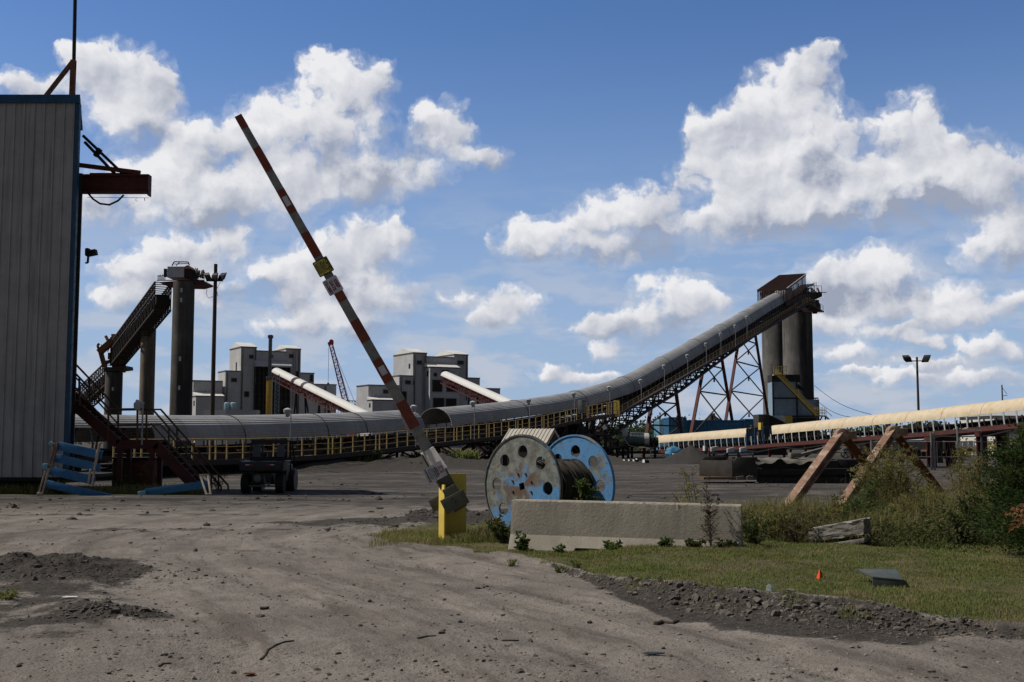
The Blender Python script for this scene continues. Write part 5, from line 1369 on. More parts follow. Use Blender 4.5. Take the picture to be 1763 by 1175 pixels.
# pale corrugated shed and white trailer far right
t = thing('pale_shed', 'pale corrugated shed beyond the tan conveyor at the right edge', 'shed', W(1745, 758, 130))
x0, x1 = W(1712, 740, 130).x, W(1800, 740, 130).x; zt = W(1740, 716, 130).z; z0 = W(1740, 738, 130).z
m = MB(); m.box(x0, x1, 130, 140, 0, zt)
for k in range(int((x1-x0)/.5)): m.box(x0+k*.5, x0+k*.5+.2, 129.94, 129.995, 0, zt-.05)
m.build('walls', mt['white'], t); m = MB(); m.prism([(x0-.3, 129.6, zt), (x0-.3, 135, zt+1.4), (x0-.3, 140.4, zt)], (x1-x0+.6, 0, 0)); m.build('roof', mt['palegrey'], t)
t = thing('white_trailer', 'low white trailer body standing behind the fence on the right', 'trailer', W(1640, 758, 98))
x0, x1 = W(1601, 765, 98).x, W(1677, 765, 98).x; m = MB(); m.box(x0, x1, 98, 100.4, W(1640, 772, 98).z, W(1640, 760, 98).z)
for k in range(9): x = x0+(x1-x0)*k/8; m.box(x-.04, x+.04, 97.93, 97.995, W(1640, 772, 98).z, W(1640, 760, 98).z)
m.build('box', mt['white'], t); m = MB(); m.box(x0, x1, 98.2, 100.2, W(1640, 778, 98).z, W(1640, 772.4, 98).z); m.build('chassis', mt['rust'], t)
for x in (x0+.8, x0+1.7, x1-1.2):
    MB().lathe((x, 98.1, .42), (0, 1, 0), [(.30, -.02), (.42, 0), (.42, .35), (.3, .37)], 16).build('wheel', mt['blackrubber'], t)
t = thing('grey_shed_roof', 'long low pale grey roof under the tan conveyor beyond the yard fence', 'shed', W(1560, 758, 105)); 
x0, x1 = W(1480, 750, 105).x, W(1606, 750, 105).x; m = MB(); z0 = W(1540, 754, 105).z; m.box(x0+.3, x1-.3, 105, 110, 0, z0-.35); m.build('walls', mt['dark'], t)
m = MB(); m.prism([(x0, 104.6, z0-.34), (x0, 104.6, z0-.2), (x0, 110, z0+.2), (x0, 110, z0+.0)], (x1-x0, 0, 0)); m.build('roof', mt['palegrey'], t)
# chain link fence
t = thing('wire_fence', 'galvanised pipe and wire fence running under the tan conveyor on the right', 'fence', W(1650, 758, 66))
m = MB(); pts = [GX(px, 798) for px in (1500, 1548, 1603, 1608, 1649, 1690, 1735, 1780)]; zt = W(1650, 758, 66).z+.15; wr = MB()
for p in pts: p.y = 66; 
pts = [W(px, 758, 66) for px in (1500, 1548, 1603, 1608, 1649, 1690, 1735, 1780)]
for i, p in enumerate(pts):
    z = [1.7, 1.7, 2.2, 2.2, 2.5, 2.2, 1.9, 1.9][i]
    m.tube((p.x, 66, -.1), (p.x, 66, z), .06, 7)
    if i: 
        o = pts[i-1]
        for z_ in (1.62, .12, .75): m.tube((o.x, 66, z_), (p.x, 66, z_), .03, 5)
        for k in range(int((p.x-o.x)/.28)): x = o.x+k*.28; wr.bar((x, 66, .12), (x+.28, 66, 1.62), .008); wr.bar((x+.28, 66, .12), (x, 66, 1.62), .008)
p = pts[4]; m.tube((p.x, 66, 2.3), (pts[5].x, 66, 2.25), .035, 5); m.tube((p.x-.2, 66, .3), (p.x+1.4, 66, .1), .03, 5)
m.build('posts_and_rails', mt['wire'], t); wr.build('mesh', mt['wire'], t)

# poles
def lightpole(px, Y, ytop, r, name, label, heads, mat, arm):
    c = W(px, 758, Y); zt = W(px, ytop, Y).z; t = thing(name, label, 'light pole', (c.x, Y, 0), 'floodlight poles')
    MB().tube((c.x, Y, 0), (c.x, Y, zt), r*1.15, 12, r*.85).build('pole', mat, t)
    m = MB(); m.bar((c.x-arm, Y-.2, W(px, heads[2], Y).z), (c.x+arm, Y-.2, W(px, heads[2], Y).z), .10, .13); m.build('crossarm', mt['black'], t)
    for dx, sg, w in heads[0]:
        h_ = Vector((c.x+dx, Y-.2, W(px, heads[1], Y).z)); m = MB()
        m.obox(h_, Vector((.8, -.5, -.25*0))*w*.5, Vector((.3*sg, .6, .5))*w*.32, Vector((.35*sg, -.15, .9))*w*.42)
        m.bar(h_, (c.x+dx*.6, Y-.2, W(px, heads[2], Y).z), .07); m.build('floodlight', mt['black'], t, bevel=.03)
    return t, c, zt
t, c, zt = lightpole(364.5, 82, 455, .155, 'floodlight_pole', 'tall dark wooden pole with floodlights near its top, behind the conveyor on the left', ([(-.5, -1, .62), (0, .3, .6), (.52, 1, .62)], 478, 484), mt['wood'], .6)
m = MB(); 
m.path([(c.x-.5, 81.7, W(0, 488, 82).z), (c.x-.52, 81.6, W(0, 508, 82).z), (c.x-.35, 81.6, W(0, 515, 82).z), (c.x-.1, 81.8, W(0, 511, 82).z)], .018, 5)
m.path([(c.x+.45, 81.7, W(0, 487, 82).z), (c.x+.2, 81.6, W(0, 500, 82).z), (c.x+.3, 81.6, W(0, 510, 82).z), (c.x+.1, 81.8, W(0, 512, 82).z)], .018, 5); m.build('loose_cable', mt['black'], t)
lightpole(1583, 150, 615, .16, 'floodlight_pole', 'floodlight pole with a crossarm rising behind the tan conveyor on the right', ([(-1.35, -1, .9), (1.15, 1, .95)], 618, 622), mt['wood'], 1.3)
c = W(1728.5, 758, 170); zt = W(1728, 663, 170).z; t = thing('utility_pole', 'thin distant utility pole with a bracket above the tan conveyor at far right', 'utility pole', (c.x, 170, 0))
MB().tube((c.x, 170, 0), (c.x, 170, zt), .13, 8, .1).build('pole', mt['wood'], t)
m = MB(); m.bar((c.x, 170, W(0, 682, 170).z), (c.x+.75, 170, W(0, 681, 170).z), .08); m.bar((c.x+.05, 170, zt-.4), (c.x+.7, 170, W(0, 679, 170).z), .05); m.build('bracket', mt['black'], t)
for i, (y0, x1, y1) in enumerate(((664, 1500, 714), (686, 1476, 720))):
    t = thing('power_line', ['upper', 'lower'][i]+' thin cable sloping down to the right from the dark silo', 'cable', W(1402, y0, 214), 'cables from the silo')
    a, b = W(1402, y0, 214), W(x1, y1, 180); MB().path([a.lerp(b, k/8)-Vector((0, 0, .9*math.sin(math.pi*k/8)**1)) for k in range(9)], .045, 5).build('cable', mt['black'], t)
# ------------------------------------------------------------------ corrugated building on the left
YB = 37.0
xr = W(126, 500, YB).x; zb0 = W(60, 822, YB).z; ztp = W(100, 170, YB).z
bld = thing('metal_building', 'tall grey corrugated metal building with blue corner trim filling the left edge', 'building', (xr-5, YB+5, 0))
SD = Vector((-(735.0)/F, 1.0, 0)).normalized()        # its right side runs almost straight away from the eye
SL = 4.2
xl = xr-11.0
m = MB()
prof_ = []      # ribbed sheet: one continuous folded wall
x = xl
pts = []
while x < xr-.12:
    pts += [(x, 0), (x+.25, 0), (x+.262, -.055), (x+.312, -.055), (x+.324, 0)]; x += .33
pts = [(min(px_, xr-.1), py_) for px_, py_ in pts]
V = []; Fc = []; zs = [zb0, zb0+(ztp-zb0)*.41, zb0+(ztp-zb0)*.41+.01, ztp-.02]
for zi, z in enumerate(zs):
    for a, b in pts: V.append((a, YB+b-(.012 if zi < 2 else 0), z))
k = len(pts)
for i in range(3):
    for j in range(k-1): Fc.append((i*k+j, i*k+j+1, (i+1)*k+j+1, (i+1)*k+j))
np_mesh('front_wall', V, Fc, mt['siding'], bld)
cr = Vector((xr, YB, 0)); cf = cr+SD*SL; cl = Vector((xl, YB, 0))
m = MB()
m.hexa([cr+Vector((-.08, .02, zb0)), cr+Vector((-.02, .02, zb0)), cf+Vector((-.02, 0, zb0)), cf+Vector((-.08, 0, zb0))],
       [cr+Vector((-.08, .02, ztp-.05)), cr+Vector((-.02, .02, ztp-.05)), cf+Vector((-.02, 0, ztp-.05)), cf+Vector((-.08, 0, ztp-.05))])
m.box(xl-.05, xl, YB, YB+SL, zb0, ztp-.05); m.box(xl, xr-6, YB+SL*.93, YB+SL*.93+.1, zb0, ztp-.05)
m.build('side_wall', mt['siding'], bld)
m = MB(); m.prism([(xl-.1, YB-.12, ztp), (xr+.06, YB-.12, ztp), (cf.x+.1, cf.y, ztp), (xl-.1, cf.y, ztp)], (0, 0, .10)); m.build('roof', mt['bluetrim'], bld)
m = MB(); m.box(xl-.1, xr+.05, YB-.14, YB-.05, ztp-.18, ztp-.003); m.build('roof_trim', mt['bluetrim'], bld)
m = MB(); m.box(xr-.10, xr+.03, YB-.06, YB+.10, zb0, ztp-.19); m.build('corner_trim', mt['bluetrim'], bld)
m = MB(); m.box(xl+.3, xr-.6, YB+.5, YB+.7, -.3, zb0+.02); m.box(xl, xr-.3, YB+.02, YB+6, zb0-.12, zb0-.005)
m.build('foundation', mt['dark'], bld)  # near-black colour paints in the shade of the gap under the wall
# dark door frame and rails along the side
s1 = cr+SD*.9; m = MB()
z0, z1 = W(150, 700, 38).z, W(150, 300, 38).z
for a, b, w in ((.9, 3.2, .12),): 
    m.hexa([cr+SD*a+Vector((0, 0, zb0)), cr+SD*b+Vector((0, 0, zb0)), cr+SD*b+Vector((.16, .05, zb0)), cr+SD*a+Vector((.16, .05, zb0))],
           [cr+SD*a+Vector((0, 0, z1)), cr+SD*b+Vector((0, 0, z1)), cr+SD*b+Vector((.16, .05, z1)), cr+SD*a+Vector((.16, .05, z1))])
m.build('door_frame', mt['black'], bld)
# steel hoist beam standing out of the side
p0 = cr+SD*1.6; yb = p0.y; zt, zb_ = W(200, 302, yb).z, W(200, 333, yb).z; xe = W(258, 315, yb).x
hb = thing('hoist_beam', 'dark red hoist beam with tie rods sticking out of the metal building', 'beam', (p0.x, yb, zb_))
m = MB(); m.ibeam((p0.x-.3, yb, (zt+zb_)/2), (xe, yb, (zt+zb_)/2), .34, zt-zb_, .05); m.box(xe-.03, xe+.005, yb-.17, yb+.17, zb_-.1, zt); m.build('beam', mt['redsteel'], hb)
m = MB(); m.bar((p0.x-.2, yb-.1, W(150, 284, yb).z), (W(243, 300, yb).x, yb-.1, W(243, 299, yb).z), .12, .14); m.box(W(155, 310, yb).x, W(240, 310, yb).x, yb-.06, yb+.06, zt+.003, zt+.07); m.build('top_channel', mt['redsteel'], hb)
for a, b in (((143, 234), (213, 301)), ((146, 245), (198, 300))):
    m = MB(); q0, q1 = W(*a, yb+.25), W(*b, yb-.05); m.bar(q0, q1, .085); c = q0.lerp(q1, .36); m.bar(c, q0.lerp(q1, .42), .16); m.build('tie_rod', mt['black'], hb)
m = MB(); m.path([W(150, 331, yb), W(160, 343, yb), W(172, 351, yb), W(188, 353, yb), W(203, 346, yb), W(213, 336, yb)], .035, 7); m.build('hanging_cable', mt['black'], hb)
m = MB(); m.tube(W(150, 340, yb), W(256, 341, yb), .008, 4); m.path([W(235, 341, yb), W(233, 345, yb), W(237, 347, yb)], .008, 4); m.tube(W(249, 341, yb), W(249, 346, yb), .012, 4); m.build('trolley_wire', mt['black'], hb)
# mast on the roof
yb = YB+1.4; b0 = W(124, 168, yb); b0.z = ztp+.1
ms = thing('roof_mast', 'thin dark mast with a diagonal brace on the roof of the metal building', 'mast', b0)
j = W(126.5, 104, yb); m = MB(); m.bar(b0-Vector((0, 0, .05)), j, .16, .16); m.build('lower_post', mt['rust'], ms)
m = MB(); m.tube(j+Vector((.02, 0, -.4)), W(130, -40, yb), .065, 10); m.build('upper_pipe', mt['black'], ms)
q = W(62, 168, yb); q.z = ztp+.05; m = MB(); m.bar(q, W(124, 108, yb), .11, .13); m.build('brace', mt['rust'], ms)
# wall floodlight
fp = cr+SD*1.2; yb = fp.y
fl = thing('wall_floodlight', 'small black floodlight on a bracket at the corner of the metal building', 'floodlight', W(149, 450, yb))
m = MB(); a = W(147, 453, yb); b = W(151, 453, yb); c = W(152, 440, yb); m.bar(a, b, .05); m.bar(b, c, .06); m.build('bracket', mt['black'], fl)
m = MB(); c = W(157.5, 436, yb); m.obox(c, Vector((.17, 0, .035)), Vector((0, .12, 0)), Vector((-.02, 0, .09))); m.obox(c+Vector((-.13, 0, .03)), Vector((.05, 0, .01)), (0, .13, 0), (0, 0, .12)); m.build('lamp_housing', mt['black'], fl, bevel=.01)

# ------------------------------------------------------------------ steel stairs at the building corner
YS = 38.5
stc = thing('steel_staircase', 'dark red steel staircase with brown pipe rails beside the metal building', 'staircase', W(230, 840, YS))
for dy in (0, .9):
    m = MB(); y = YS+dy; P = lambda a, b: W(a, b, YS)+Vector((0, dy, 0))
    m.bar(P(108, 680), P(203, 764), .07, .34); m.bar(P(200, 766), P(272, 765), .07, .30); m.bar(P(268, 766), P(345, 848), .07, .36)
    m.build('stringer', mt['redsteel'], stc)
m = MB()
for k in range(9): p = W(118, 690, YS).lerp(W(200, 762, YS), k/8); m.box(p.x-.15, p.x+.15, YS+.04, YS+.86, p.z-.02, p.z+.02)
for k in range(8): p = W(272, 768, YS).lerp(W(338, 840, YS), k/7); m.box(p.x-.15, p.x+.15, YS+.04, YS+.86, p.z-.02, p.z+.02)
a, b = W(202, 764, YS), W(270, 764, YS); m.box(a.x, b.x, YS+.04, YS+.86, a.z+.05, a.z+.1); m.build('tread', mt['black'], stc)
for px in (207, 262):
    for dy in (.0, .9): q = W(px, 772, YS); MB().bar((q.x, YS+dy, -.05), (q.x, YS+dy, q.z), .15).build('support_post', mt['redsteel'], stc)
for dy in (-.03, .93):
    m = MB(); P = lambda a, b: W(a, b, YS)+Vector((0, dy, 0))
    m.path([P(110, 622), P(189, 705), P(262, 704), P(381, 838)], .035, 8); m.path([P(110, 645), P(189, 732), P(262, 731), P(355, 836)], .028, 8)
    for a, b in (((137, 652), (137, 700)), ((187, 704), (187, 764)), ((237, 704), (237, 765)), ((291, 737), (291, 785)), ((364, 818), (364, 846))): m.bar(P(*a), P(*b), .055)
    m.bar(P(381, 838), P(381, 850), .05)
    m.build('handrail', mt['railbrown'], stc)
c = W(236, 697, YS-.3); t = thing('stair_lamp', 'grey lamp on a post above the landing of the dark red staircase', 'lamp', (c.x, YS-.3, W(0, 765, YS).z))
MB().tube((W(246, 700, YS-.3).x, YS-.3, W(0, 766, YS).z), W(246, 694, YS-.3), .03, 7).build('pole', mt['lampgrey'], t)
m = MB(); m.bar(W(247, 695, YS-.3), W(235, 690, YS-.3), .17, .07); m.lathe(W(237, 692, YS-.3), (0, 0, -1), [(.07, 0), (.13, .05), (.13, .18), (.08, .28)], 12); m.build('lamp_head', mt['palegrey'], t)
# rusty tank in the shade under the stairs
c = W(240, 812, 40.5); t = thing('rusty_tank', 'rusty steel drum tank in the shade under the red staircase', 'tank', (c.x, 40.5, 0))
m = MB(); m.lathe((c.x-.1, 40.5, 0), (0, 0, 1), [(.80, 0), (.82, .05), (.82, .45), (.84, .48), (.82, .52), (.82, 1.0), (.78, 1.05)], 28); m.build('shell', mt['rust'], t)
MB().lathe((c.x-.1, 40.5, 1.051), (0, 0, 1), [(.86, 0), (.86, .06)], 28).build('lid', mt['black'], t)
# blue broken racks
def rack():
    Y = 35.2; t = thing('blue_rack', 'broken blue slatted rack leaning against the metal building', 'rack', W(110, 853, Y))
    P = lambda a, b, dy=0: W(a, b, Y+dy)
    for (a, b, c, d, w) in ((100, 762, 176, 778, 15), (92, 782, 172, 800, 14), (86, 804, 163, 822, 15), (79, 827, 190, 852, 13)):
        m = MB(); wz = w/F*Y; m.bar(P(a, b+6, .15), P(c, d+6, .15), .05, wz, (0, 0, 1)); m.build('slat', mt['skyblue'], t, bevel=.008)
    m = MB()      # slotted posts: two rails each, with the end blocks
    m.bar(P(66, 852, .02), P(80, 805, .06), .05, .05, (0, 1, 0)); m.bar(P(72, 853, .02), P(84, 808, .06), .05, .05, (0, 1, 0)); m.bar(P(64, 852), P(73, 852), .07, .13)
    m.build('bare_post', mt['barewood'], t, bevel=.006); m = MB()
    m.bar(P(168, 775, .05), P(158, 838, .0), .05, .06, (0, 1, 0)); m.bar(P(172, 762, .05), P(164, 800, .03), .07, .06, (0, 1, 0)); m.bar(P(152, 832, .05), P(156, 808, .05), .05, .07, (0, 1, 0))
    m.build('bare_post', mt['barewood'], t, bevel=.006)
    m = MB(); m.bar(P(84, 806, .05), P(95, 764, .08), .05, .05, (0, 1, 0)); m.bar(P(91, 803, .05), P(99, 762, .08), .05, .06, (0, 1, 0)); m.bar(P(84, 803, .04), P(93, 803, .04), .07, .07); m.bar(P(90, 766, .1), P(99, 763, .1), .07, .06); m.build('brown_post', mt['brownboard'], t, bevel=.006)
    m = MB(); m.bar(P(74, 803, 0), P(82, 803, 0), .09, .16); m.bar(P(86, 766, .04), P(90, 762, .04), .1, .12); m.build('blue_block', mt['contpale'], t, bevel=.01)
    t = thing('fallen_blue_rack', 'fallen piece of blue rack, one board with a pale slotted end, by the stairs', 'rack', W(300, 850, 36))
    Y = 36.0
    MB().bar(W(250, 848, Y), W(361, 834, Y), .06, .24).build('slat', mt['skyblue'], t, bevel=.008)
    m = MB(); m.bar(W(238, 850, Y-.1), W(251, 848, Y-.1), .1, .12); m.build('blue_block', mt['contpale'], t, bevel=.01)
    m = MB(); 
    m.bar(W(345, 819, Y), W(356, 853, Y-.25), .06, .06, (0, 1, 0)); m.bar(W(358, 818, Y), W(363, 853, Y-.25), .06, .06, (0, 1, 0)); m.bar(W(343, 819, Y), W(360, 818, Y), .07, .07); m.bar(W(354, 852, Y-.26), W(365, 852, Y-.26), .07, .08)
    m.build('pale_end', mt['bareblue'], t, bevel=.006)
rack()
# ------------------------------------------------------------------ utility vehicle seen from behind
def wheel_part(t, x, y, r, w, side):
    m = MB(); n = 28
    m.lathe((x, y, r), (1, 0, 0), [(r*.6, -w/2), (r*.92, -w/2), (r, -w*.36), (r, w*.36), (r*.92, w/2), (r*.6, w/2)], n)
    for k in range(n):
        a = 2*math.pi*k/n; c = Vector((x+(w*.18 if k % 2 else -w*.18), y+math.cos(a)*r, r+math.sin(a)*r)); rd = Vector((0, math.cos(a), math.sin(a)))
        m.obox(c, (w*.28, 0, 0), Vector((0, -rd.z, rd.y))*.022, rd*.018)
    wh = m.build('wheel', mt['blackrubber'], t)
    q = MB(); q.lathe((x, y, r), (side, 0, 0), [(r*.58, -w*.2), (r*.58, w*.3), (r*.5, w*.2), (r*.2, w*.26), (.02, w*.26)], 18); q.build('rim', mt['greysteel'], wh)
def utv():
    o = Vector((W(449, 848, 37).x, 37.0, 0)); t = thing('utility_vehicle', 'black side-by-side utility vehicle with cargo bed seen from behind, parked by the conveyor', 'utility vehicle', o)
    P = lambda x, y, z: (o.x+x, o.y+y, z)
    for x, s in ((-.60, -1), (.60, 1)):
        wheel_part(t, o.x+x, o.y+.38, .33, .27, s); wheel_part(t, o.x+x, o.y+2.35, .33, .25, s)
    m = MB(); m.hexa([P(-.74, -.02, .74), P(.74, -.02, .74), P(.72, 1.15, .76), P(-.72, 1.15, .76)], [P(-.80, -.06, 1.08), P(.80, -.06, 1.08), P(.76, 1.15, 1.10), P(-.76, 1.15, 1.10)])
    m.box(o.x-.82, o.x-.74, 37.0, 38.15, 1.05, 1.12); m.box(o.x+.74, o.x+.82, 37.0, 38.15, 1.05, 1.12); m.build('cargo_bed', mt['plastic'], t, bevel=.03)
    m = MB(); m.box(o.x-.70, o.x+.70, 36.885, 36.93, .78, 1.04); m.box(o.x-.5, o.x+.5, 36.87, 36.884, .86, .98); m.build('tailgate', mt['plastic'], t, bevel=.012)
    m = MB(); m.hexa([P(-.62, 1.15, .36), P(.62, 1.15, .36), P(.55, 2.85, .40), P(-.55, 2.85, .40)], [P(-.70, 1.16, .95), P(.70, 1.16, .95), P(.55, 2.85, .95), P(-.55, 2.85, .95)])
    m.box(o.x-.35, o.x+.35, 37.1, 38.2, .3, .7); m.build('body', mt['plastic'], t, bevel=.05)
    for x in (-.60, .60):
        f = MB().lathe((o.x+x, 37.0+2.35, .36), (1, 0, 0), [(.40, -.17), (.42, -.15), (.42, .15), (.40, .17)], 22); f.build('fender', mt['plastic'], t)
    m = MB()
    for x in (-.66, .66):
        m.path([P(x, 1.18, .9), P(x*.97, 1.22, 1.70), P(x*.95, 1.4, 1.80), P(x*.95, 2.25, 1.79), P(x*.98, 2.75, .98)], .032, 8)
        m.path([P(x, 1.9, .5), P(x*.97, 1.85, 1.78)], .028, 8)
    m.path([P(-.63, 1.23, 1.74), P(.63, 1.23, 1.74)], .032, 8); m.path([P(-.62, 2.25, 1.79), P(.62, 2.25, 1.79)], .03, 8); m.path([P(-.66, 1.2, 1.2), P(.66, 1.2, 1.2)], .03, 8)
    m.build('roll_cage', mt['black'], t)
    m = MB(); m.hexa([P(-.68, 1.15, 1.79), P(.68, 1.15, 1.79), P(.64, 2.4, 1.78), P(-.64, 2.4, 1.78)], [P(-.66, 1.17, 1.84), P(.66, 1.17, 1.84), P(.62, 2.38, 1.82), P(-.62, 2.38, 1.82)]); m.build('roof', mt['plastic'], t, bevel=.015)
    g = M('cloudy rear window', (.07, .08, .095), (.05, .058, .07), 5, .35)
    for a, b in ((-.57, -.28), (.30, .57)):
        m = MB(); m.box(o.x+a, o.x+b, 38.16, 38.18, 1.22, 1.66); m.build('rear_window', g, t)
    m = MB(); m.box(o.x-.64, o.x+.64, 38.19, 38.25, 1.10, 1.21); m.box(o.x-.64, o.x+.64, 38.19, 38.25, 1.68, 1.77); m.box(o.x-.26, o.x-.2, 38.19, 38.23, 1.21, 1.68)
    for x in (-.36, .36): m.box(o.x+x-.24, o.x+x+.24, 38.45, 38.6, .85, 1.35)
    m.build('seat', mt['plastic'], t, bevel=.02)
    for x, s in ((-.50, 1), (.36, 1)):
        m = MB(); m.box(o.x+x-.02, o.x+x+.12, 36.84, 36.868, .955, .99); m.build('reflector', mt['signwhite'], t)
        m = MB(); xx = x+.13 if x < 0 else x-.14; m.box(o.x+xx, o.x+xx+.11, 36.84, 36.868, .955, .99); m.build('tail_light', mt['inkcrimson'], t)
    m = MB(); m.path([P(-.55, .38, .33), P(.55, .38, .33)], .04, 8); m.path([P(-.45, .1, .25), P(.5, .1, .25)], .03, 8); m.lathe(P(-.12, .0, .52), (0, 1, 0), [(.13, 0), (.14, .3)], 14); m.path([P(.1, .0, .6), P(.15, .02, .35), P(.3, .05, .3)], .04, 8); m.build('axle', mt['greysteel'], t)
utv()
uv = bpy.data.objects['utility_vehicle']; uv.scale = (.93, .93, .95)

# ------------------------------------------------------------------ cable reel
def reel():
    th = R(43); ax = Vector((math.sin(th), math.cos(th), 0)); up = Vector((0, 0, 1)); sd = ax.cross(up).normalized()
    c0 = Vector((.175, 20.4, .90)); Lr = 1.50; Rr = .90
    t = thing('cable_reel', 'big steel cable reel with worn blue round flanges standing behind the concrete barrier', 'cable reel', (c0.x+ax.x*.8, c0.y+ax.y*.8, 0))
    def disc(off, mat, name, rot):
        bm = bmesh.new(); loops = []
        def ring(c, r, n, ph=0):
            vs = [bm.verts.new((c[0]+r*math.cos(ph+2*math.pi*i/n), c[1]+r*math.sin(ph+2*math.pi*i/n), 0)) for i in range(n)]
            return [bm.edges.new((vs[i], vs[(i+1) % n])) for i in range(n)]
        es = ring((0, 0), Rr, 96)
        for k in range(8):
            a = rot+2*math.pi*k/8; es += ring((math.cos(a)*Rr*.68, math.sin(a)*Rr*.68), Rr*.128, 22)
        es += ring((0, 0), .085, 4, R(30))
        bmesh.ops.triangle_fill(bm, use_beauty=True, use_dissolve=False, edges=es)
        ret = bmesh.ops.extrude_face_region(bm, geom=list(bm.faces))
        for v in ret['geom']:
            if isinstance(v, bmesh.types.BMVert): v.co.z += .035
        bmesh.ops.recalc_face_normals(bm, faces=bm.faces)
        me = bpy.data.meshes.new(name); bm.to_mesh(me); bm.free(); me.materials.append(mat); finish_mesh(me, 30)
        o = bpy.data.objects.new(name, me); COL.objects.link(o); o.parent = t
        M4 = Matrix((( *(-sd),), (*up,), (*ax,))).transposed().to_4x4()
        M4.translation = c0+ax*off-t.location; o.matrix_local = M4; ORG[o.name] = Vector()
        rim = MB(); n = 64; pts = []
        rim.lathe(c0+ax*(off+.0175), ax, [(Rr-.004, -.035), (Rr+.022, -.035), (Rr+.022, .035), (Rr-.004, .035)], 72, caps=False)
        rim.f += []
        rim.build('rim', mt['reelrim'] if off == 0 else mat, t)
        return o
    disc(0, mt['reelworn'], 'flange', R(92)); disc(Lr-.035, mt['reelblue'], 'flange', R(92))
    m = MB(); m.lathe(c0, ax, [(.30, .04), (.30, Lr-.04)], 40, caps=False); m.build('drum', mt['rust'], t)
    pr = []; n = 150; rr = random.Random(5)     # wound cable, layer edges uneven
    for i in range(n+1):
        z = .04+(Lr-.08)*i/n; base = .445-.02*abs(math.sin(i*.05*3.1))-(.05 if i < 10 or 60 < i < 66 else 0)-(.03 if 96 < i < 105 else 0)
        pr.append((base+.011*abs(math.sin(i*math.pi/2.5)), z))
    m = MB(); m.lathe(c0, ax, [(.31, .04)]+pr+[(.31, Lr-.04)], 56, caps=False); m.build('wound_cable', mt['cable'], t)
    for k in range(5):     # loose turns crossing the winding
        m = MB(); pts = []; z0 = .25+.26*k; dz = rr.uniform(-.25, .3)
        for i in range(25):
            a = R(-30)+R(240)*i/24; r = .465+.012*math.sin(i); z = min(Lr-.08, max(.08, z0+dz*i/24))
            pts.append(c0+ax*z+up*math.sin(a)*r-sd*math.cos(a)*r)
        m.path(pts, .014, 6); m.build('loose_turn', mt['cable'], t)
    m = MB(); m.path([c0+sd*-.0+ax*-.03+Vector((.40, -.15, -.15)), c0+Vector((.46, -.2, -.30)), c0+Vector((.52, -.25, -.5)), c0+Vector((.60, -.3, -.9))], .018, 6); m.build('cable_end', mt['black'], t)
    m = MB(); ang = R(0)
    for k in range(8):
        a = R(22)+2*math.pi*k/8; p = c0+ax*-.012+up*math.sin(a)*.24-sd*math.cos(a)*.24; m.lathe(p, ax, [(.02, -.012), (.026, .02)], 6)
    m.build('bolt', mt['rust'], t)
reel()

# ------------------------------------------------------------------ concrete barrier
def barrier():
    a = Vector((0.02, 17.75, .0)); b = Vector((3.36, 16.80, 0)); d = (b-a).normalized(); nrm = Vector((-d.y, d.x, 0)); Lb = (b-a).length
    t = thing('concrete_barrier', 'weathered grey concrete road barrier standing in the grass in front of the cable reel', 'concrete barrier', (a+b)/2)
    prof_ = [(-.31, 0), (-.31, .085), (-.165, .30), (-.107, .72), (-.095, .80), (-.078, .822), (.078, .822), (.095, .80), (.165, .30), (.31, .085), (.31, 0)]
    n = 110; rg = np.random.default_rng(3); V = []; Fc = []; k = len(prof_)
    for i in range(n+1):
        s = Lb*i/n; e = min(s, Lb-s)
        for j, (y, z) in enumerate(prof_):
            yy, zz = y, z
            notch = (1.02 < s < 1.40) or (2.05 < s < 2.42)
            if notch and j in (0, 1): yy = .22 if j == 0 else -.272; zz = z if j == 0 else .135
            chip = .0006 if 0 < j < k-1 else 0
            if j in (4, 5): chip = .006
            if rg.uniform() < .06 and j in (4, 5): chip = .020
            yy += rg.uniform(-chip, chip); zz += rg.uniform(-chip, chip*.4)
            if e < .03: yy *= .97; zz -= .008 if j in (5, 6) else 0
            zz += .03*math.sin(s*.9)*0
            p = a+d*s+nrm*yy; V.append((p.x, p.y, zz-.012-.030*s/Lb))
    for i in range(n):
        for j in range(k-1): Fc.append((i*k+j, i*k+j+1, (i+1)*k+j+1, (i+1)*k+j))
    m = MB(); m.v = V; m.f = Fc+[tuple(range(k)), tuple(range(n*k, n*k+k))[::-1]]
    m.build('body', mt['barrier'], t, angle=13)
    m = MB()      # dark lifting hole at the break of the slope
    c = a+d*1.70+nrm*-.215+Vector((0, 0, .215)); m.prism([c-d*.02-Vector((0, 0, .03)), c+d*.03-Vector((0, 0, .025)), c+d*.0+Vector((0, 0, .05))], nrm*.02-Vector((0, .03, 0))); m.build('lifting_eye', mt['black'], t)
barrier()

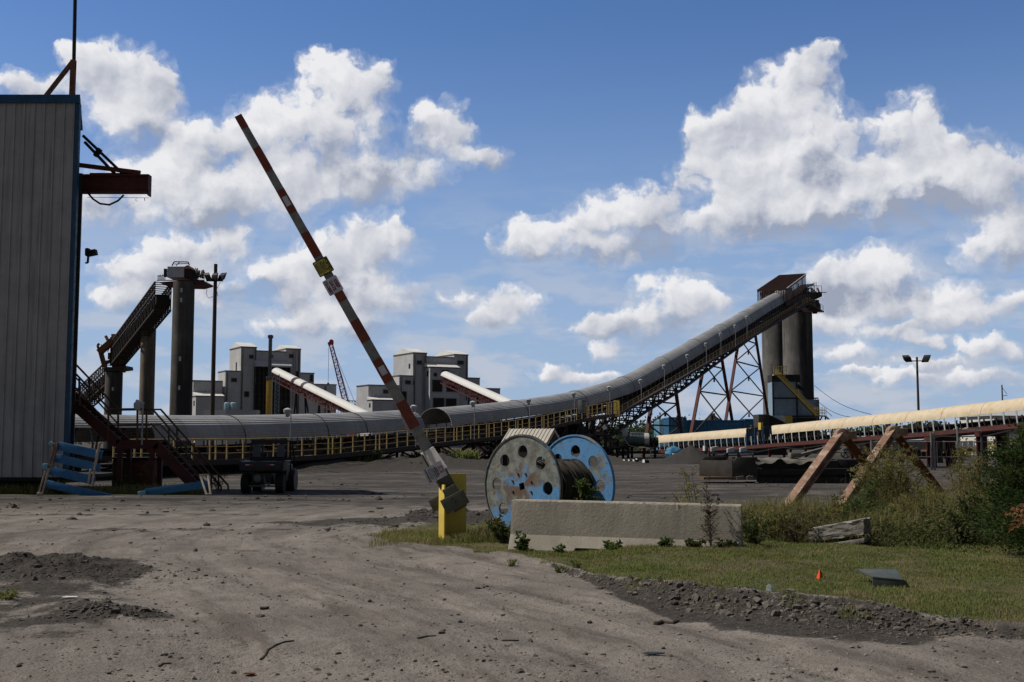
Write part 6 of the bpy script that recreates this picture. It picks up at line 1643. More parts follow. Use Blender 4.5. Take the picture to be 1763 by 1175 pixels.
# ------------------------------------------------------------------ barrier gate
def text(parent, s, org, xd, yd, size, mat, name='lettering', align='CENTER', bold=0.0):
    cu = bpy.data.curves.new(name, 'FONT'); cu.body = s; cu.size = size; cu.align_x = align; cu.align_y = 'CENTER'; cu.extrude = .0012; cu.offset = bold
    cu.materials.append(mat); tmp = bpy.data.objects.new(name, cu); COL.objects.link(tmp)
    me = bpy.data.meshes.new_from_object(tmp.evaluated_get(bpy.context.evaluated_depsgraph_get())); bpy.data.objects.remove(tmp)
    o = bpy.data.objects.new(name, me); COL.objects.link(o); o.parent = parent
    xd = Vector(xd).normalized(); zd_ = xd.cross(Vector(yd)).normalized(); yd = zd_.cross(xd)
    M4 = Matrix((xd, yd, zd_)).transposed().to_4x4(); M4.translation = Vector(org)-ORG.get(parent.name, Vector()); o.matrix_local = M4
    return o
def gate():
    YG = 19.75; base = W(771, 930, YG); t = thing('barrier_gate', 'raised road barrier with a red and white striped arm on a yellow post', 'barrier gate', (base.x, YG, 0))
    ph = R(20); ux = Vector((math.cos(ph), math.sin(ph), 0)); uy = Vector((-math.sin(ph), math.cos(ph), 0))
    c = Vector((W(757, 900, YG).x, YG, 0)); H1 = W(757, 834, YG).z; H2 = W(790, 816, YG).z
    m = MB(); hx = .20
    m.obox(c+ux*.235+uy*.0+Vector((0, 0, H2/2-.05)), ux*.24, uy*.012, (0, 0, H2/2+.05))               # back web
    m.obox(c+ux*.470+uy*.060+Vector((0, 0, H2/2-.05)), ux*.012, uy*.05, (0, 0, H2/2+.045)); m.build('web_plate', mt['yellow'], t, bevel=.004)
    m = MB(); m.obox(c-ux*.008-uy*.165+Vector((0, 0, H1/2-.05)), ux*.012, uy*.165, (0, 0, H1/2+.05)); m.build('side_plate', mt['yellow'], t, bevel=.004)
    # arm: from the pivot up to the tip, seen faces front and underside
    A0 = W(779, 850, YG-.10); A1 = W(410.5, 201, YG-.35); d = (A1-A0).normalized(); L_ = (A1-A0).length
    fn = Vector((.10, -1, .05)); fn = (fn-d*fn.dot(d)).normalized(); wn = d.cross(fn).normalized()
    def P(f): return A0+d*L_*f
    def wd(f): return .198-.072*f
    fb = .098      # the tube starts above the sleeve
    m = MB(); m.bar(P(fb), P(1.0), wd(fb), .13, fn, wd(1), .10); m.build('arm', mt['armgrey'], t, bevel=.006)
    def pyf(py): return (850-py)/(850-201)
    for y0, y1 in ((201, 222), (257, 296), (330, 369), (404, 445), (506, 521), (555, 591), (622, 660), (694, 738)):
        f0, f1 = pyf(y1), min(1.0, pyf(y0)); m = MB()
        a, b = P(f0), P(f1)+ (d*.002 if f1 >= 1 else Vector())
        m.bar(a+fn*(.055-.0), b+fn*.05, wd(f0)+.004, .034, fn, wd(f1)+.004, .034); m.build('stripe', mt['stripe'], t)
    for y0, y1 in ((342, 358), (634, 648)):
        f0, f1 = pyf(y1), pyf(y0); m = MB(); m.bar(P(f0)+fn*.077, P(f1)+fn*.075, wd(f0)*.62, .006, fn); m.build('small_sticker', mt['signwhite'], t)
    # clamp where the arm was spliced
    m = MB(); f0, f1 = pyf(738), pyf(714); m.prism([P(f0)-wn*.11+fn*.03, P(f0-.012)-wn*.16+fn*.06, P(f1)-wn*.118+fn*.06, P(f1+.01)-wn*.09+fn*.06], fn*.03); m.build('splice_clamp', M('pinkish primer', (.50, .38, .35), (.40, .30, .28), 6, .7), t)
    # white bent sleeve and the shaded bracket
    m = MB(); f0, f1 = pyf(812), pyf(776)
    n2 = (fn*.62+Vector((-.55, 0, .5))).normalized()
    e0, e1 = P(f0)-wn*.12, P(f1)-wn*.115
    m.prism([P(f0)-wn*.13+fn*.02, P(f0)+wn*.13+fn*.34, P(f1)+wn*.10+fn*.24, P(f1)-wn*.115+fn*.0+Vector((-.02, 0, -.01))], -fn*.03+d*.005); m.build('white_sleeve', mt['white'], t)
    m = MB(); m.bar(P(-.04)-fn*.03, P(pyf(776))-fn*.045, .24, .05, fn); m.bar(P(pyf(838))-wn*.13-fn*.02, P(pyf(778))-wn*.13-fn*.02, .03, .12, fn); m.build('arm_bracket', mt['greenplate'], t, bevel=.006)
    m = MB(); q = P(.0)-fn*.0; m.lathe(q+fn*.02-fn*.16, fn, [(.05, 0), (.05, .22), (.035, .24)], 12); m.build('pivot_pin', mt['greysteel'], t)
    tilt = R(27); xa = Vector((math.cos(tilt), 0, math.sin(tilt))); za = Vector((-math.sin(tilt), 0, math.cos(tilt)))
    c1 = W(783, 864, YG-.42); m = MB(); m.obox(c1, xa*.215, Vector((0, .03, 0)), za*.125); m.build('counterweight', mt['greenplate'], t, bevel=.006)
    c2 = W(775, 847, YG-.34); m = MB(); m.obox(c2, xa*.11, Vector((0, .05, 0)), za*.085); m.obox(c2+xa*.10, xa*.03, Vector((0, .055, 0)), za*.09); m.build('clamp_plate', mt['greenplate'], t, bevel=.006)
    c3 = W(750, 868, YG+.20); m = MB(); m.obox(c3+xa*.1, xa*.19, Vector((0, .03, 0)), za*.11); m.build('counterweight', mt['greenplate'], t, bevel=.006)
    m = MB()
    for a in (-.012, .028): m.lathe(c1+xa*a*.6+za*(.04-a*1.7)+Vector((0, -.03, 0)), (0, -1, 0), [(.014, 0), (.014, .014)], 6)
    m.build('bolt', mt['black'], t)
    # signs: the reading direction runs down the arm
    xd = -d; yd = wn if (wn.dot(Vector((1, 0, 1))) > 0) else -wn; f_ = xd.cross(yd).normalized()
    if f_.y > 0: yd = -yd; f_ = -f_
    def plate(c, w, h, name, mat, border=None, curl=0):
        n = 8; bmv = []
        m = MB(); r = .02; out = []
        for sx, sy, a0 in ((1, 1, 0), (-1, 1, 90), (-1, -1, 180), (1, -1, 270)):
            for k in range(4):
                a = R(a0+30*k); out.append((sx*(w/2-r)+r*math.cos(a), sy*(h/2-r)+r*math.sin(a)))
        m.prism([c+xd*x+yd*y for x, y in out], f_*.004)
        p = m.build(name, mat, t)
        return p
    cS = W(556.5, 459.5, YG-.40); p = plate(cS, .285, .275, 'posted_sign', mt['ink'])
    q = MB(); 
    for y0, y1 in ((.055, .118), (-.030, .048), (-.118, -.037)): q.obox(cS+f_*.0065+yd*(y0+y1)/2, xd*.124, yd*(y1-y0)/2, f_*.002)
    q.build('yellow_panel', mt['signyellow'], p)
    o = cS+f_*.0092
    text(p, 'POSTED', o+yd*.087, xd, yd, .066, mt['ink'], bold=.003); text(p, 'PRIVATE', o+yd*.025, xd, yd, .046, mt['ink'], bold=.0015); text(p, 'PROPERTY', o-yd*.012, xd, yd, .042, mt['ink'], bold=.0015)
    text(p, 'NO TRESPASSING', o-yd*.055, xd, yd, .027, mt['inkred'], bold=.0008)
    q = MB()
    for k in range(3): q.obox(o-yd*(.078+k*.015)+f_*.001, xd*(.10-.015*(k == 2)), yd*.0035, f_*.001)
    q.build('fine_print', mt['ink'], p)
    cK = W(573, 492, YG-.40); p = plate(cK, .285, .265, 'keep_gate_closed_sign', mt['signwhite']); o = cK+f_*.0052
    text(p, 'KEEP', o+yd*.075-xd*.0, xd, yd, .074, mt['inkred'], bold=.003); text(p, 'GATE', o-yd*.005+xd*.0, xd, yd, .074, mt['inkred'], bold=.003); text(p, 'CLOSED', o-yd*.082+xd*.0, xd, yd, .064, mt['inkred'], bold=.003)
    tl = R(28); xd2 = Vector((math.cos(R(62)), 0, -math.sin(R(62)))); yd2 = Vector((math.cos(tl), 0, math.sin(tl))); xd, yd = xd2, yd2; f_ = Vector((0, -1, 0))
    cN = W(748.5, 814, YG-.52)
    m = MB(); m.obox(cN, xd*.135, f_*.004, yd*.175); p = m.build('notice_sign', mt['signwhite'], t)
    o = cN+f_*.0055; q = MB(); q.obox(o+yd*.12+f_*0, xd*.055, yd*.035, f_*.001)
    q.build('red_emblem', mt['inkcrimson'], p); q = MB(); q.obox(o+yd*.12+f_*.0022, xd*.018, yd*.026, f_*.001); q.obox(o+yd*.12+f_*.0022-xd*.034, xd*.006, yd*.024, f_*.001); q.obox(o+yd*.12+f_*.0022+xd*.034, xd*.006, yd*.024, f_*.001); q.build('emblem_figure', mt['signwhite'], p)
    q = MB(); rr = random.Random(12)
    for k, (y, ln) in enumerate(((.055, .07), (.03, .09), (.0, .075), (-.03, .10), (-.058, .095), (-.085, .085), (-.12, .12), (-.135, .11))):
        x = -ln/1
        while x < ln: w_ = rr.uniform(.010, .026); q.obox(o+yd*y+xd*(x+w_/2)+f_*.0005, xd*w_/2, yd*(.010 if k < 3 else .006), f_*.001); x += w_+.008
    q.build('printed_lines', mt['ink'], p)
gate()

# ------------------------------------------------------------------ rusty A-frame stand
def aframe():
    tops = [Vector((W(1449, 745, 28).x, 28.0, W(1449, 746, 28).z)), Vector((W(1538, 740, 29.8).x, 29.8, W(1538, 741, 29.8).z))]
    for i, tp in enumerate(tops):
        t = thing('rusty_trestle', ['nearer rusty steel A-frame, its left leg ending beside the tall grass', 'rusty steel A-frame half hidden behind the tall weeds on the right'][i], 'trestle', (tp.x, tp.y, 0), 'rusty A-frame trestles')
        fl = W(1341-3, 890, 25.5) if i == 0 else W(1437, 880, 27.6); fl = Vector((fl.x, fl.y, -.1))
        fr = Vector((tp.x+(tp.x-fl.x)*1.0, tp.y+(tp.y-fl.y)*.9, -.1))
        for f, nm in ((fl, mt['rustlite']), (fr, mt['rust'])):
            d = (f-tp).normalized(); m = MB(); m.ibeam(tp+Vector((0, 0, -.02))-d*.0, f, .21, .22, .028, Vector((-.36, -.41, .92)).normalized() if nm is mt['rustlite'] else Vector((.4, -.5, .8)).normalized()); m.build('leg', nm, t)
        m = MB(); m.lathe(tp+Vector((0, -.16, -.05)), (0, 1, 0), [(.17, 0), (.17, .32)], 14); m.obox(tp+Vector((.1, 0, -.05)), (.24, 0, 0), (0, .14, 0), (0, 0, .10)); m.build('apex_plate', mt['rustlite'], t, bevel=.02)
aframe()
# low dark mining machine behind it
def machine():
    Y = 46.0; t = thing('mining_machine', 'long low dusty black mining machine with scoop plates and a sagging tarp, behind the A-frames', 'mining machine', W(1330, 830, Y))
    x = lambda px: W(px, 800, Y).x
    z = lambda py: W(1300, py, Y).z
    m = MB()
    def plate(px0, px1, y, top, bot):
        a, b = x(px0), x(px1); m.prism([(a, y, z(bot)), (a, y, z(top)-.25), (a+.22, y, z(top)), (b, y, z(top)), (b, y, z(bot))], (0, .07, 0))
    plate(1209, 1256, Y+.7, 787, 822); plate(1256, 1300, Y-.5, 787, 826)
    m.prism([(x(1256), Y-.49, z(826)), (x(1256), Y-.49, z(793)), (x(1209), Y+.7, z(793)), (x(1209), Y+.7, z(822))], (.06, 0, 0)); m.build('scoop', mt['taupe'], t, bevel=.012)
    m = MB(); m.box(x(1209)-.05, x(1296), Y-.6, Y+1.2, z(825), z(821)); m.build('scoop_floor', M('dusty rust plate', (.14, .09, .055), (.10, .065, .042), 5, .85), t)
    m = MB(); m.box(x(1290), x(1440), Y-.35, Y+1.8, z(826), z(793)); m.box(x(1440), x(1478), Y-.1, Y+1.6, z(824), z(791)); m.box(x(1300), x(1475), Y-.45, Y-.351, z(818), z(806)); m.build('body', mt['dark'], t, bevel=.05)
    m = MB(); m.box(x(1300), x(1470), Y-.5, Y-.36, z(834), z(822))
    for k in range(12): m.lathe((x(1306)+k*.33, Y-.55, z(829)), (0, 1, 0), [(.15, 0), (.15, .3)], 12)
    m.build('track', mt['black'], t)
    V = []; nx_, ny_ = 26, 10; a, b = x(1296), x(1402)      # tarp
    rr = np.random.default_rng(9)
    for i in range(nx_+1):
        for j in range(ny_+1):
            xx = a+(b-a)*i/nx_; f = j/ny_; zz = z(790)+.03*math.sin(i*.8)+rr.uniform(-.015, .015)
            if j < 4: zz -= (4-j)*.035*(1+.6*math.sin(i*.42+.5)+.3*math.sin(i*1.1))
            V.append((xx, Y-.56+f*2.0 if j >= 4 else Y-.5-.06*(4-j)*.3+f*.2, zz))
    k = ny_+1; m = MB(); n0 = len(V); m.v = [tuple(v) for v in V]+[(v[0], v[1]+.0, v[2]-.02) for v in V]
    for i in range(nx_):
        for j in range(ny_): q = (i*k+j, i*k+j+1, (i+1)*k+j+1, (i+1)*k+j); m.f += [q, tuple(n0+w for w in q[::-1])]
    m.build('tarp', mt['tarp'], t, angle=80)
    m = MB(); m.box(x(1360), x(1378), Y-.2, Y+.3, z(788), z(780)); m.bar((x(1372), Y+.2, z(786)), (x(1430), Y+.6, z(772)), .25, .12); m.bar((x(1430), Y+.6, z(772)), (x(1475), Y+.6, z(774)), .4, .12); m.build('boom', mt['tarp'], t, bevel=.02)
    m = MB(); c = Vector((x(1454), Y-.25, z(780))); m.lathe(c, (0, 1, 0), [(.17, 0), (.22, .02), (.22, .1), (.17, .12)], 20, caps=False)
    for k in range(3): a_ = math.pi*k/3; e = Vector((math.cos(a_)*.2, .06, math.sin(a_)*.2)); m.bar(c+e, c-Vector((e.x, -.06, e.z)), .04)
    m.build('hand_wheel', mt['greysteel'], t)
    m = MB(); rr = random.Random(3)
    for k in range(9): a_ = x(rr.uniform(1255, 1300)); m.obox((a_, Y-.4+rr.uniform(-.2, .3), z(822)), (rr.uniform(.05, .15), 0, .02), (0, .1, 0), (0, .0, rr.uniform(.03, .08)))
    m.build('rubble', mt['tarp'], t)
    # clutter of parts standing on the ground beyond it
    for i, (px, yt, lab) in enumerate(((1228, 768, 'leftmost small pump unit with a pale cap beyond the dark mining machine'), (1256, 770, 'middle small pump unit beyond the dark mining machine'), (1278, 769, 'rightmost small pump unit beyond the dark mining machine'))):
        c = W(px, 788, 58); zt = W(px, yt, 58).z; u = thing('pump_unit', lab, 'pump', (c.x, 58, 0), 'pump units in the yard')
        m = MB(); m.box(c.x-.32, c.x+.32, 57.7, 58.4, 0, .3); m.tube((c.x-.25, 58, .55), (c.x+.3, 58, .6), .27, 12); m.bar((c.x-.2, 58, .3), (c.x-.2, 58, zt-.3), .12); m.bar((c.x+.3, 57.9, .4), (c.x+.55, 57.9, zt-.45), .08); m.build('pump_body', mt['taupe'], u, bevel=.02)
        m = MB(); m.obox((c.x+.05, 58, zt-.15), (.17, 0, .03), (0, .15, 0), (0, 0, .11)); m.build('cap', mt['palegrey'], u, bevel=.02)
machine()
c = W(1163, 782, 88); t = thing('concrete_post', 'short pale concrete post on the ground under the tan conveyor', 'post', (c.x, 88, 0))
MB().box(c.x-.22, c.x+.22, 87.8, 88.2, -.1, W(1163, 781, 88).z+.0).build('post', mt['beige'], t, bevel=.03)
c = W(1160, 776, 93); t = thing('blue_tarp_bundle', 'small crumpled blue tarp bundle behind the concrete post', 'tarp', (c.x, 93, 0))
m = MB(); b0 = len(m.v); rr = random.Random(7); bmx = bmesh.new(); bmesh.ops.create_icosphere(bmx, subdivisions=3, radius=1)
for v in bmx.verts: m.v.append((c.x+v.co.x*.75*rr.uniform(.85, 1.1), 93+v.co.y*.5*rr.uniform(.85, 1.1), .62+v.co.z*.62*rr.uniform(.8, 1.1)))
m.f = [tuple(q.index for q in f.verts) for f in bmx.faces]; bmx.free(); m.build('bundle', mt['contblue'], t)
# beige carport behind the reel
def carport():
    gp = W(939, 790, 70); d = Vector((-.93, .37, 0)).normalized(); e = Vector((.37, .93, 0)).normalized()
    w, Ln = 2.6, 2.9; z1 = W(900, 763, 70).z; z2 = W(900, 740, 71).z; o = Vector((gp.x, 70, 0)); up = Vector((0, 0, 1))
    t = thing('carport', 'beige ribbed metal carport roof open at its dark right end, behind the cable reel', 'carport', o+e*w/2+d*Ln/2)
    P = lambda u, v, z: o+e*u+d*v+up*z
    m = MB()
    for ua, ub in ((-.12, w/2), (w+.12, w/2)):
        q = [P(ua, -.15, z1-.05), P(ua, Ln, z1-.05), P(ub, Ln, z2), P(ub, -.15, z2)]; m.hexa(q, [p+up*.05 for p in q])
        for k in range(13): v = -.1+(Ln+.05)*k/12; m.bar(P(ua, v, z1+.01), P(ub, v, z2+.06), .07, .05)
    m.build('roof', mt['beige'], t)
    m = MB(); q = [P(0, .9, 0), P(w, .9, 0), P(w, .9, z1-.06), P(w/2, .9, z2-.06), P(0, .9, z1-.06)]; m.prism(q, d*.08)
    for u in (0, w): m.prism([P(u, 0, .0), P(u, Ln, 0), P(u, Ln, z1-.06), P(u, 0, z1-.06)], e*(.05 if u == 0 else -.05))
    m.build('dark_wall', mt['dark'], t)
    for u in (-.05, w+.05):
        for v in (-.05, Ln-.05): MB().bar(P(u, v, -.1), P(u, v, z1-.06), .09).build('post', mt['palegrey'], t)
    m = MB()
    for a_, b_ in (((0, z1-.07), (w/2, z2-.07)), ((w/2, z2-.07), (w, z1-.07))): m.bar(P(a_[0], -.12, a_[1]), P(b_[0], -.12, b_[1]), .08, .1)
    m.build('gable_trim', mt['beige'], t)
carport()

# ------------------------------------------------------------------ small things on the grass
def block():
    Y = 18.5; a = W(1391, 926, Y); b = W(1487, 909, Y-.5); t = thing('concrete_block', 'rough grey concrete block lying tilted among weeds, right of the barrier', 'concrete block', (a.x+.5, Y, 0))
    d = (b-a).normalized(); v = Vector((-d.y, d.x, 0)).normalized()*.9; u = Vector((0, 0, 1)); rg = random.Random(4)
    Lb = (b-a).length; hh = .235; nx_, ny_, nz_ = 22, 6, 6
    bm = bmesh.new(); bmesh.ops.create_cube(bm, size=1.0); bmesh.ops.subdivide_edges(bm, edges=bm.edges, cuts=9, use_grid_fill=True)
    m = MB()
    for q in bm.verts:
        x, y, z = q.co; n_ = .012 if max(abs(x), abs(y), abs(z)) > .49 else 0
        cut = .03*math.exp(-((x+.02)/.03)**2)+.02*math.exp(-((x+.36)/.03)**2)
        e = sum(1 for w in (abs(x)*1.0, abs(y), abs(z)) if w > .44); rnd_ = .018 if e >= 2 else 0
        p = a+d*Lb*(x+.5)+v*.42*(y+.5+ (cut if y < -.4 else 0))+u*hh*(z*(1-rnd_*2)+.08)
        p += Vector((rg.uniform(-n_, n_), rg.uniform(-n_, n_), rg.uniform(-n_, n_))); m.v.append(tuple(p))
    m.f = [tuple(q.index for q in f.verts) for f in bm.faces]; bm.free(); m.build('block', mt['block'], t, angle=50)
    a2, b2 = W(1396, 941, Y-.05), W(1488, 927, Y-.55); m = MB(); m.hexa([a2, b2, b2+v*.4, a2+v*.4], [p-Vector((0, 0, .07)) for p in (a2, b2, b2+v*.4, a2+v*.4)]); m.build('base_slab', mt['block'], t, bevel=.015)
block()
def box():
    g = float(ground_h(np.array([3.95]), np.array([12.95]))[0]); Y = 12.7; a = W(1503, 1012, Y); b = W(1558, 1013, Y-.05); zt = W(1503, 993, Y).z; z0 = a.z-.06
    t = thing('utility_box_lid', 'dull green utility box lid lying in the grass right of the orange flag', 'utility box', (a.x+.2, Y+.2, z0))
    c0 = W(1478, 989, Y+.42); c1 = W(1540, 992, Y+.55)
    m = MB(); A = [Vector((a.x, Y, zt)), Vector((b.x, Y-.03, W(1558, 998, Y).z)), Vector((c1.x+.02, Y+.55, zt+.02)), Vector((c0.x, Y+.45, zt+.035))]
    m.hexa([Vector((p.x, p.y, p.z-.025)) for p in A], A); m.hexa([Vector((A[0].x, A[0].y+.003, z0)), Vector((A[1].x, A[1].y+.003, z0)), A[1]+Vector((0, .03, -.026)), A[0]+Vector((0, .03, -.026))], [Vector((A[0].x, A[0].y, z0)), Vector((A[1].x, A[1].y, z0)), A[1]+Vector((0, 0, -.026)), A[0]+Vector((0, 0, -.026))])
    m.hexa([Vector((A[1].x-.02, A[1].y+.03, z0)), Vector((A[1].x, A[1].y+.03, z0)), A[1]+Vector((0, .03, -.027)), A[1]+Vector((-.02, .03, -.027))], [Vector((A[2].x-.02, A[2].y, z0)), Vector((A[2].x, A[2].y, z0)), A[2]+Vector((0, 0, -.027)), A[2]+Vector((-.02, 0, -.027))])
    m.build('lid', mt['greenbox'], t, bevel=.004)
    m = MB(); m.obox((A[3].x+.12, Y+.3, z0+.04), (.1, 0, .01), (0, .12, 0), (0, .01, .04)); m.build('base', mt['dark'], t, bevel=.01)
box()
c = W(1411, 1000, 12.9); gz = float(ground_h(np.array([c.x]), np.array([12.9]))[0])
t = thing('marker_flag', 'small orange utility marker flag stuck in the lawn', 'flag', (c.x, 12.9, gz))
MB().tube((c.x-.0, 12.9, gz-.03), W(1411.5, 978, 12.9), .0025, 5).build('wire_stake', mt['wire'], t)
p = [W(1411.5, 979, 12.9), W(1405, 997, 12.92), W(1411, 999, 12.86), W(1417, 995, 12.94), W(1415, 986, 12.91)]
m = MB(); m.add(p+[q+Vector((0, .003, 0)) for q in p], [(0, 1, 2), (0, 2, 3), (0, 3, 4), (7, 6, 5), (8, 7, 5), (9, 8, 5), (0, 5, 6, 1), (1, 6, 7, 2), (2, 7, 8, 3), (3, 8, 9, 4), (4, 9, 5, 0)]); m.build('flag', mt['orange'], t, angle=10)
c = W(1392, 1001, 13.1); t = thing('black_scrap', 'crumpled black plastic scrap in the grass beside the orange flag', 'scrap', c)
m = MB(); m.prism([W(1385, 1001, 13.1), W(1392, 993, 13.15), W(1402, 994, 13.2), W(1405, 1000, 13.1)], (.02, .14, .01)); m.build('scrap', mt['plastic'], t, bevel=.012)
c = W(1326, 1018, 11.9); t = thing('stone_slab', 'pale green-grey stone slab standing in the broken soil bank', 'slab', c)
m = MB(); m.prism([W(1318, 1026, 11.9), W(1320, 1010, 11.95), W(1326, 1008, 11.97), W(1336, 1017, 11.93), W(1332, 1031, 11.85), W(1322, 1030, 11.86)], (.01, .045, .01)); m.build('slab', mt['slab'], t, bevel=.006)
m = MB(); m.prism([W(1325, 1010, 11.90), W(1327, 1009, 11.92), W(1337, 1018, 11.9), W(1331, 1028, 11.84)], (.0, -.03, .0)); m.build('split_piece', mt['slab'], t, bevel=.004)
c = W(862, 897, 20.1); t = thing('wood_offcut', 'broken brown wood offcut on the mud beside the cable reel', 'wood', (c.x, 20.1, 0))
m = MB(); m.bar(W(849, 899, 20.0), W(858, 893, 20.1), .10, .07); m.bar(W(851, 902, 19.95), W(865, 899, 20.1), .12, .05); m.bar(W(857, 893, 20.1), W(864, 900, 20.0), .05, .03); m.build('board', mt['brownboard'], t, bevel=.006)
def stick(name, pts, r, lab):
    P = []
    for px, py in pts: p = GX(px, py); z = float(ground_h(np.array([p.x]), np.array([p.y]))[0]); P.append(Vector((p.x, p.y, z+r*.7)))
    m = MB(); m.path(P, r, 6, [r*(1-.5*i/len(P)) for i in range(len(P))]); o = m.build(name, mt['stick'], None); tag(o, lab, 'stick', 'sticks on the dirt road')
stick('stick', [(449, 1128), (456, 1124), (460, 1118), (474, 1113), (490, 1108), (506, 1104)], .011, 'bent dark stick lying on the dirt road, the longest one at lower left')
stick('stick', [(274, 1143), (280, 1139), (295, 1138)], .009, 'short dark stick at the bottom left of the dirt road')
stick('stick', [(719, 1096), (735, 1095), (750, 1096)], .010, 'straight dark stick in the middle of the dirt road')
stick('stick', [(864, 1101), (880, 1099), (893, 1097)], .009, 'short dark stick on the dirt road, right of the straight one')
stick('stick', [(281, 979), (290, 976), (296, 977)], .012, 'thin dark stick far up the dirt road near the gate track')
stick('stick', [(1128, 1068), (1140, 1064), (1158, 1066), (1168, 1063)], .020, 'thick broken bark stick on the gravel below the soil bank')
def scrap(px, py, w, d, mat, name, lab, cat):
    p = GX(px, py); z = float(ground_h(np.array([p.x]), np.array([p.y]))[0]); m = MB(); rr = random.Random(px)
    out = [(p.x+w*math.cos(a)*rr.uniform(.6, 1.1), p.y+d*math.sin(a)*rr.uniform(.6, 1.1), z+.012) for a in np.linspace(0, 2*math.pi, 9)[:-1]]
    m.prism(out, (.004, 0, .008)); o = m.build(name, mat, None); tag(o, lab, cat)
scrap(123, 1031, .10, .06, mt['white'], 'paper_scrap', 'small white paper scrap beside the muddy clods on the left', 'litter')
scrap(1124, 1129, .09, .05, mt['plastic'], 'rubber_scrap', 'small black rubber scrap at the bottom right of the dirt road', 'litter')
scrap(430, 1148, .06, .03, mt['rust'], 'rusty_scrap', 'small rusty flake lying near the bent stick', 'litter')
# planks and scrap under the conveyor
c = W(622, 806, 70); t = thing('grey_pipe', 'long pale grey pipe lying on the ground under the conveyor', 'pipe', (c.x, 68, 0))
MB().tube(Vector((W(600, 0, 68).x, 68, .42)), Vector((W(643, 0, 69).x, 69, .5)), .14, 12).build('pipe', mt['palegrey'], t)
# ------------------------------------------------------------------ vegetation
VR = np.random.default_rng(21)
def leaf_quads(P, D, size, aspect=.35, rg=VR, tilt=.6):
    """diamond leaves at P, pointing roughly along D"""
    n = len(P); D = D/np.maximum(np.linalg.norm(D, axis=1, keepdims=True), 1e-6)
    r = rg.normal(size=(n, 3)); S = np.cross(D, r); S /= np.maximum(np.linalg.norm(S, axis=1, keepdims=True), 1e-6)
    L = size[:, None]; 
    V = np.stack([P, P+D*L*.5+S*L*aspect*.5, P+D*L, P+D*L*.5-S*L*aspect*.5], 1)
    return V.reshape(-1, 3), np.arange(n*4).reshape(n, 4)
def blades(P, H, lean, wid, rg=VR, curl=.5):
    n = len(P); a = rg.uniform(0, 2*math.pi, n); d = np.stack([np.cos(a), np.sin(a), 0*a], -1); b = a+rg.uniform(.6, 2.5, n); s = np.stack([np.cos(b), np.sin(b), 0*b], -1)*wid[:, None]
    up = np.array([0, 0, 1.0])
    mid = P+up*H[:, None]*.6+d*(lean*H*.3)[:, None]; tip = P+up*(H*(1-curl*lean*.5))[:, None]+d*(lean*H)[:, None]
    V = np.stack([P-s, P+s, mid+s*.7, mid-s*.7, tip], 1)
    k = np.arange(n)*5
    F4 = np.stack([k, k+1, k+2, k+3], -1); F3 = np.stack([k+3, k+2, k+4], -1)
    return V.reshape(-1, 3), F4, F3
def blade_obj(name, P, H, lean, wid, mat, rg=VR, curl=.5):
    V, F4, F3 = blades(P, H, lean, wid, rg, curl)
    F3q = np.concatenate([F3, F3[:, -1:]], 1)          # tips drawn as triangles
    Fc = np.concatenate([F4[:, [0, 1, 2]], F4[:, [0, 2, 3]], F3])
    return np_mesh(name, V, Fc, mat)
# mown lawn
def lawn():
    n = 230000
    x = VR.uniform(-2.9, 9.0, n); y = 9.6+(VR.uniform(0, 1, n)**1.0)*11.5
    vis = (x/y > -.20) & (x/y < .56)
    L = lawn_d(x, y); cl = fbm(x, y, .8, 4, 61); thin = np.where(x < .8, .0, .28)
    far = np.where(x > 3.9, 19.5, 20.2+.0*x); far = np.where(x < .0, 21.2, far)
    keep = vis & (L > VR.uniform(-.05, .22, n)) & (y < far) & (VR.uniform(-.75, .6, n) < cl+thin)
    x, y, L, cl = x[keep], y[keep], L[keep], cl[keep]
    h = VR.uniform(.018, .052, len(x))*(1+.7*np.clip(cl, -.6, 1))+.05*np.exp(-((x+1.3)/.9)**2)*VR.uniform(.2, 1.5, len(x))*sstep(y, 18.7, 19.4)
    P = np.stack([x, y, ground_h(x, y)-.004], -1)
    kind(blade_obj('grass', P, h, VR.uniform(.1, .9, len(x)), VR.uniform(.0022, .0042, len(x))*(1+.035*(y-8)), mt['lawn']), 'stuff')
    # dry cut stalks in the lawn
    k = VR.integers(0, len(x), 60000); k = k[fbm(x[k], y[k], 1.1, 4, 65) > .06][:16000]; P2 = P[k]+np.array([0, 0, .004]); 
    kind(blade_obj('dry_grass', P2, VR.uniform(.02, .05, len(k)), VR.uniform(.6, 1.6, len(k)), np.full(len(k), .003), mt['straw']), 'stuff')
    # sprigs crawling over the broken bank and the bare strip
    n = 5000; x = VR.uniform(-.6, 6, n); wd = np.interp(x, WID_X, WID_Y); y = np.interp(x, EDGE_X, EDGE_Y)-wd*VR.uniform(-.1, .8, n)
    cl = fbm(x, y, .45, 3, 63); keep = cl > .16; x, y = x[keep], y[keep]; P = np.stack([x, y, ground_h(x, y)], -1)
    kind(blade_obj('bank_grass', P, VR.uniform(.03, .09, len(x)), VR.uniform(.3, 1.1, len(x)), VR.uniform(.003, .005, len(x)), mt['lawn']), 'stuff')
lawn()
